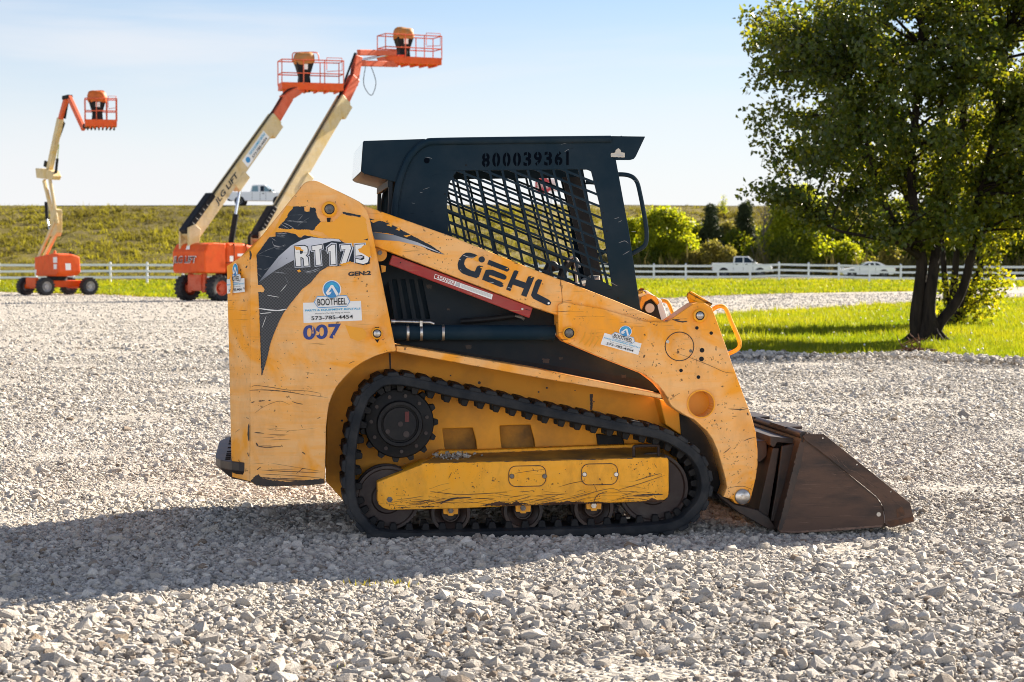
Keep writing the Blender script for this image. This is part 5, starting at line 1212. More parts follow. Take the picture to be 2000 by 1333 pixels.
MAT['dry'] = tone_mat("dry_grass", (0.24, 0.13, 0.03), (0.42, 0.27, 0.08), transl=0.35, rough=0.7)
dg_ = fast_mesh("dry_grass", a, b, MAT['dry'], {'tone': c}); tag(dg_, kind='stuff', label="dry tan grass along the edge of the gravel")
x, y = scatter(28, 60, 0.3, 2.0, 0.29); k = ~inside(lot, x, y) & (x > 1.0); x, y = x[k], y[k]; n = len(x); z = rng.uniform(0.05, 0.11, n); s_ = 0.022
oc = np.array([[1, 0, 0], [-1, 0, 0], [0, 1, 0], [0, -1, 0], [0, 0, 1], [0, 0, -1]]) * s_; v = (np.stack([x, y, z], 1)[:, None, :] + oc[None]).reshape(-1, 3)
of = np.array([[0, 2, 4], [2, 1, 4], [1, 3, 4], [3, 0, 4], [2, 0, 5], [1, 2, 5], [3, 1, 5], [0, 3, 5]]); f = (np.arange(n)[:, None, None] * 6 + of[None]).reshape(-1, 3)
MAT['petal'] = simple("white_petal", (0.75, 0.74, 0.68), 0.7); fl_ = fast_mesh("clover_flowers", v, f, MAT['petal']); tag(fl_, kind='stuff', label="tiny white flowers dotted over the lawn")

# ------------------------------------------------------------------ levee
def crest_y(x): return 187 + np.interp(x, [-60, -6, 3, 12, 30, 90], [0, 0, 18, 42, 49, 62])
def crest_z(x): return np.interp(x, [-80, -25, -6, 3, 12, 30, 60], [6.55, 6.66, 6.68, 7.25, 7.9, 7.95, 8.1])
prof_t = np.array([-44, -40, -36, -30, -24, -18, -12, -6, -2, 0, 6, 14, 16, 40]); prof_h = np.array([-0.03, 0.02, 0.08, 0.22, 0.38, 0.55, 0.72, 0.89, 0.985, 1.0, 1.0, 0.985, 0.95, -0.03])
def levee_z(x, t): return np.interp(t, prof_t, prof_h) * crest_z(x)
xs = np.linspace(-110, 130, 241); tt = np.concatenate([np.linspace(-44, -2, 60), [0, 3, 6, 10, 14, 16, 40]])
XX, TT = np.meshgrid(xs, tt); YY = crest_y(XX) + TT
lump = (np.sin(XX*1.1 + 2*np.sin(YY*0.6)) * np.cos(YY*0.8 + np.sin(XX*0.7)) * 0.13 + rng.normal(0, 0.06, XX.shape)) * ((TT > -43) & (TT < -1))
ZZ = levee_z(XX, TT) + lump
nv = ZZ.shape; idx = np.arange(ZZ.size).reshape(nv)
F = np.stack([idx[:-1, :-1].ravel(), idx[:-1, 1:].ravel(), idx[1:, 1:].ravel(), idx[1:, :-1].ravel()], 1)
MAT['levee'] = grass_mat("levee_rough_grass", (0.15, 0.125, 0.025), (0.095, 0.078, 0.026), (0.19, 0.15, 0.075), 0.3)
lv = fast_mesh("levee_hill", np.stack([XX.ravel(), YY.ravel(), ZZ.ravel()], 1), F, MAT['levee'], smooth=True); tag(lv, kind='structure', label="long grassy levee bank behind the fence")
# gravel track on the crest
xs2 = np.linspace(-105, 120, 120); v = np.concatenate([np.stack([xs2, crest_y(xs2) + 0.6, crest_z(xs2) + 0.10], 1), np.stack([xs2, crest_y(xs2) + 6.5, crest_z(xs2) + 0.10], 1)]); i = np.arange(119)
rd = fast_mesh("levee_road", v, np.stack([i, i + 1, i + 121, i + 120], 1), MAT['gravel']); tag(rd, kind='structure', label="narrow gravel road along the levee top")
# lower road to the right, where the parked vehicles stand
xs3 = np.linspace(6, 120, 60); yc = 180 + 0*xs3; v = np.concatenate([np.stack([xs3, yc - 3.5, 0*xs3 + 0.004], 1), np.stack([xs3, yc + 3.5, 0*xs3 + 0.004], 1)]); i = np.arange(59)
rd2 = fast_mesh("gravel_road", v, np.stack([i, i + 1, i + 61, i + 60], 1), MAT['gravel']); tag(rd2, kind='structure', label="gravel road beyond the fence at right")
# weeds all over the levee
n = 52000; x = rng.uniform(-85, 85, n); t = rng.uniform(-44, -0.5, n); y = crest_y(x) + t; z = levee_z(x, t)
cl = np.sin(x*0.5 + 1.7*np.sin(t*0.3)) * np.cos(t*0.45 + 1.1*np.sin(x*0.23)) + 0.5*np.sin(x*1.7)*np.cos(t*1.3); k = rng.uniform(-1.2, 1.2, n) < cl + 0.25; x, y, z, cl, t = x[k], y[k], z[k], cl[k], t[k]
h = 0.24 * np.exp(rng.normal(0, 0.45, len(x))) * (1 + 0.3*cl) * np.where(t > -5, 0.4, 1)
a, b, c = blades(x, y, h, 0.13, 9, z=z, lean=0.9, seed=77)
gj = a.reshape(-1, 3, 3); ctr = rng.normal(0, 0.16, (len(gj), 1, 2)); gj[:, :, :2] += ctr; a = gj.reshape(-1, 3)
MAT['weed'] = tone_mat("levee_weeds", (0.066, 0.044, 0.024), (0.21, 0.185, 0.026), transl=0.45, rough=0.7, tcol=((0.10, 0.08, 0.02), (0.41, 0.37, 0.018)))
lowf = np.clip(0.5 + 0.35*np.sin(x*0.13 + 2.0) * np.cos(t*0.11) + 0.45*np.sin(x*0.9 + 2*np.sin(t*0.7))*np.cos(t*0.8 + np.sin(x*0.5)), 0, 1)
wd = fast_mesh("levee_weeds", a, b, MAT['weed'], {'tone': np.clip(0.45*c + 0.55*np.repeat(lowf, 27), 0, 1)}); tag(wd, kind='stuff', label="rough yellow green weeds all over the levee bank")

# ------------------------------------------------------------------ fence
fr_ = empty("rail_fence", loc=(g3(25, 555)[0], 127, 0))
tag(fr_, "white three rail vinyl fence along the field below the levee", "fence")
def fpt(px, d): return ((px - 1000) / FPX * d, d)
ctrl = [fpt(-600, 126), fpt(-230, 127), fpt(25, 127.5), fpt(181, 129.5), fpt(330, 131), fpt(700, 137), fpt(1000, 142), fpt(1281, 147), fpt(1460, 147), fpt(1523, 145.5), fpt(1720, 141), fpt(1930, 136.5), fpt(2300, 131), fpt(2750, 125)]
cz = [0, 0, 0, 0.02, 0, -0.03, -0.06, -0.09, -0.09, 0.03, -0.12, -0.14, -0.14, -0.1]
step = 2.38; pos = [Vector((*ctrl[0], cz[0]))]; seg = 0; cur = Vector((*ctrl[0], cz[0])); need = step
cp = [Vector((a[0], a[1], z_)) for a, z_ in zip(ctrl, cz)]
while seg < len(cp) - 1:
    L = (cp[seg+1] - cur).length
    if L >= need: cur = cur + (cp[seg+1] - cur).normalized() * need; pos.append(cur.copy()); need = step
    else: need -= L; seg += 1; cur = cp[seg].copy()
base_loc = Vector(fr_.location)
# shift so that a post stands where the photo has one on the left
for p in pos:
    m = MB(); q = p - base_loc; m.box(q.x - 0.065, q.x + 0.065, q.y - 0.065, q.y + 0.065, q.z - 0.1, q.z + 1.33)
    m.add([(q.x - 0.085, q.y - 0.085, q.z + 1.33), (q.x + 0.085, q.y - 0.085, q.z + 1.33), (q.x + 0.085, q.y + 0.085, q.z + 1.33), (q.x - 0.085, q.y + 0.085, q.z + 1.33), (q.x, q.y, q.z + 1.42)], [(3, 2, 1, 0), (0, 1, 4), (1, 2, 4), (2, 3, 4), (3, 0, 4)])
    m.build("fence_post", MAT['vinyl_fence'], fr_)
for a, b in zip(pos[:-1], pos[1:]):
    m = MB()
    for h in (0.40, 0.80, 1.20):
        sg = random.uniform(-0.015, 0.015); m.bar(a - base_loc + Vector((0, 0, h + sg)), b - base_loc + Vector((0, 0, h - sg)), 0.045, 0.15)
    m.build("fence_rails", MAT['vinyl_fence'], fr_)

# ------------------------------------------------------------------ trees
def leaf_cloud(ctr, spread, count, size, r, flat=0.0):
    """count leaves (diamond quads, slightly folded) round each centre"""
    n = len(ctr) * count; g_ = r.normal(0, 1, (n, 3)); g_ /= np.maximum(1.0, np.linalg.norm(g_, axis=1) / 1.6)[:, None]; c = np.repeat(ctr, count, 0) + g_ * np.repeat(np.broadcast_to(spread, (len(ctr), 3)), count, 0)
    d = r.normal(0, 1, (n, 3)); d[:, 2] -= 0.25; d /= np.linalg.norm(d, axis=1)[:, None]
    u = r.normal(0, 1, (n, 3)); u -= d * (u*d).sum(1)[:, None]; u /= np.linalg.norm(u, axis=1)[:, None]; w = np.cross(d, u)
    s = size * r.uniform(0.65, 1.25, n)[:, None]
    v = np.stack([c, c + d*s*0.5 + u*s*0.34 + w*s*0.10, c + d*s, c + d*s*0.5 - u*s*0.34 + w*s*0.10], 1)
    return v.reshape(-1, 3), np.arange(n*4).reshape(-1, 4), c
def limb(mb, pts, r0, r1, n=8, k=4):
    q = catmull(pts, k); rr_ = [r0 + (r1 - r0) * (i / (len(q) - 1)) ** 0.8 for i in range(len(q))]; mb.tube(q, rr_, n)
MAT['bark'] = simple("grey_brown_bark", (0.036, 0.028, 0.022), 0.9, c2=(0.016, 0.013, 0.011), sc=9, bmp=1.0, bsc=16, scale=(1, 1, 0.22), bdist=0.05, spec=0.1)
MAT['leaf'] = tone_mat("pear_leaf", (0.026, 0.048, 0.010), (0.060, 0.085, 0.014), transl=0.40, rough=0.36, spec=0.4, tcol=((0.12, 0.19, 0.008), (0.46, 0.42, 0.012)))
MAT['leaf_gold'] = tone_mat("backlit_leaf", (0.06, 0.085, 0.008), (0.15, 0.15, 0.012), transl=0.52, rough=0.45, tcol=((0.28, 0.34, 0.008), (0.66, 0.54, 0.015)))
MAT['leaf_lime'] = tone_mat("lime_leaf", (0.10, 0.14, 0.010), (0.28, 0.29, 0.016), transl=0.52, rough=0.5, tcol=((0.34, 0.44, 0.01), (0.80, 0.74, 0.02)))
MAT['leaf_dark'] = tone_mat("dark_green_leaf", (0.045, 0.070, 0.014), (0.115, 0.130, 0.018), transl=0.45, rough=0.5, tcol=((0.20, 0.30, 0.01), (0.56, 0.54, 0.02)))
MAT['needle'] = tone_mat("cedar_needle", (0.030, 0.046, 0.020), (0.075, 0.090, 0.032), transl=0.2, rough=0.6)
MAT['leaf_olive'] = tone_mat("olive_leaf", (0.10, 0.085, 0.02), (0.28, 0.22, 0.045), transl=0.45, rough=0.6, tcol=((0.22, 0.22, 0.03), (0.5, 0.42, 0.06)))

def broad_tree(name, base, stems, targets, leaf_mat, leaf_size, per, spread, label, cat, group=None, r_bark=0.22, seed=1, wob=0.35, tone_fn=None, twig=0.018):
    """stems: list of (points, r0, r1); targets: leaf clump centres; each is tied to the nearest stem by a limb"""
    r = np.random.default_rng(seed); rd_ = random.Random(seed)
    root = empty(name, loc=base); tag(root, label, cat, group); B = Vector(base)
    mb = MB(); sp = []
    for p, r0, r1 in stems:
        limb(mb, [Vector(q) - B for q in p], r0, r1, 10, 5)
        q = catmull(p, 5); sp += [(Vector(a), r0 + (r1 - r0) * (i/len(q))) for i, a in enumerate(q)]
    mb.build("trunk", MAT['bark'], root, sharp=80)
    tw = MB(); cl = []
    SPn = np.array([tuple(a) for a, _ in sp]); SPr = np.array([b for _, b in sp])
    for t in targets:
        T = np.array(t); d = SPn - T; dist = np.sqrt((d[:, :2]**2).sum(1) + (np.where(d[:, 2] > -0.25, 9.0, 0.8) * d[:, 2])**2); k = int(np.argmin(dist)); a = Vector(SPn[k]); b = Vector(t)
        L = (b - a).length
        mid = a.lerp(b, 0.5) + Vector((rd_.uniform(-1, 1), rd_.uniform(-1, 1), rd_.uniform(0.0, 1.0))) * wob * L * 0.3
        rr0 = min(float(SPr[k]) * 0.6, 0.012 + 0.014 * L)
        limb(tw, [a - B, mid - B, b - B], rr0, 0.006, 5, 3)
        for f in (0.55, 0.78, 1.0):
            q = a.lerp(mid, f*2) if f < 0.5 else mid.lerp(b, (f - 0.5) * 2)
            cl.append(tuple(q - B + Vector((rd_.gauss(0, 1), rd_.gauss(0, 1), rd_.gauss(0, 1))) * spread * 0.35))
    tw.build("branches", MAT['bark'], root, sharp=80)
    v, f, c = leaf_cloud(np.array(cl), np.array([spread, spread, spread * 0.75]), per, leaf_size, r)
    tn = np.clip(r.normal(0.45, 0.28, len(c)), 0, 1)
    if tone_fn is not None: tn = np.clip(tone_fn(c + np.array(base), tn), 0, 1)
    fast_mesh("crown", v, f, leaf_mat, {'tone': np.repeat(tn, 4)}, root)
    return root
def at(px, py, d):
    """world point seen at a photo pixel at depth d"""
    dx, dy = (px - CX) / FPX, (CY - py) / FPX; dv = Vector((dx, math.cos(PITCH) + dy*math.sin(PITCH), -math.sin(PITCH) + dy*math.cos(PITCH)))
    return CAM + dv * (d / dv.y)
# main tree
D1 = 34.5; b1 = at(1797, 668, D1); b1.z = 0
def st_(pts_, d): return [tuple(at(a, b, d + dd)) for a, b, dd in pts_]
stems1 = [(st_([(1793, 672, 0), (1790, 620, 0), (1797, 560, 0), (1800, 510, 0), (1790, 440, -0.3), (1780, 340, -0.6), (1790, 200, -0.8), (1800, 60, -0.9), (1805, -80, -0.9)], D1), 0.14, 0.045),
          (st_([(1812, 671, -0.15), (1815, 600, -0.1), (1822, 540, -0.1), (1832, 470, 0.2), (1850, 370, 0.5), (1880, 240, 0.6), (1890, 80, 0.7), (1900, -60, 0.7)], D1), 0.13, 0.04),
          (st_([(1822, 668, 0.05), (1835, 632, 0.1), (1868, 590, 0.2), (1888, 540, 0.2), (1900, 470, 0.1), (1905, 410, 0), (1925, 330, -0.2), (1950, 220, -0.3), (1970, 60, -0.3)], D1), 0.11, 0.035),
          (st_([(1798, 500, 0), (1770, 470, -0.2), (1740, 425, -0.4), (1715, 360, -0.5), (1690, 270, -0.5), (1660, 160, -0.5)], D1), 0.10, 0.02),
          (st_([(1800, 480, 0.3), (1775, 400, 0.9), (1750, 300, 1.4), (1740, 180, 1.6)], D1), 0.085, 0.02),
          (st_([(1796, 505, 0), (1752, 475, -0.7), (1690, 462, -1.1), (1630, 448, -1.4), (1580, 415, -1.5)], D1), 0.055, 0.012),
          (st_([(1838, 450, 0), (1842, 300, -0.2), (1835, 120, -0.4)], D1), 0.10, 0.03),
          (st_([(1898, 480, 0), (1930, 440, 0.3), (1965, 380, 0.6), (2010, 300, 0.9)], D1), 0.07, 0.02)]
r1 = np.random.default_rng(21); tg = []
lim_y = [-260, -120, 0, 40, 100, 135, 180, 235, 290, 330, 365, 400, 440, 475]; lim_x = [1900, 1740, 1490, 1462, 1470, 1505, 1512, 1458, 1512, 1522, 1548, 1575, 1640, 1690]
while len(tg) < 500:
    py = r1.uniform(-115, 470); left = np.interp(py, lim_y, lim_x); px = r1.uniform(left + 12, 2200)
    cx_, cy_ = 1830, 170; e = ((px - cx_) / 400)**2 + ((py - cy_) / 300)**2
    if e > 1.15 and (px > 1815 or py < 0): continue
    if math.sin(px*0.031 + 1.2*math.sin(py*0.017)) * math.sin(py*0.036 + 0.9*math.sin(px*0.013) + 0.6) < -0.30 and r1.uniform() < 0.9: continue
    dm = 3.1 * math.sqrt(max(0.05, 1 - min(1, ((px - cx_)/360)**2 * 0.9))) * (0.65 if py > 330 else 1)
    if py > 400 and r1.uniform() < 0.45: continue
    tg.append(tuple(at(px, py, D1 + r1.uniform(-dm, dm))))
for (px, py) in ((1482, 378), (1500, 372), (1520, 384), (1470, 228), (1480, 240), (1474, 40), (1480, 60), (1500, 20), (1470, 150), (1485, 145), (1560, 400), (1600, 425), (1640, 440), (1545, 390)):
    tg.append(tuple(at(px, py, D1 - 1.2 + r1.uniform(-0.5, 0.5))))
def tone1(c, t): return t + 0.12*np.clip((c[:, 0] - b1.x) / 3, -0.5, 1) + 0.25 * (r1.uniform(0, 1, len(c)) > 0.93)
for a_, L_ in ((0.2, 0.5), (1.3, 0.42), (2.4, 0.5), (3.3, 0.55), (4.2, 0.5), (5.2, 0.55)):
    c_ = Vector((b1.x + 0.12, b1.y, 0)); dv_ = Vector((math.cos(a_), math.sin(a_), 0)); stems1.append(([tuple(c_ + dv_*0.05 + Vector((0, 0, 0.62))), tuple(c_ + dv_*0.18 + Vector((0, 0, 0.25))), tuple(c_ + dv_*L_*0.75 + Vector((0, 0, 0.03))), tuple(c_ + dv_*(L_ + 0.15) + Vector((0, 0, -0.08)))], 0.07, 0.03))
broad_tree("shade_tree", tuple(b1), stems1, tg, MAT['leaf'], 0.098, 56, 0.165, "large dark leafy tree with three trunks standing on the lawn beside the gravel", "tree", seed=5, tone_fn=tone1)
# multi-stem tree behind it
D2 = 43.5; b2 = at(1862, 636, D2); b2.z = 0
stems2 = [(st_([(1858, 640, 0), (1852, 600, 0.2), (1845, 540, 0.3), (1840, 470, 0.4), (1838, 380, 0.4)], D2), 0.12, 0.03), (st_([(1862, 640, 0), (1862, 580, 0), (1868, 500, -0.2), (1872, 420, -0.3), (1885, 320, -0.3)], D2), 0.12, 0.03),
          (st_([(1868, 640, 0), (1885, 590, 0.2), (1912, 530, 0.4), (1935, 480, 0.5), (1965, 400, 0.6), (2000, 310, 0.7)], D2), 0.10, 0.02), (st_([(1864, 640, 0), (1875, 600, -0.6), (1893, 540, -1.0), (1915, 450, -1.1), (1940, 360, -1.1)], D2), 0.08, 0.02)]
tg = []
while len(tg) < 130:
    px, py = r1.uniform(1815, 2100), r1.uniform(200, 470)
    if ((px - 1945)/140)**2 + ((py - 340)/150)**2 > 1.1: continue
    tg.append(tuple(at(px, py, D2 + r1.uniform(-1.8, 1.8))))
for px, py in ((1890, 575), (1905, 560), (1925, 570), (1945, 555), (1960, 548), (1850, 560), (1840, 610), (1880, 615), (1915, 590), (1955, 470), (1990, 440), (1930, 500), (1860, 590), (1895, 605), (1920, 582)):
    tg.append(tuple(at(px, py, D2 + r1.uniform(-0.8, 0.5))))
broad_tree("multi_stem_tree", tuple(b2), stems2, tg, MAT['leaf_gold'], 0.11, 40, 0.26, "many stemmed tree with golden backlit leaves behind the large dark tree", "tree", seed=9)

# far trees below the levee
def far_tree(px, base_y, top_y, wpx, d, mat, label, name="leafy_tree", cone=False, n=60, per=60, ls=0.30, spread=0.55, seed=1, group=None, cat="tree", low=0.15, trunk=0.12, sparse=False):
    B = at(px, base_y, d); z0 = 0.0 if d < 186 else float(levee_z(np.array(B.x), np.array(d - crest_y(B.x))))
    H = at(px, top_y, d).z - z0; R = wpx / FPX * d / 2; r = np.random.default_rng(seed); tg = []
    while len(tg) < n:
        a, h = r.uniform(0, 6.283), r.uniform(low, 1.0)
        prof = ((1 - h) ** 0.8 * 1.0 + 0.06) if cone else (math.sin(math.pi * (0.12 + 0.86 * h) ** 0.85) ** 0.6)
        lob = 1.0 if cone else 1 + 0.28*math.sin(3*a + seed) * math.sin(5*h + seed*1.7) + 0.2*math.sin(2*a + 9*h + seed)
        rad = R * prof * lob * math.sqrt(r.uniform(0.1, 1)) * r.uniform(0.75, 1.1)
        tg.append((B.x + rad*math.cos(a), d + rad*math.sin(a), z0 + h*H*0.97))
    stems = [([(B.x, d, z0 - 0.3), (B.x + 0.1, d, z0 + H*0.35), (B.x - 0.05, d, z0 + H*0.7), (B.x, d, z0 + H*0.95)], trunk, 0.03)]
    if not cone: stems += [([(B.x, d, z0 + H*0.15), (B.x + R*0.35*s, d + R*0.2*s, z0 + H*0.45), (B.x + R*0.5*s, d, z0 + H*0.75)], trunk*0.6, 0.03) for s in (-1, 1)]
    return broad_tree(name, (B.x, d, z0), stems, tg, mat, ls, per, spread, label, cat, group, seed=seed)
far_tree(1300, 545, 412, 128, 190, MAT['leaf_lime'], "bright lime green bushy tree right of the cab handle", n=150, per=75, ls=0.26, spread=0.5, seed=31, low=0.02)
far_tree(1238, 545, 432, 50, 193, MAT['leaf_lime'], "lime green bush half hidden behind the cab post", name="leafy_bush", n=60, per=60, ls=0.25, spread=0.45, seed=32, low=0.02, cat="bush")
far_tree(1389, 540, 401, 66, 193, MAT['needle'], "narrow dark cedar nearer the lime green tree", name="cedar_tree", cone=True, n=150, per=60, ls=0.2, spread=0.28, seed=33, low=0.03, group="cedars below the levee")
far_tree(1455, 540, 396, 62, 196, MAT['needle'], "narrow dark cedar nearer the large shade tree", name="cedar_tree", cone=True, n=140, per=60, ls=0.2, spread=0.28, seed=34, low=0.03, group="cedars below the levee")
far_tree(1392, 545, 476, 70, 186, MAT['leaf_olive'], "low olive yellow shrub behind the bed of the parked pickup", name="leafy_shrub", n=46, per=60, ls=0.22, spread=0.38, seed=35, low=0.02, cat="shrub")
far_tree(1362, 545, 440, 66, 195, MAT['leaf_dark'], "dark shrub between the lime green tree and the cedar", name="leafy_shrub", n=60, per=60, ls=0.26, spread=0.5, seed=36, low=0.02, cat="shrub")
far_tree(1436, 545, 458, 66, 195, MAT['leaf_dark'], "dark shrub between the two cedars", name="leafy_shrub", n=60, per=60, ls=0.26, spread=0.5, seed=37, low=0.02, cat="shrub")
far_tree(1413, 410, 383, 15, 224, MAT['leaf_lime'], "thin pale sapling standing up on the levee top", name="sapling", n=16, per=16, ls=0.12, spread=0.17, seed=38, low=0.3, trunk=0.04, cat="sapling")
far_tree(1560, 545, 372, 150, 190, MAT['leaf_lime'], "tall yellow green tree showing left of the large shade tree", n=170, per=70, ls=0.28, spread=0.6, seed=39, low=0.1)
far_tree(1640, 545, 430, 130, 192, MAT['leaf_dark'], "dark green tree behind the gap left of the white coupe", n=150, per=70, ls=0.30, spread=0.6, seed=40, low=0.02)
far_tree(1545, 545, 462, 90, 188, MAT['leaf_dark'], "dark green tree right behind the front of the parked pickup", n=90, per=70, ls=0.28, spread=0.5, seed=41, low=0.02)
far_tree(1740, 545, 486, 60, 186, MAT['leaf_olive'], "olive yellow shrub behind the tail of the white coupe", name="leafy_shrub", n=50, per=60, ls=0.22, spread=0.4, seed=42, low=0.02, cat="shrub")
far_tree(1760, 545, 400, 150, 196, MAT['leaf_dark'], "dark green tree behind the trunk of the large shade tree", n=150, per=70, ls=0.3, spread=0.7, seed=43, low=0.02)
far_tree(1880, 548, 410, 150, 192, MAT['leaf_dark'], "dark green tree behind the many stemmed tree", n=150, per=70, ls=0.3, spread=0.7, seed=44, low=0.02)
far_tree(1990, 548, 380, 150, 190, MAT['leaf_dark'], "dark green tree at the right edge beyond the fence", n=150, per=70, ls=0.3, spread=0.7, seed=45, low=0.02)
for px_, top_, w_, d_, m_, lb_, sd_ in ((1332, 470, 60, 188, 'leaf_lime', "low lime green shrub at the foot of the bright bushy tree", 51), (1421, 492, 46, 189, 'leaf_olive', "olive yellow shrub just behind the cab of the parked pickup", 52), (1478, 486, 60, 191, 'leaf_dark', "dark shrub below the cedar nearer the shade tree", 53),
    (1352, 500, 40, 187, 'leaf_olive', "olive shrub left of the shrub behind the pickup bed", 54), (1600, 470, 80, 189, 'leaf_dark', "dark shrub in the gap between the pickup and the coupe", 55), (1262, 480, 50, 188, 'leaf_dark', "dark green shrub behind the fence nearest the cab post", 56), (1510, 440, 70, 194, 'leaf_dark', "dark tree behind the nose of the parked pickup", 57),
    (1340, 448, 64, 196, 'leaf_lime', "yellow green shrub peeping out right of the bright bushy tree", 58), (1425, 440, 60, 199, 'leaf_olive', "tall olive shrub standing between the two cedars", 59), (1488, 452, 60, 199, 'leaf_lime', "yellow green shrub just right of the cedar nearer the shade tree", 60), (1650, 480, 90, 188, 'leaf_lime', "yellow green shrub above the bonnet of the white coupe", 61)):
    far_tree(px_, 545, top_, w_, d_, MAT[m_], lb_, name="leafy_shrub", n=60, per=70, ls=0.24, spread=0.42, seed=sd_, low=0.02, cat="shrub")
# bare tree
b3 = at(1492, 545, 189); b3.z = 0; root = empty("bare_tree", loc=tuple(b3)); tag(root, "leafless grey tree between a cedar and the large shade tree", "tree")
MAT['bark_grey'] = simple("bare_grey_bark", (0.16, 0.14, 0.115), 0.9, c2=(0.09, 0.08, 0.07), sc=3)
mb = MB(); rb = random.Random(4)
limb(mb, [(0, 0, -0.2), (0.05, 0, 2), (-0.05, 0.1, 4.2), (0.1, 0, 7.2)], 0.13, 0.03, 7)
mb.build("trunk", MAT['bark_grey'], root, sharp=80); mb = MB()
for k in range(60):
    h = rb.uniform(0.6, 6); a = rb.uniform(0, 6.28); L = rb.uniform(0.8, 1.9) * (1 - h/10); p0 = Vector((0, 0, h)); p1 = p0 + Vector((math.cos(a)*L*0.5, math.sin(a)*L*0.5, L*0.5)); p2 = p0 + Vector((math.cos(a)*L*0.8, math.sin(a)*L*0.8, L*1.2))
    limb(mb, [p0, p1, p2], 0.035, 0.012, 4, 3)
    for j in range(3): q = p1.lerp(p2, rb.random()); limb(mb, [q, q + Vector((rb.uniform(-.5, .5), rb.uniform(-.5, .5), rb.uniform(.2, .9)))], 0.016, 0.008, 3, 2)
mb.build("branches", MAT['bark_grey'], root, sharp=80)
# brush under the trees
n = 6500; x = rng.uniform(8, 62, n); y = rng.uniform(184.5, 196, n); k = rng.uniform(0, 1, n) < 0.8; x, y = x[k], y[k]
h = 0.9 * np.exp(rng.normal(0, 0.45, len(x))); a, b, c = blades(x, y, h, 0.30, 8, lean=0.5, seed=5); gj = a.reshape(-1, 3, 3); gj[:, :, :2] += rng.normal(0, 0.3, (len(gj), 1, 2))
MAT['brush'] = tone_mat("undergrowth", (0.040, 0.042, 0.014), (0.20, 0.16, 0.05), transl=0.4, rough=0.8)
br_ = fast_mesh("undergrowth", gj.reshape(-1, 3), b, MAT['brush'], {'tone': c}); tag(br_, kind='stuff', label="brown green undergrowth below the far trees")
# small plants in the gravel
def small_weed(px, py, n, h, mat, label, seed, name="weed_plant"):
    q = g3(px, py); r = np.random.default_rng(seed); x = q[0] + r.normal(0, 0.10, n); y = q[1] + r.normal(0, 0.06, n)
    a, b, c = blades(x - q[0], y - q[1], np.full(n, h), 0.012, 6, lean=0.7, seed=seed); o = fast_mesh(name, a, b, mat, {'tone': c}); o.location = (q[0], q[1], 0.01); tag(o, label, "weed"); return o
small_weed(748, 1146, 8, 0.022, MAT['leaf_olive'], "yellowish weed in the machine's shadow edge on the gravel", 1)
small_weed(1318, 1128, 5, 0.018, MAT['blade'], "tiny green weed in the gravel below the front of the track", 2)
small_weed(555, 1316, 5, 0.02, MAT['blade'], "tiny green weed in the gravel at the bottom of the photo", 3)
q = g3(1790, 694); root = empty("dead_twig", loc=(q[0], q[1], 0.03)); tag(root, "dry brown dead plant on the gravel edge below the large tree", "dead plant")
mb = MB(); rb = random.Random(3); mb.tube([(-0.35, 0, 0.02), (0.05, 0.05, 0.05), (0.3, 0, 0.03)], 0.03, 6)
for k in range(9): limb(mb, [(rb.uniform(-.2, .1), 0, 0.03), (rb.uniform(-.25, .1), 0, 0.12), (rb.uniform(-.3, .15), 0.02, rb.uniform(0.14, 0.3))], 0.012, 0.005, 4, 2)
MAT['dead'] = simple("dead_leaf_brown", (0.16, 0.06, 0.025), 0.9, c2=(0.05, 0.025, 0.015), sc=20); mb.build("stalk", MAT['dead'], root)
# ------------------------------------------------------------------ boom lifts
def wheel(parent, c, r, w, axis, out, rim_mat, lugs=True):
    """tyre as the wheel part, rim as its sub-part; out = +1/-1 side of the rim dish along the axis"""
    m = MB(); hw = w / 2; m.lathe(c, [(r*0.56, -hw*0.9), (r*0.62, -hw), (r*0.9, -hw), (r*0.98, -hw*0.75), (r*0.98, hw*0.75), (r*0.9, hw), (r*0.62, hw), (r*0.56, hw*0.9)], axis, 32, 0, cap=False)
    if lugs:
        k = 18
        for i in range(k):
            for s in (-1, 1):
                a = 2*math.pi*(i + (0.25 if s > 0 else -0.25))/k
                Mx = Matrix.Translation(Vector(c)) @ (Matrix.Rotation(-a, 4, 'Y') if axis == 'Y' else Matrix.Rotation(a, 4, 'X'))
                if axis == 'Y': m.box(r*0.93, r*1.03, min(s*hw*0.1, s*hw*1.0), max(s*hw*0.1, s*hw*1.0), -r*0.075, r*0.075, 0, Mx)
                else: m.box(min(s*hw*0.1, s*hw), max(s*hw*0.1, s*hw), r*0.93, r*1.03, -r*0.075, r*0.075, 0, Mx)
    t = m.build("wheel", MAT['tyre'], parent, sharp=40)
    m = MB(); o = out * hw
    pr = [(r*0.60, -o*0.8), (r*0.60, o*0.92), (r*0.55, o*0.92), (r*0.50, o*0.35), (r*0.28, o*0.25), (r*0.26, o*0.7), (r*0.10, o*0.75), (0.001, o*0.75)]
    m.lathe(c, pr, axis, 28, 0, cap=False); m.build("rim", rim_mat, t, sharp=30); return t
def rail(mb, pts, r=0.022): mb.tube(pts, r, 6)
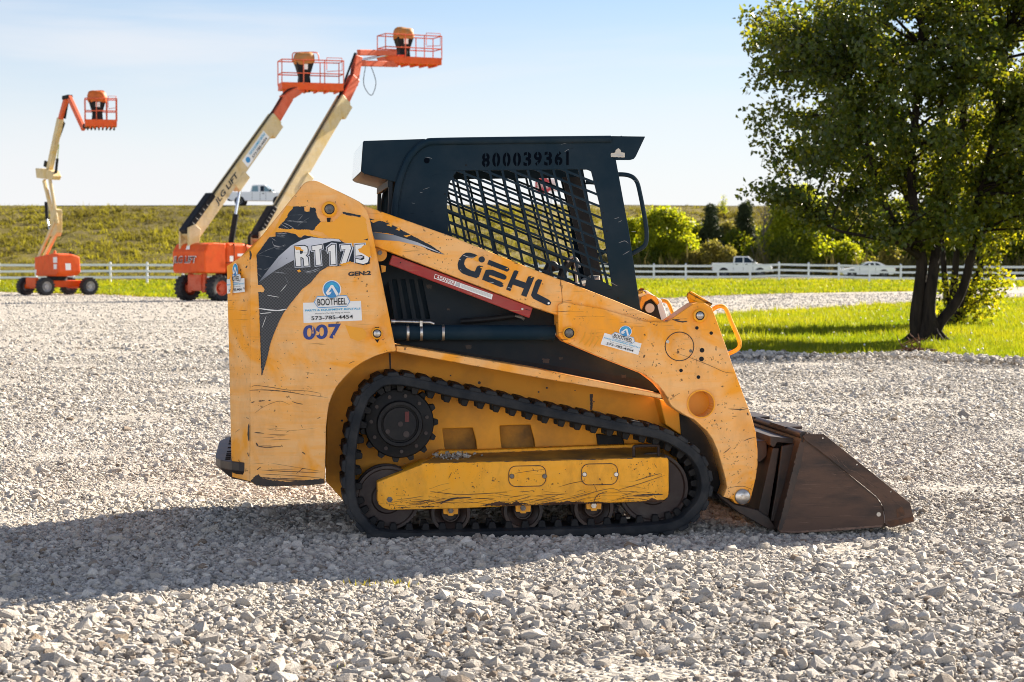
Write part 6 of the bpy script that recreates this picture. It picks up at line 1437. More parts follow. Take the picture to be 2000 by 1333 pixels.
def basket(parent, O, yaw, Wd, Dp, mats, console=True, cover='tarp', tall_hoop=True):
    """work platform; O = centre of the floor in the parent's space, yaw in degrees, Wd x Dp floor"""
    M = Matrix.Translation(Vector(O)) @ Matrix.Rotation(math.radians(yaw), 4, 'Z'); a, b = Wd/2, Dp/2; T = lambda *p: tuple(M @ Vector(p))
    m = MB(); m.box(-a, a, -b, b, 0, 0.03, 0, M)
    for x0, x1, y0, y1 in ((-a, a, -b, -b + 0.03), (-a, a, b - 0.03, b), (-a, -a + 0.03, -b + 0.03, b - 0.03), (a - 0.03, a, -b + 0.03, b - 0.03)): m.box(x0, x1, y0, y1, 0.03, 0.27, 0, M)
    for k in range(6): x = -a + 0.2 + k * (Wd - 0.4) / 5; m.box(x - 0.03, x + 0.03, -b + 0.03, b - 0.03, -0.07, 0.0, 0, M)
    p = m.build("platform", mats[0], parent)
    m = MB(); H = 1.12
    for x, y in ((-a, -b), (a, -b), (a, b), (-a, b), (-a*0.3, -b), (a*0.38, -b), (-a*0.3, b), (a*0.38, b)): rail(m, [T(x, y, 0.2), T(x, y, H)])
    for h in (H, 0.62):
        rail(m, [T(-a, -b, h), T(a, -b, h)]); rail(m, [T(a, -b, h), T(a, b, h)]); rail(m, [T(a, b, h), T(-a, b, h)]); rail(m, [T(-a, b, h), T(-a, -b, h)])
    rail(m, [T(a*0.45, -b, 0.75), T(a*0.45, -b, H + 0.1), T(a*0.95, -b, H + 0.1), T(a*0.95, -b, 0.75), T(a*0.45, -b, 0.7)], 0.016)
    if tall_hoop: rail(m, catmull([T(-a*0.55, b*0.6, H), T(-a*0.55, b*0.5, H + 0.28), T(-a*0.4, b*0.4, H + 0.33), T(a*0.1, -b*0.2, H + 0.33), T(a*0.22, -b*0.3, H + 0.25), T(a*0.25, -b*0.3, H)], 4))
    m.build("guard_rail", mats[1], parent)
    if console:
        m = MB(); cx = -a*0.22; v = [(cx - 0.24, -0.22, 0.1), (cx + 0.24, -0.22, 0.1), (cx + 0.24, 0.22, 0.1), (cx - 0.24, 0.22, 0.1), (cx - 0.2, -0.2, 0.55), (cx + 0.2, -0.2, 0.55), (cx + 0.2, 0.2, 0.55), (cx - 0.2, 0.2, 0.55), (cx - 0.34, -0.28, 1.05), (cx + 0.34, -0.28, 1.05), (cx + 0.34, 0.28, 1.05), (cx - 0.34, 0.28, 1.05)]
        m.add([T(*q) for q in v], [(0, 1, 5, 4), (1, 2, 6, 5), (2, 3, 7, 6), (3, 0, 4, 7), (4, 5, 9, 8), (5, 6, 10, 9), (6, 7, 11, 10), (7, 4, 8, 11), (3, 2, 1, 0), (8, 9, 10, 11)])
        c = m.build("control_console", MAT['black'], parent, bevel=0.03)
        m = MB(); m.add([T(cx - 0.08, -0.272, 0.78), T(cx + 0.1, -0.272, 0.78), T(cx + 0.1, -0.285, 0.98), T(cx - 0.08, -0.285, 0.98)], [(0, 1, 2, 3)]); m.build("console_label", MAT['white'], c)
        m = MB(); rr_ = random.Random(int(yaw * 7)); n = 14; rows = []
        for j, (z, s) in enumerate(((0.98, 1.0), (1.08, 1.12), (1.25, 1.08), (1.38, 0.98), (1.43, 0.7))):
            rows.append([T(cx + 0.35*s*math.copysign(abs(math.cos(2*math.pi*k/n))**0.55, math.cos(2*math.pi*k/n)) * rr_.uniform(0.93, 1.06), 0.31*s*math.copysign(abs(math.sin(2*math.pi*k/n))**0.55, math.sin(2*math.pi*k/n)) * rr_.uniform(0.93, 1.06), z + rr_.uniform(-0.03, 0.03)) for k in range(n)])
        v = [q for r_ in rows for q in r_]; m.add(v, [(j*n + k, j*n + (k+1) % n, (j+1)*n + (k+1) % n, (j+1)*n + k) for j in range(4) for k in range(n)] + [tuple(4*n + k for k in range(n))], 0, True)
        m.build("console_cover", MAT[cover], parent, sharp=60)
    return p
def tube_box(mb, a, b, w, h, m=0): mb.bar(a, b, w, h, m)
def local_text(o_parent, name, s, bl, br, tl, mat, bold=0.03, back=None):
    """raised lettering on a flat panel in the parent's space"""
    v, f = text2d(s, bold); bl, br, tl = Vector(bl), Vector(br), Vector(tl); m = MB(); nrm = (br - bl).cross(tl - bl).normalized(); mats = [mat]
    if back is not None:
        v2, f2 = text2d(s, bold + 0.02); e = 0.06; q = [bl + (br - bl) * (u*(1 + e) - e/2) + (tl - bl) * (w*(1 + 2*e) - e) + nrm * 0.012 for u, w in v2]; m.add(q, f2, 1); mats.append(back)
    m.add([bl + (br - bl)*u + (tl - bl)*w + nrm*0.02 for u, w in v], f, 0); return m.build(name, mats, o_parent, fix=False)

def telescopic_lift(px, d, yaw, boom_px, jib, label, basket_px, basket_yaw, wid_scale=1.0, text=True, rail_mat='orange_red', cover='tarp', depth_b=0.0, guard_len=1.6):
    x0 = (px - CX) / FPX * d; fr = Frame((x0, d, 0), yaw); root = empty("boom_lift", fr.M); tag(root, label, "boom lift", "boom lifts parked by the fence")
    R = 0.46
    m = MB(); m.box(-1.5, 1.5, -0.42, 0.42, 0.42, 0.82); m.box(-1.45, -1.1, -0.8, 0.8, 0.35, 0.58); m.box(1.1, 1.45, -0.8, 0.8, 0.35, 0.58); m.box(-1.62, -1.5, -0.36, 0.36, 0.36, 0.95); m.box(-1.56, -1.44, 0.3, 0.5, 0.3, 0.98); m.box(-1.56, -1.44, -0.5, -0.3, 0.3, 0.98)
    m.build("chassis", MAT['orange_red'], root, bevel=0.02)
    for x in (-1.25, 1.25):
        for y in (-0.92, 0.92): wheel(root, (x, y, R), R, 0.40, 'Y', 1 if y > 0 else -1, MAT['orange_red'] if True else MAT['rim'])
    m = MB(); m.lathe((0, 0, 0.8), [(0.55, 0), (0.55, 0.22)], 'Z', 28); m.build("slew_ring", MAT['black'], root)
    # turntable bodywork: rear counterweight and the two side pods
    z0, z1 = 0.99, 2.08
    m = MB(); m.prism([(-1.88, z0 + 0.06), (-1.8, z0), (-0.95, z0), (-0.95, z1 - 0.02), (-1.5, z1), (-1.74, z1 - 0.06), (-1.90, z1 - 0.32)], -0.95, 0.95); m.build("counterweight", MAT['orange'], root, bevel=0.14, seg=4)
    m = MB(); m.prism([(-0.93, z0), (1.25, z0), (1.35, z0 + 0.3), (1.15, z1 - 0.5), (0.75, z1 - 0.26), (0.3, z1 - 0.1), (-0.15, z1 - 0.01), (-0.93, z1)], -0.96, -0.42)
    cv = m.build("engine_cover", MAT['orange'], root, bevel=0.15, seg=4)
    m = MB(); m.box(-0.6, -0.58, -0.968, -0.5, z0 + 0.02, z1 - 0.03); m.box(-0.05, -0.03, -0.968, -0.5, z0 + 0.02, z1 - 0.05); m.box(-0.93, 1.2, -0.966, -0.9, z0 + 0.36, z0 + 0.38); m.build("cover_seam", MAT['black'], cv)
    m = MB(); m.prism([(-0.93, z0), (1.25, z0), (1.35, z0 + 0.3), (1.15, z1 - 0.5), (0.55, z1 - 0.16), (0.0, z1 - 0.02), (-0.93, z1)], 0.5, 0.96); m.build("tank_cover", MAT['orange'], root, bevel=0.08, seg=3)
    m = MB(); m.tube([(0.3, -0.7, z1 - 0.1), (0.3, -0.7, z1 + 0.2), (0.38, -0.7, z1 + 0.32)], 0.06, 10); m.build("exhaust_pipe", MAT['black'], root)
    if text:
        local_text(root, "lettering", "JLG LIFT", (-1.925, 0.86, z0 + 0.30), (-1.925, -0.42, z0 + 0.30), (-1.925, 0.80, z0 + 0.60), MAT['ink'], 0.012, MAT['white'])
        m = MB(); m.add([(-1.86, 0.2, z1 - 0.24), (-1.86, -0.02, z1 - 0.24), (-1.83, 0.0, z1 - 0.12), (-1.82, 0.09, z1 - 0.05), (-1.83, 0.18, z1 - 0.12)], [(0, 1, 2, 3, 4)]); m.build("warning_label", MAT['white'], root, fix=False)
    # boom in the plane y = yb
    yb = 0.35
    Bp = [fr.P(a, b, yb) for a, b in boom_px]; Bp = [Vector(q) for q in Bp]
    def tb(a, b, w, h, mat, name, ext=0.0):
        m = MB(); t = (b - a).normalized(); m.bar(a - t*ext, b, w, h); return m.build(name, MAT[mat], root, bevel=0.02)
    b0 = tb(Bp[0], Bp[1], 0.34, 0.50, 'cream', "base_boom", 0.15)
    t_ = (Bp[1] - Bp[0]).normalized(); up = Vector((-t_.z, 0, t_.x))
    m = MB(); c = Bp[1] - t_*0.3 - up*0.32; m.bar(c - t_*0.35, c + t_*0.25, 0.30, 0.22); m.build("boom_stop", MAT['cream'], b0, bevel=0.02)
    tb(Bp[1], Bp[2], 0.28, 0.41, 'orange_red', "mid_boom", 0.3); tb(Bp[2], Bp[3], 0.22, 0.33, 'orange_red', "fly_boom", 0.3)
    m = MB(); m.bar(Bp[1] + up*0.23 - t_*0.2, Bp[3] + up*0.18, 0.08, 0.04); m.build("hose_track", MAT['black'], root)
    for o_ in (-0.06, 0.02):
        m = MB(); m.tube(catmull([Bp[0] + up*0.27 + t_*1.4 + Vector((0, o_, 0)), Bp[1] + up*0.26 + Vector((0, o_, 0)), Bp[2] + up*0.22 + Vector((0, o_, 0)), Bp[3] + up*0.16 + Vector((0, o_, 0))], 4), 0.017, 6); m.build("hydraulic_hose", MAT['black'], root)
    m = MB()
    for x_, z_, w_, h_ in ((-0.8, 0.62, 0.16, 0.2), (-0.45, 0.7, 0.3, 0.09), (0.1, 0.55, 0.26, 0.16), (-0.8, 0.2, 0.2, 0.1), (0.5, 0.25, 0.34, 0.12)): m.add([(x_, -0.972, z0 + z_ - h_), (x_ + w_, -0.972, z0 + z_ - h_), (x_ + w_, -0.972, z0 + z_), (x_, -0.972, z0 + z_)], [(0, 1, 2, 3)])
    m.build("warning_label", MAT['white'], cv, fix=False)
    # riser bracket at the rear, hose guard over the boom foot, lift cylinder
    m = MB(); q = Bp[0]; m.prism([(q.x - 0.30, q.z - 0.75), (q.x + 0.12, q.z - 0.75), (q.x + 0.2, q.z - 0.1), (q.x + 0.25, q.z + 0.25), (q.x, q.z + 0.42), (q.x - 0.3, q.z + 0.3)], yb - 0.3, yb - 0.2); m.prism([(q.x - 0.30, q.z - 0.75), (q.x + 0.12, q.z - 0.75), (q.x + 0.2, q.z - 0.1), (q.x + 0.25, q.z + 0.25), (q.x, q.z + 0.42), (q.x - 0.3, q.z + 0.3)], yb + 0.2, yb + 0.3); m.build("boom_bracket", MAT['cream'], root, bevel=0.02)
    g0 = Bp[0] + up*0.32 + t_*0.15; g1 = g0 + t_*guard_len
    m = MB(); m.bar(g0 - t_*0.25, g1, 0.42, 0.24)
    for k in range(7): c = g0.lerp(g1, (k + 0.5)/7); m.bar(c, c + t_*0.10, 0.46, 0.20)
    m.build("hose_guard", MAT['black'], root, bevel=0.05, seg=3)
    m = MB(); e = Bp[0] + t_*3.0 - up*0.42; s = Vector((Bp[0].x + 1.75, yb, z1 - 0.35)); mid = s.lerp(e, 0.55); m.tube([s, mid], 0.11, 14, 0); m.tube([mid, e], 0.06, 12, 1); m.build("lift_cylinder", [MAT['black'], MAT['rod']], root)
    m = MB(); m.bar(e - t_*0.35 + up*0.1, e + t_*0.35 + up*0.1, 0.40, 0.36); m.build("cylinder_lug", MAT['cream'], root, bevel=0.03)
    if text:
        ys = yb - 0.172; a = Bp[0] + t_*1.55 - up*0.12; b = Bp[0] + t_*3.0 - up*0.12
        local_text(b0, "lettering", "JLG LIFT", (a.x, ys, a.z), (b.x, ys, b.z), (a.x + up.x*0.26 + t_.x*0.05, ys, a.z + up.z*0.26 + t_.z*0.05), MAT['decal'], 0.02)
        L = (Bp[1] - Bp[0]).length; a = Bp[0] + t_*(L*0.60); b = Bp[0] + t_*(L*0.86); m = MB()
        q = [a - up*0.18, b - up*0.18, b + up*0.18, a + up*0.18]; m.add([(p.x, ys - 0.004, p.z) for p in q], [(0, 1, 2, 3)], 0)
        c = a + t_*0.22; n_ = 18; m.add([(c.x + 0.11*math.cos(2*math.pi*k/n_), ys - 0.008, c.z + 0.11*math.sin(2*math.pi*k/n_)) for k in range(n_)], [tuple(range(n_))], 1)
        sl = m.build("sticker", [MAT['white'], MAT['sticker_blue']], b0, fix=False)
        p0 = a + t_*0.42 + up*0.02; p1 = b - t_*0.06 + up*0.02; local_text(b0, "lettering", "PARTS & EQUIPMENT RENTALS", (p0.x, ys - 0.006, p0.z), (p1.x, ys - 0.006, p1.z), (p0.x + up.x*0.11, ys - 0.006, p0.z + up.z*0.11), MAT['sticker_cyan'], 0.03)
        p0 = a + t_*0.42 - up*0.14; p1 = b - t_*0.12 - up*0.14; local_text(b0, "lettering", "573-785-4454", (p0.x, ys - 0.006, p0.z), (p1.x, ys - 0.006, p1.z), (p0.x + up.x*0.1, ys - 0.006, p0.z + up.z*0.1), MAT['ink'], 0.02)
    # jib and platform
    O = Vector(fr.P(basket_px[0], basket_px[1], yb + depth_b))
    if jib:
        J = [Vector(fr.P(a, b, yb)) for a, b in jib]
        for k, (a, b) in enumerate(zip(J[0::2], J[1::2])): tb(a, b, 0.18, 0.22, 'orange_red', "jib_arm")
        m = MB(); m.tube([J[2].lerp(J[0], 0.3), J[1].lerp(J[2], 0.2)], 0.045, 10); m.build("jib_cylinder", MAT['rod'], root)
        m = MB(); m.tube(catmull([J[2] + Vector((0.2, -0.1, -0.1)), J[2] + Vector((0.1, -0.1, -0.8)), J[2] + Vector((0.5, -0.1, -1.2)), J[2] + Vector((0.75, -0.1, -0.7)), J[2] + Vector((0.5, -0.1, -0.1))], 5), 0.015, 6); m.build("hose_loop", MAT['black'], root)
    m = MB(); e = Bp[3] if not jib else J[1].lerp(J[3], 0.5); f_ = O + Vector((0, 0, 0.25)); dv = (f_ - e); m.bar(e, e + dv*0.75, 0.2, 0.3)
    m.build("platform_mount", MAT['orange_red'], root, bevel=0.02)
    m = MB(); c = e + dv*0.62; m.lathe(tuple(c - Vector((0, 0, 0.22))), [(0.15, 0), (0.15, 0.5)], 'Z', 16); m.build("rotator", MAT['black'], root)
    basket(root, O, basket_yaw, 2.35, 0.92, (MAT['orange'], MAT['orange_red']), cover=cover, tall_hoop=not jib)
    return root
telescopic_lift(451, 72.5, 46, [(372, 462), (537, 231), (562, 189), (583, 176)], None, "orange boom lift left of the loader, long cream boom lettered along its side", (607, 178), -30)
telescopic_lift(622, 74.5, 48, [(510, 470), (672, 194), (692, 152), (699, 110)], [(700, 103), (772, 104), (703, 124), (775, 126)], "orange boom lift mostly hidden behind the loader, basket held highest on a jib", (800, 127), -24, text=False, guard_len=1.15)

def articulated_lift():
    px, d, yaw = 112, 84.0, 42; x0 = (px - CX)/FPX*d; fr = Frame((x0, d, 0), yaw); root = empty("boom_lift", fr.M)
    tag(root, "small orange boom lift at far left with a folding cream arm and drooping jib", "boom lift", "boom lifts parked by the fence")
    R = 0.37
    m = MB(); m.box(-1.1, 1.15, -0.36, 0.36, 0.34, 0.62); m.box(-1.15, -0.85, -0.7, 0.7, 0.28, 0.46); m.box(0.85, 1.15, -0.7, 0.7, 0.28, 0.46); m.box(-1.24, -1.1, -0.42, 0.42, 0.34, 0.74); m.build("chassis", MAT['orange'], root, bevel=0.02)
    for x in (-1.02, 1.02):
        for y in (-0.84, 0.84): wheel(root, (x, y, R), R, 0.32, 'Y', 1 if y > 0 else -1, MAT['rim'])
    m = MB(); m.lathe((0, 0, 0.62), [(0.42, 0), (0.42, 0.18)], 'Z', 24); m.build("slew_ring", MAT['black'], root)
    # bodywork, swung square to the chassis
    z0, z1 = 0.80, 1.72
    m = MB(); prof = [(-1.07, z0 + 0.15), (-0.85, z0), (0.85, z0), (0.98, z0 + 0.25), (0.98, z1 - 0.12), (0.3, z1 - 0.05), (-0.5, z1 + 0.03), (-1.0, z1)]
    v = []; n = len(prof)
    for xx, sq in ((-0.52, 1.0), (0.15, 1.0), (0.52, 0.72)): v += [(xx, y, z0 + (z - z0)*(1 if sq == 1 else 0.84) + (0 if sq == 1 else 0.04)) for y, z in prof]
    m.add(v, [tuple(range(n)), tuple(range(3*n - 1, 2*n - 1, -1))] + [(r_*n + k, (r_+1)*n + k, (r_+1)*n + (k+1) % n, r_*n + (k+1) % n) for r_ in (0, 1) for k in range(n)])
    body = m.build("turntable_cover", MAT['orange'], root, bevel=0.05, seg=3)
    m = MB()
    for y0, y1, a0, a1 in ((-0.95, -0.62, 1.36, 1.60), (-0.92, -0.66, 1.10, 1.30), (0.8, 0.92, 0.94, 1.08)): m.add([(-0.526, y0, a0), (-0.526, y0, a1), (-0.526, y1, a1), (-0.526, y1, a0)], [(0, 1, 2, 3)])
    m.add([(-0.2, -1.078, 1.06), (0.05, -1.078, 1.06), (0.05, -1.05, 1.34), (-0.2, -1.05, 1.34)], [(0, 1, 2, 3)]); m.build("warning_label", MAT['white'], body, fix=False)
    m = MB(); m.lathe((-0.1, 0.0, 1.72), [(0.06, 0), (0.06, 0.06), (0.045, 0.15), (0.02, 0.17)], 'Z', 12); m.build("beacon", MAT['lamp_red'] if False else MAT['tarp_red'], root)
    m = MB(); m.tube([(0.3, -0.6, 1.6), (0.3, -0.6, 1.85)], 0.05, 8); m.build("exhaust_pipe", MAT['black'], root)
    # folding arm in the vertical plane square to the chassis
    f2 = Frame((x0, d, 0), yaw + 90); rel = fr.I @ f2.M
    def Q(a, b, off=0.0): q = f2.P(a, b, off); return rel @ Vector(q)
    def bar(a, b, w, h, mat, name): m = MB(); m.bar(a, b, w, h, 0, up=(0, 0, 1)); return m.build(name, MAT[mat], root, bevel=0.015)
    for o in (-0.16, 0.16): bar(Q(72, 510, o), Q(107, 432, o), 0.08, 0.16, 'cream', "lower_arm")
    bar(Q(84, 508), Q(112, 452), 0.12, 0.17, 'cream', "lower_arm")
    up_ = [Q(103, 462), Q(113, 462), Q(116, 455), Q(116, 410), Q(109, 408), Q(103, 420)]; m = MB(); off = (rel.to_3x3() @ Vector((0, 0.14, 0)))
    m.add([tuple(p - off) for p in up_] + [tuple(p + off) for p in up_], [tuple(range(6)), tuple(range(11, 5, -1))] + [(k, (k+1) % 6, 6 + (k+1) % 6, 6 + k) for k in range(6)]); m.build("arm_link", MAT['cream'], root, bevel=0.02)
    for o in (-0.14, 0.14): bar(Q(112, 438, o), Q(97, 348, o), 0.08, 0.17, 'cream', "middle_arm")
    bar(Q(104, 425), Q(86, 352), 0.12, 0.16, 'cream', "middle_arm")
    m = MB(); m.tube([Q(92, 428), Q(90, 395)], 0.075, 10); m.tube([Q(97, 450), Q(92, 428)], 0.035, 8, 1); m.build("lift_cylinder", [MAT['black'], MAT['rod']], root)
    pts = [(77, 329), (96, 331), (107, 334), (112, 345), (109, 352), (79, 348)]; up_ = [Q(*p) for p in pts]; m = MB(); off = (rel.to_3x3() @ Vector((0, 0.2, 0)))
    m.add([tuple(p - off) for p in up_] + [tuple(p + off) for p in up_], [tuple(range(6)), tuple(range(11, 5, -1))] + [(k, (k+1) % 6, 6 + (k+1) % 6, 6 + k) for k in range(6)]); m.build("arm_head", MAT['cream'], root, bevel=0.02)
    bar(Q(95, 340), Q(118, 232), 0.22, 0.24, 'cream', "upper_boom"); bar(Q(115, 245), Q(130, 190), 0.17, 0.19, 'orange_red', "fly_boom")
    bar(Q(104, 300, -0.16), Q(110, 278, -0.16), 0.08, 0.24, 'black', "hose_guard"); bar(Q(114, 266, -0.16), Q(124, 238, -0.16), 0.08, 0.24, 'black', "hose_guard"); bar(Q(88, 326, -0.2), Q(90, 315, -0.2), 0.1, 0.16, 'black', "hose_guard")
    m = MB(); m.tube([Q(109, 338), Q(112, 310)], 0.06, 8); m.tube([Q(112, 312), Q(115, 282)], 0.025, 6, 1); m.build("level_cylinder", [MAT['black'], MAT['rod']], root)
    bar(Q(126, 232, -0.1), Q(133, 193, -0.1), 0.08, 0.11, 'black', "hose_track")
    m = MB(); m.bar(Q(126, 192), Q(137, 189), 0.26, 0.16); m.build("jib_knuckle", MAT['black'], root, bevel=0.02)
    bar(Q(135, 190), Q(164, 253), 0.15, 0.2, 'orange_red', "jib_arm")
    bk_o = rel @ Vector(f2.P(197, 248, 0.0)); e = Q(166, 247); m = MB(); m.bar(e, e.lerp(bk_o + Vector((0, 0, 0.1)), 0.7), 0.2, 0.2); m.build("platform_mount", MAT['black'], root)
    basket(root, bk_o, -42 + 14, 1.25, 0.78, (MAT['orange'], MAT['orange_red']), cover='tarp_red')
    m = MB()
    M_ = Matrix.Translation(bk_o) @ Matrix.Rotation(math.radians(-28), 4, 'Z')
    for k in range(8): m.box(-0.55 + k*0.15, -0.5 + k*0.15, -0.3, 0.3, -0.13, -0.05, 0, M_)
    m.build("platform_grating", MAT['black'], root)
    return root
articulated_lift()

# ------------------------------------------------------------------ vehicles
def vehicle(name, loc, yaw, prof_body, roof, wb, wr, width, label, cat, group, windows, extras=None, paint='car_white', mirror=True, taper=0.78):
    """prof_body: side outline (x forward, z); roof: greenhouse outline; windows: side window polygons"""
    M = Matrix.Translation(Vector(loc)) @ Matrix.Rotation(math.radians(yaw), 4, 'Z'); root = empty(name, M); tag(root, label, cat, group)
    w = width / 2
    m = MB(); m.prism(prof_body, -w, w); m.build("body", MAT[paint], root, bevel=0.05, seg=3)
    m = MB(); zs = [q[1] for q in roof]; zb, zt = min(zs), max(zs); n = len(roof)
    def yy(z): return w * (0.97 - (0.97 - taper) * (z - zb) / (zt - zb))
    v = [(x, -yy(z), z) for x, z in roof] + [(x, yy(z), z) for x, z in roof]
    m.add(v, [tuple(range(n)), tuple(range(2*n - 1, n - 1, -1))] + [(k, (k+1) % n, n + (k+1) % n, n + k) for k in range(n)]); cabn = m.build("cabin", MAT[paint], root, bevel=0.04, seg=3)
    for poly, mat, nm in windows:
        for s in (-1, 1):
            m = MB(); m.add([(x, s*(yy(z) + 0.012), z) for x, z in poly], [tuple(range(len(poly)))]); m.build("window" if nm == 'w' else nm, MAT[mat], cabn)
    # windscreen and rear window on the sloped ends
    a, b = roof[-1], roof[-2]      # front lower, front upper
    for (p, q, nm, mat) in ((roof[n-1], roof[n-2], "windscreen", 'glass_pale'), (roof[0], roof[1], "rear_window", 'glass_dark')):
        pa = Vector((p[0], 0, p[1])).lerp(Vector((q[0], 0, q[1])), 0.12); pb = Vector((p[0], 0, p[1])).lerp(Vector((q[0], 0, q[1])), 0.9); sx = 0.015 if nm == "windscreen" else -0.015
        m = MB(); m.add([(pa.x + sx, -yy(pa.z)*0.9, pa.z + 0.01), (pa.x + sx, yy(pa.z)*0.9, pa.z + 0.01), (pb.x + sx, yy(pb.z)*0.9, pb.z + 0.01), (pb.x + sx, -yy(pb.z)*0.9, pb.z + 0.01)], [(0, 1, 2, 3)]); m.build(nm, MAT[mat], cabn)
    for x in wb:
        for s in (-1, 1):
            m = MB(); m.lathe((x, s*(w - 0.12), wr), [(wr*1.2, -0.12), (wr*1.2, 0.128)] if s > 0 else [(wr*1.2, -0.128), (wr*1.2, 0.12)], 'Y', 28); m.build("wheel_arch", MAT['void'], root)
            wheel(root, (x, s*(w - 0.08), wr), wr, 0.24, 'Y', s, MAT['car_rim'], lugs=False)
    xs_ = [q[0] for q in prof_body]; xf, xb = max(xs_), min(xs_); zmid = sorted(q[1] for q in prof_body)[len(prof_body)//2]
    for s in (-1, 1):
        m = MB(); m.box(xf - 0.22, xf - 0.005, s*w*0.95 - 0.16, s*w*0.95 + 0.02 if s < 0 else s*w*0.95 + 0.03, 0.72, 0.90); m.build("headlight", MAT['lamp_clear'], root, bevel=0.02)
        m = MB(); m.box(xb - 0.01, xb + 0.1, s*w*0.97 - 0.09, s*w*0.97 + 0.045, 0.80, 1.02); m.build("tail_light", MAT['lamp_red'], root, bevel=0.02)
        if mirror:
            m = MB(); z = roof[-1][1] + 0.1; m.box(roof[-1][0] - 0.35, roof[-1][0] - 0.2, s*(w + 0.1) - 0.12, s*(w + 0.1) + 0.12, z - 0.02, z + 0.2); m.build("side_mirror", MAT['black'], root, bevel=0.02)
    m = MB(); m.box(xf - 0.1, xf + 0.06, -w*0.96, w*0.96, 0.42, 0.66); m.build("front_bumper", MAT['rim'] if 'pickup' in name else MAT[paint], root, bevel=0.03)
    m = MB(); m.box(xb - 0.1, xb + 0.1, -w*0.94, w*0.94, 0.45, 0.66); m.build("rear_bumper", MAT['black'], root, bevel=0.03)
    for fn in (extras or []): fn(root, w)
    return root
def handles(xs_, z):
    def f(root, w):
        for x in xs_:
            for s in (-1, 1): m = MB(); m.box(x - 0.09, x + 0.09, s*w - 0.02, s*w + 0.03, z - 0.04, z + 0.04); m.build("door_handle", MAT['black'], root)
    return f
def seams(xs_, z0, z1):
    def f(root, w):
        for x in xs_:
            m = MB()
            for s in (-1, 1): m.box(x - 0.012, x + 0.012, s*w - 0.004, s*w + 0.006, z0, z1)
            m.build("door_seam", MAT['black'], root)
    return f
# extended-cab pickup on the levee top
pb = [(-2.85, 0.58), (-2.88, 1.28), (-0.62, 1.28), (0.9, 1.26), (1.2, 1.24), (2.5, 1.14), (2.85, 1.02), (2.9, 0.5), (2.4, 0.42), (-2.6, 0.46)]
rf = [(-0.80, 1.24), (-0.66, 1.90), (-0.4, 1.96), (0.55, 1.95), (1.40, 1.24)]
wn_ = [([(-0.68, 1.32), (-0.58, 1.82), (-0.1, 1.86), (-0.06, 1.32)], 'glass_pale', 'w'), ([(0.14, 1.32), (0.14, 1.84), (0.5, 1.84), (0.5, 1.32)], 'glass_dark', 'w'), ([(0.53, 1.32), (0.53, 1.84), (0.62, 1.82), (1.16, 1.32)], 'glass_pale', 'w')]
xt = (509 - CX)/FPX*189.5
vehicle("pickup_truck", (xt, 189.5, float(crest_z(np.array(xt))) + 0.10), 0, pb, rf, (-1.82, 1.80), 0.40, 1.98, "white extended cab pickup driving along the top of the levee", "pickup truck", None, wn_, [handles((0.42,), 1.12), seams((0.12, 0.66, -0.62), 0.5, 1.25)])
# crew-cab pickup by the fence
pb2 = [(-2.62, 0.60), (-2.66, 1.22), (-0.75, 1.22), (0.9, 1.20), (1.15, 1.18), (2.3, 1.06), (2.62, 0.92), (2.68, 0.5), (2.3, 0.42), (-2.4, 0.46)]
rf2 = [(-0.78, 1.18), (-0.68, 1.76), (-0.5, 1.82), (0.55, 1.80), (1.36, 1.18)]
wn2 = [([(-0.62, 1.24), (-0.58, 1.70), (0.10, 1.72), (0.10, 1.24)], 'glass_dark', 'w'), ([(0.2, 1.24), (0.2, 1.72), (0.55, 1.70), (1.08, 1.24)], 'glass_dark', 'w')]
def bed(root, w): m = MB(); m.box(-2.55, -0.85, -w + 0.1, w - 0.1, 1.20, 1.225); m.build("truck_bed", MAT['black'], root)
vehicle("pickup_truck", ((1449 - CX)/FPX*178, 178, 0.11), -9, pb2, rf2, (-1.58, 1.62), 0.37, 1.86, "white crew cab pickup parked behind the fence right of the loader", "pickup truck", None, wn2, [handles((-0.42, 0.42), 1.10), seams((0.15, -0.72, 1.0), 0.5, 1.18), bed])
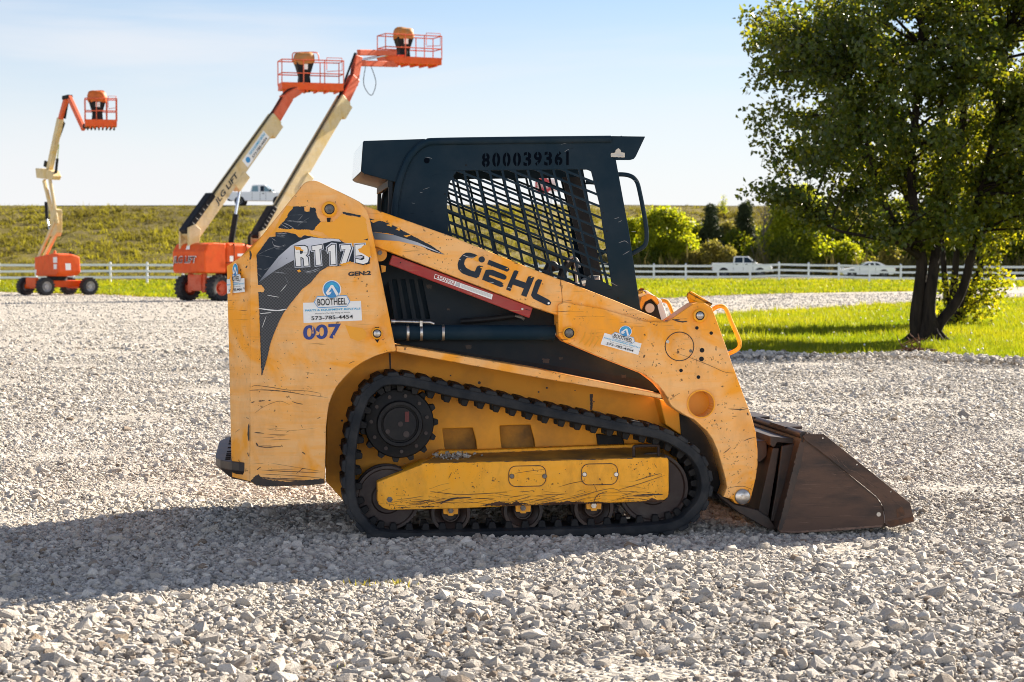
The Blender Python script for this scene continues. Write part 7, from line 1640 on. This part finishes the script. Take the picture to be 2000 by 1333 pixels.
# coupe
pb3 = [(-2.30, 0.42), (-2.36, 0.78), (-2.15, 0.92), (-1.3, 0.95), (0.6, 0.93), (1.7, 0.82), (2.2, 0.68), (2.3, 0.45), (2.1, 0.26), (-2.1, 0.28)]
rf3 = [(-1.75, 0.92), (-0.95, 1.32), (-0.5, 1.38), (0.05, 1.34), (1.0, 0.92)]
wn3 = [([(-0.55, 0.97), (-0.45, 1.28), (0.02, 1.26), (0.72, 0.97)], 'glass_dark', 'w'), ([(-1.2, 0.98), (-0.85, 1.24), (-0.6, 1.28), (-0.66, 0.97)], 'glass_dark', 'w')]
vehicle("coupe_car", ((1692 - CX)/FPX*172, 172, 0.06), 180, pb3, rf3, (-1.35, 1.40), 0.33, 1.82, "low white coupe parked behind the fence left of the large tree", "car", None, wn3, [seams((0.75, -0.62), 0.34, 0.92)])

# ------------------------------------------------------------------ road signs on the levee
def sign(px, y_top, y_bot, d, kind, label, cat):
    q = at(px, y_bot, d); zt_ = at(px, y_top, d).z; zc = float(levee_z(np.array(q.x), np.array(d - crest_y(q.x))))
    root = empty("road_sign", loc=(q.x, d, zc)); tag(root, label, cat); H = zt_ - zc
    m = MB(); m.box(-0.04, 0.04, 0.0, 0.05, -0.3, H - 0.05); m.build("sign_post", MAT['galv'], root)
    m = MB()
    if kind == 'oct':
        R = 0.85; oc = [(R*math.cos(math.pi/8 + k*math.pi/4), H - R + R*math.sin(math.pi/8 + k*math.pi/4)) for k in range(8)]; m.prism(oc, -0.03, -0.005); p = m.build("sign_plate", MAT['sign_red'], root)
        v, f = text2d("STOP", 0.02); t = MB(); t.add([(-0.62 + 1.24*u, -0.034, H - R - 0.28 + 0.56*w) for u, w in v], f); t.build("lettering", MAT['white'], p)
    else:
        m.box(-0.65, 0.65, -0.03, -0.005, H - 1.2, H); p = m.build("sign_plate", MAT['white'], root); t = MB(); t.box(-0.3, 0.3, -0.034, -0.031, H - 0.75, H - 0.45); t.box(-0.4, 0.4, -0.034, -0.031, H - 0.95, H - 0.9); t.build("sign_mark", MAT['galv'], p)
sign(1061, 346, 402, 192, 'oct', "red octagonal stop sign seen through the cab mesh", "road sign")
sign(1076.5, 350, 402, 194, 'sq', "white square sign on a post right of the stop sign", "road sign")
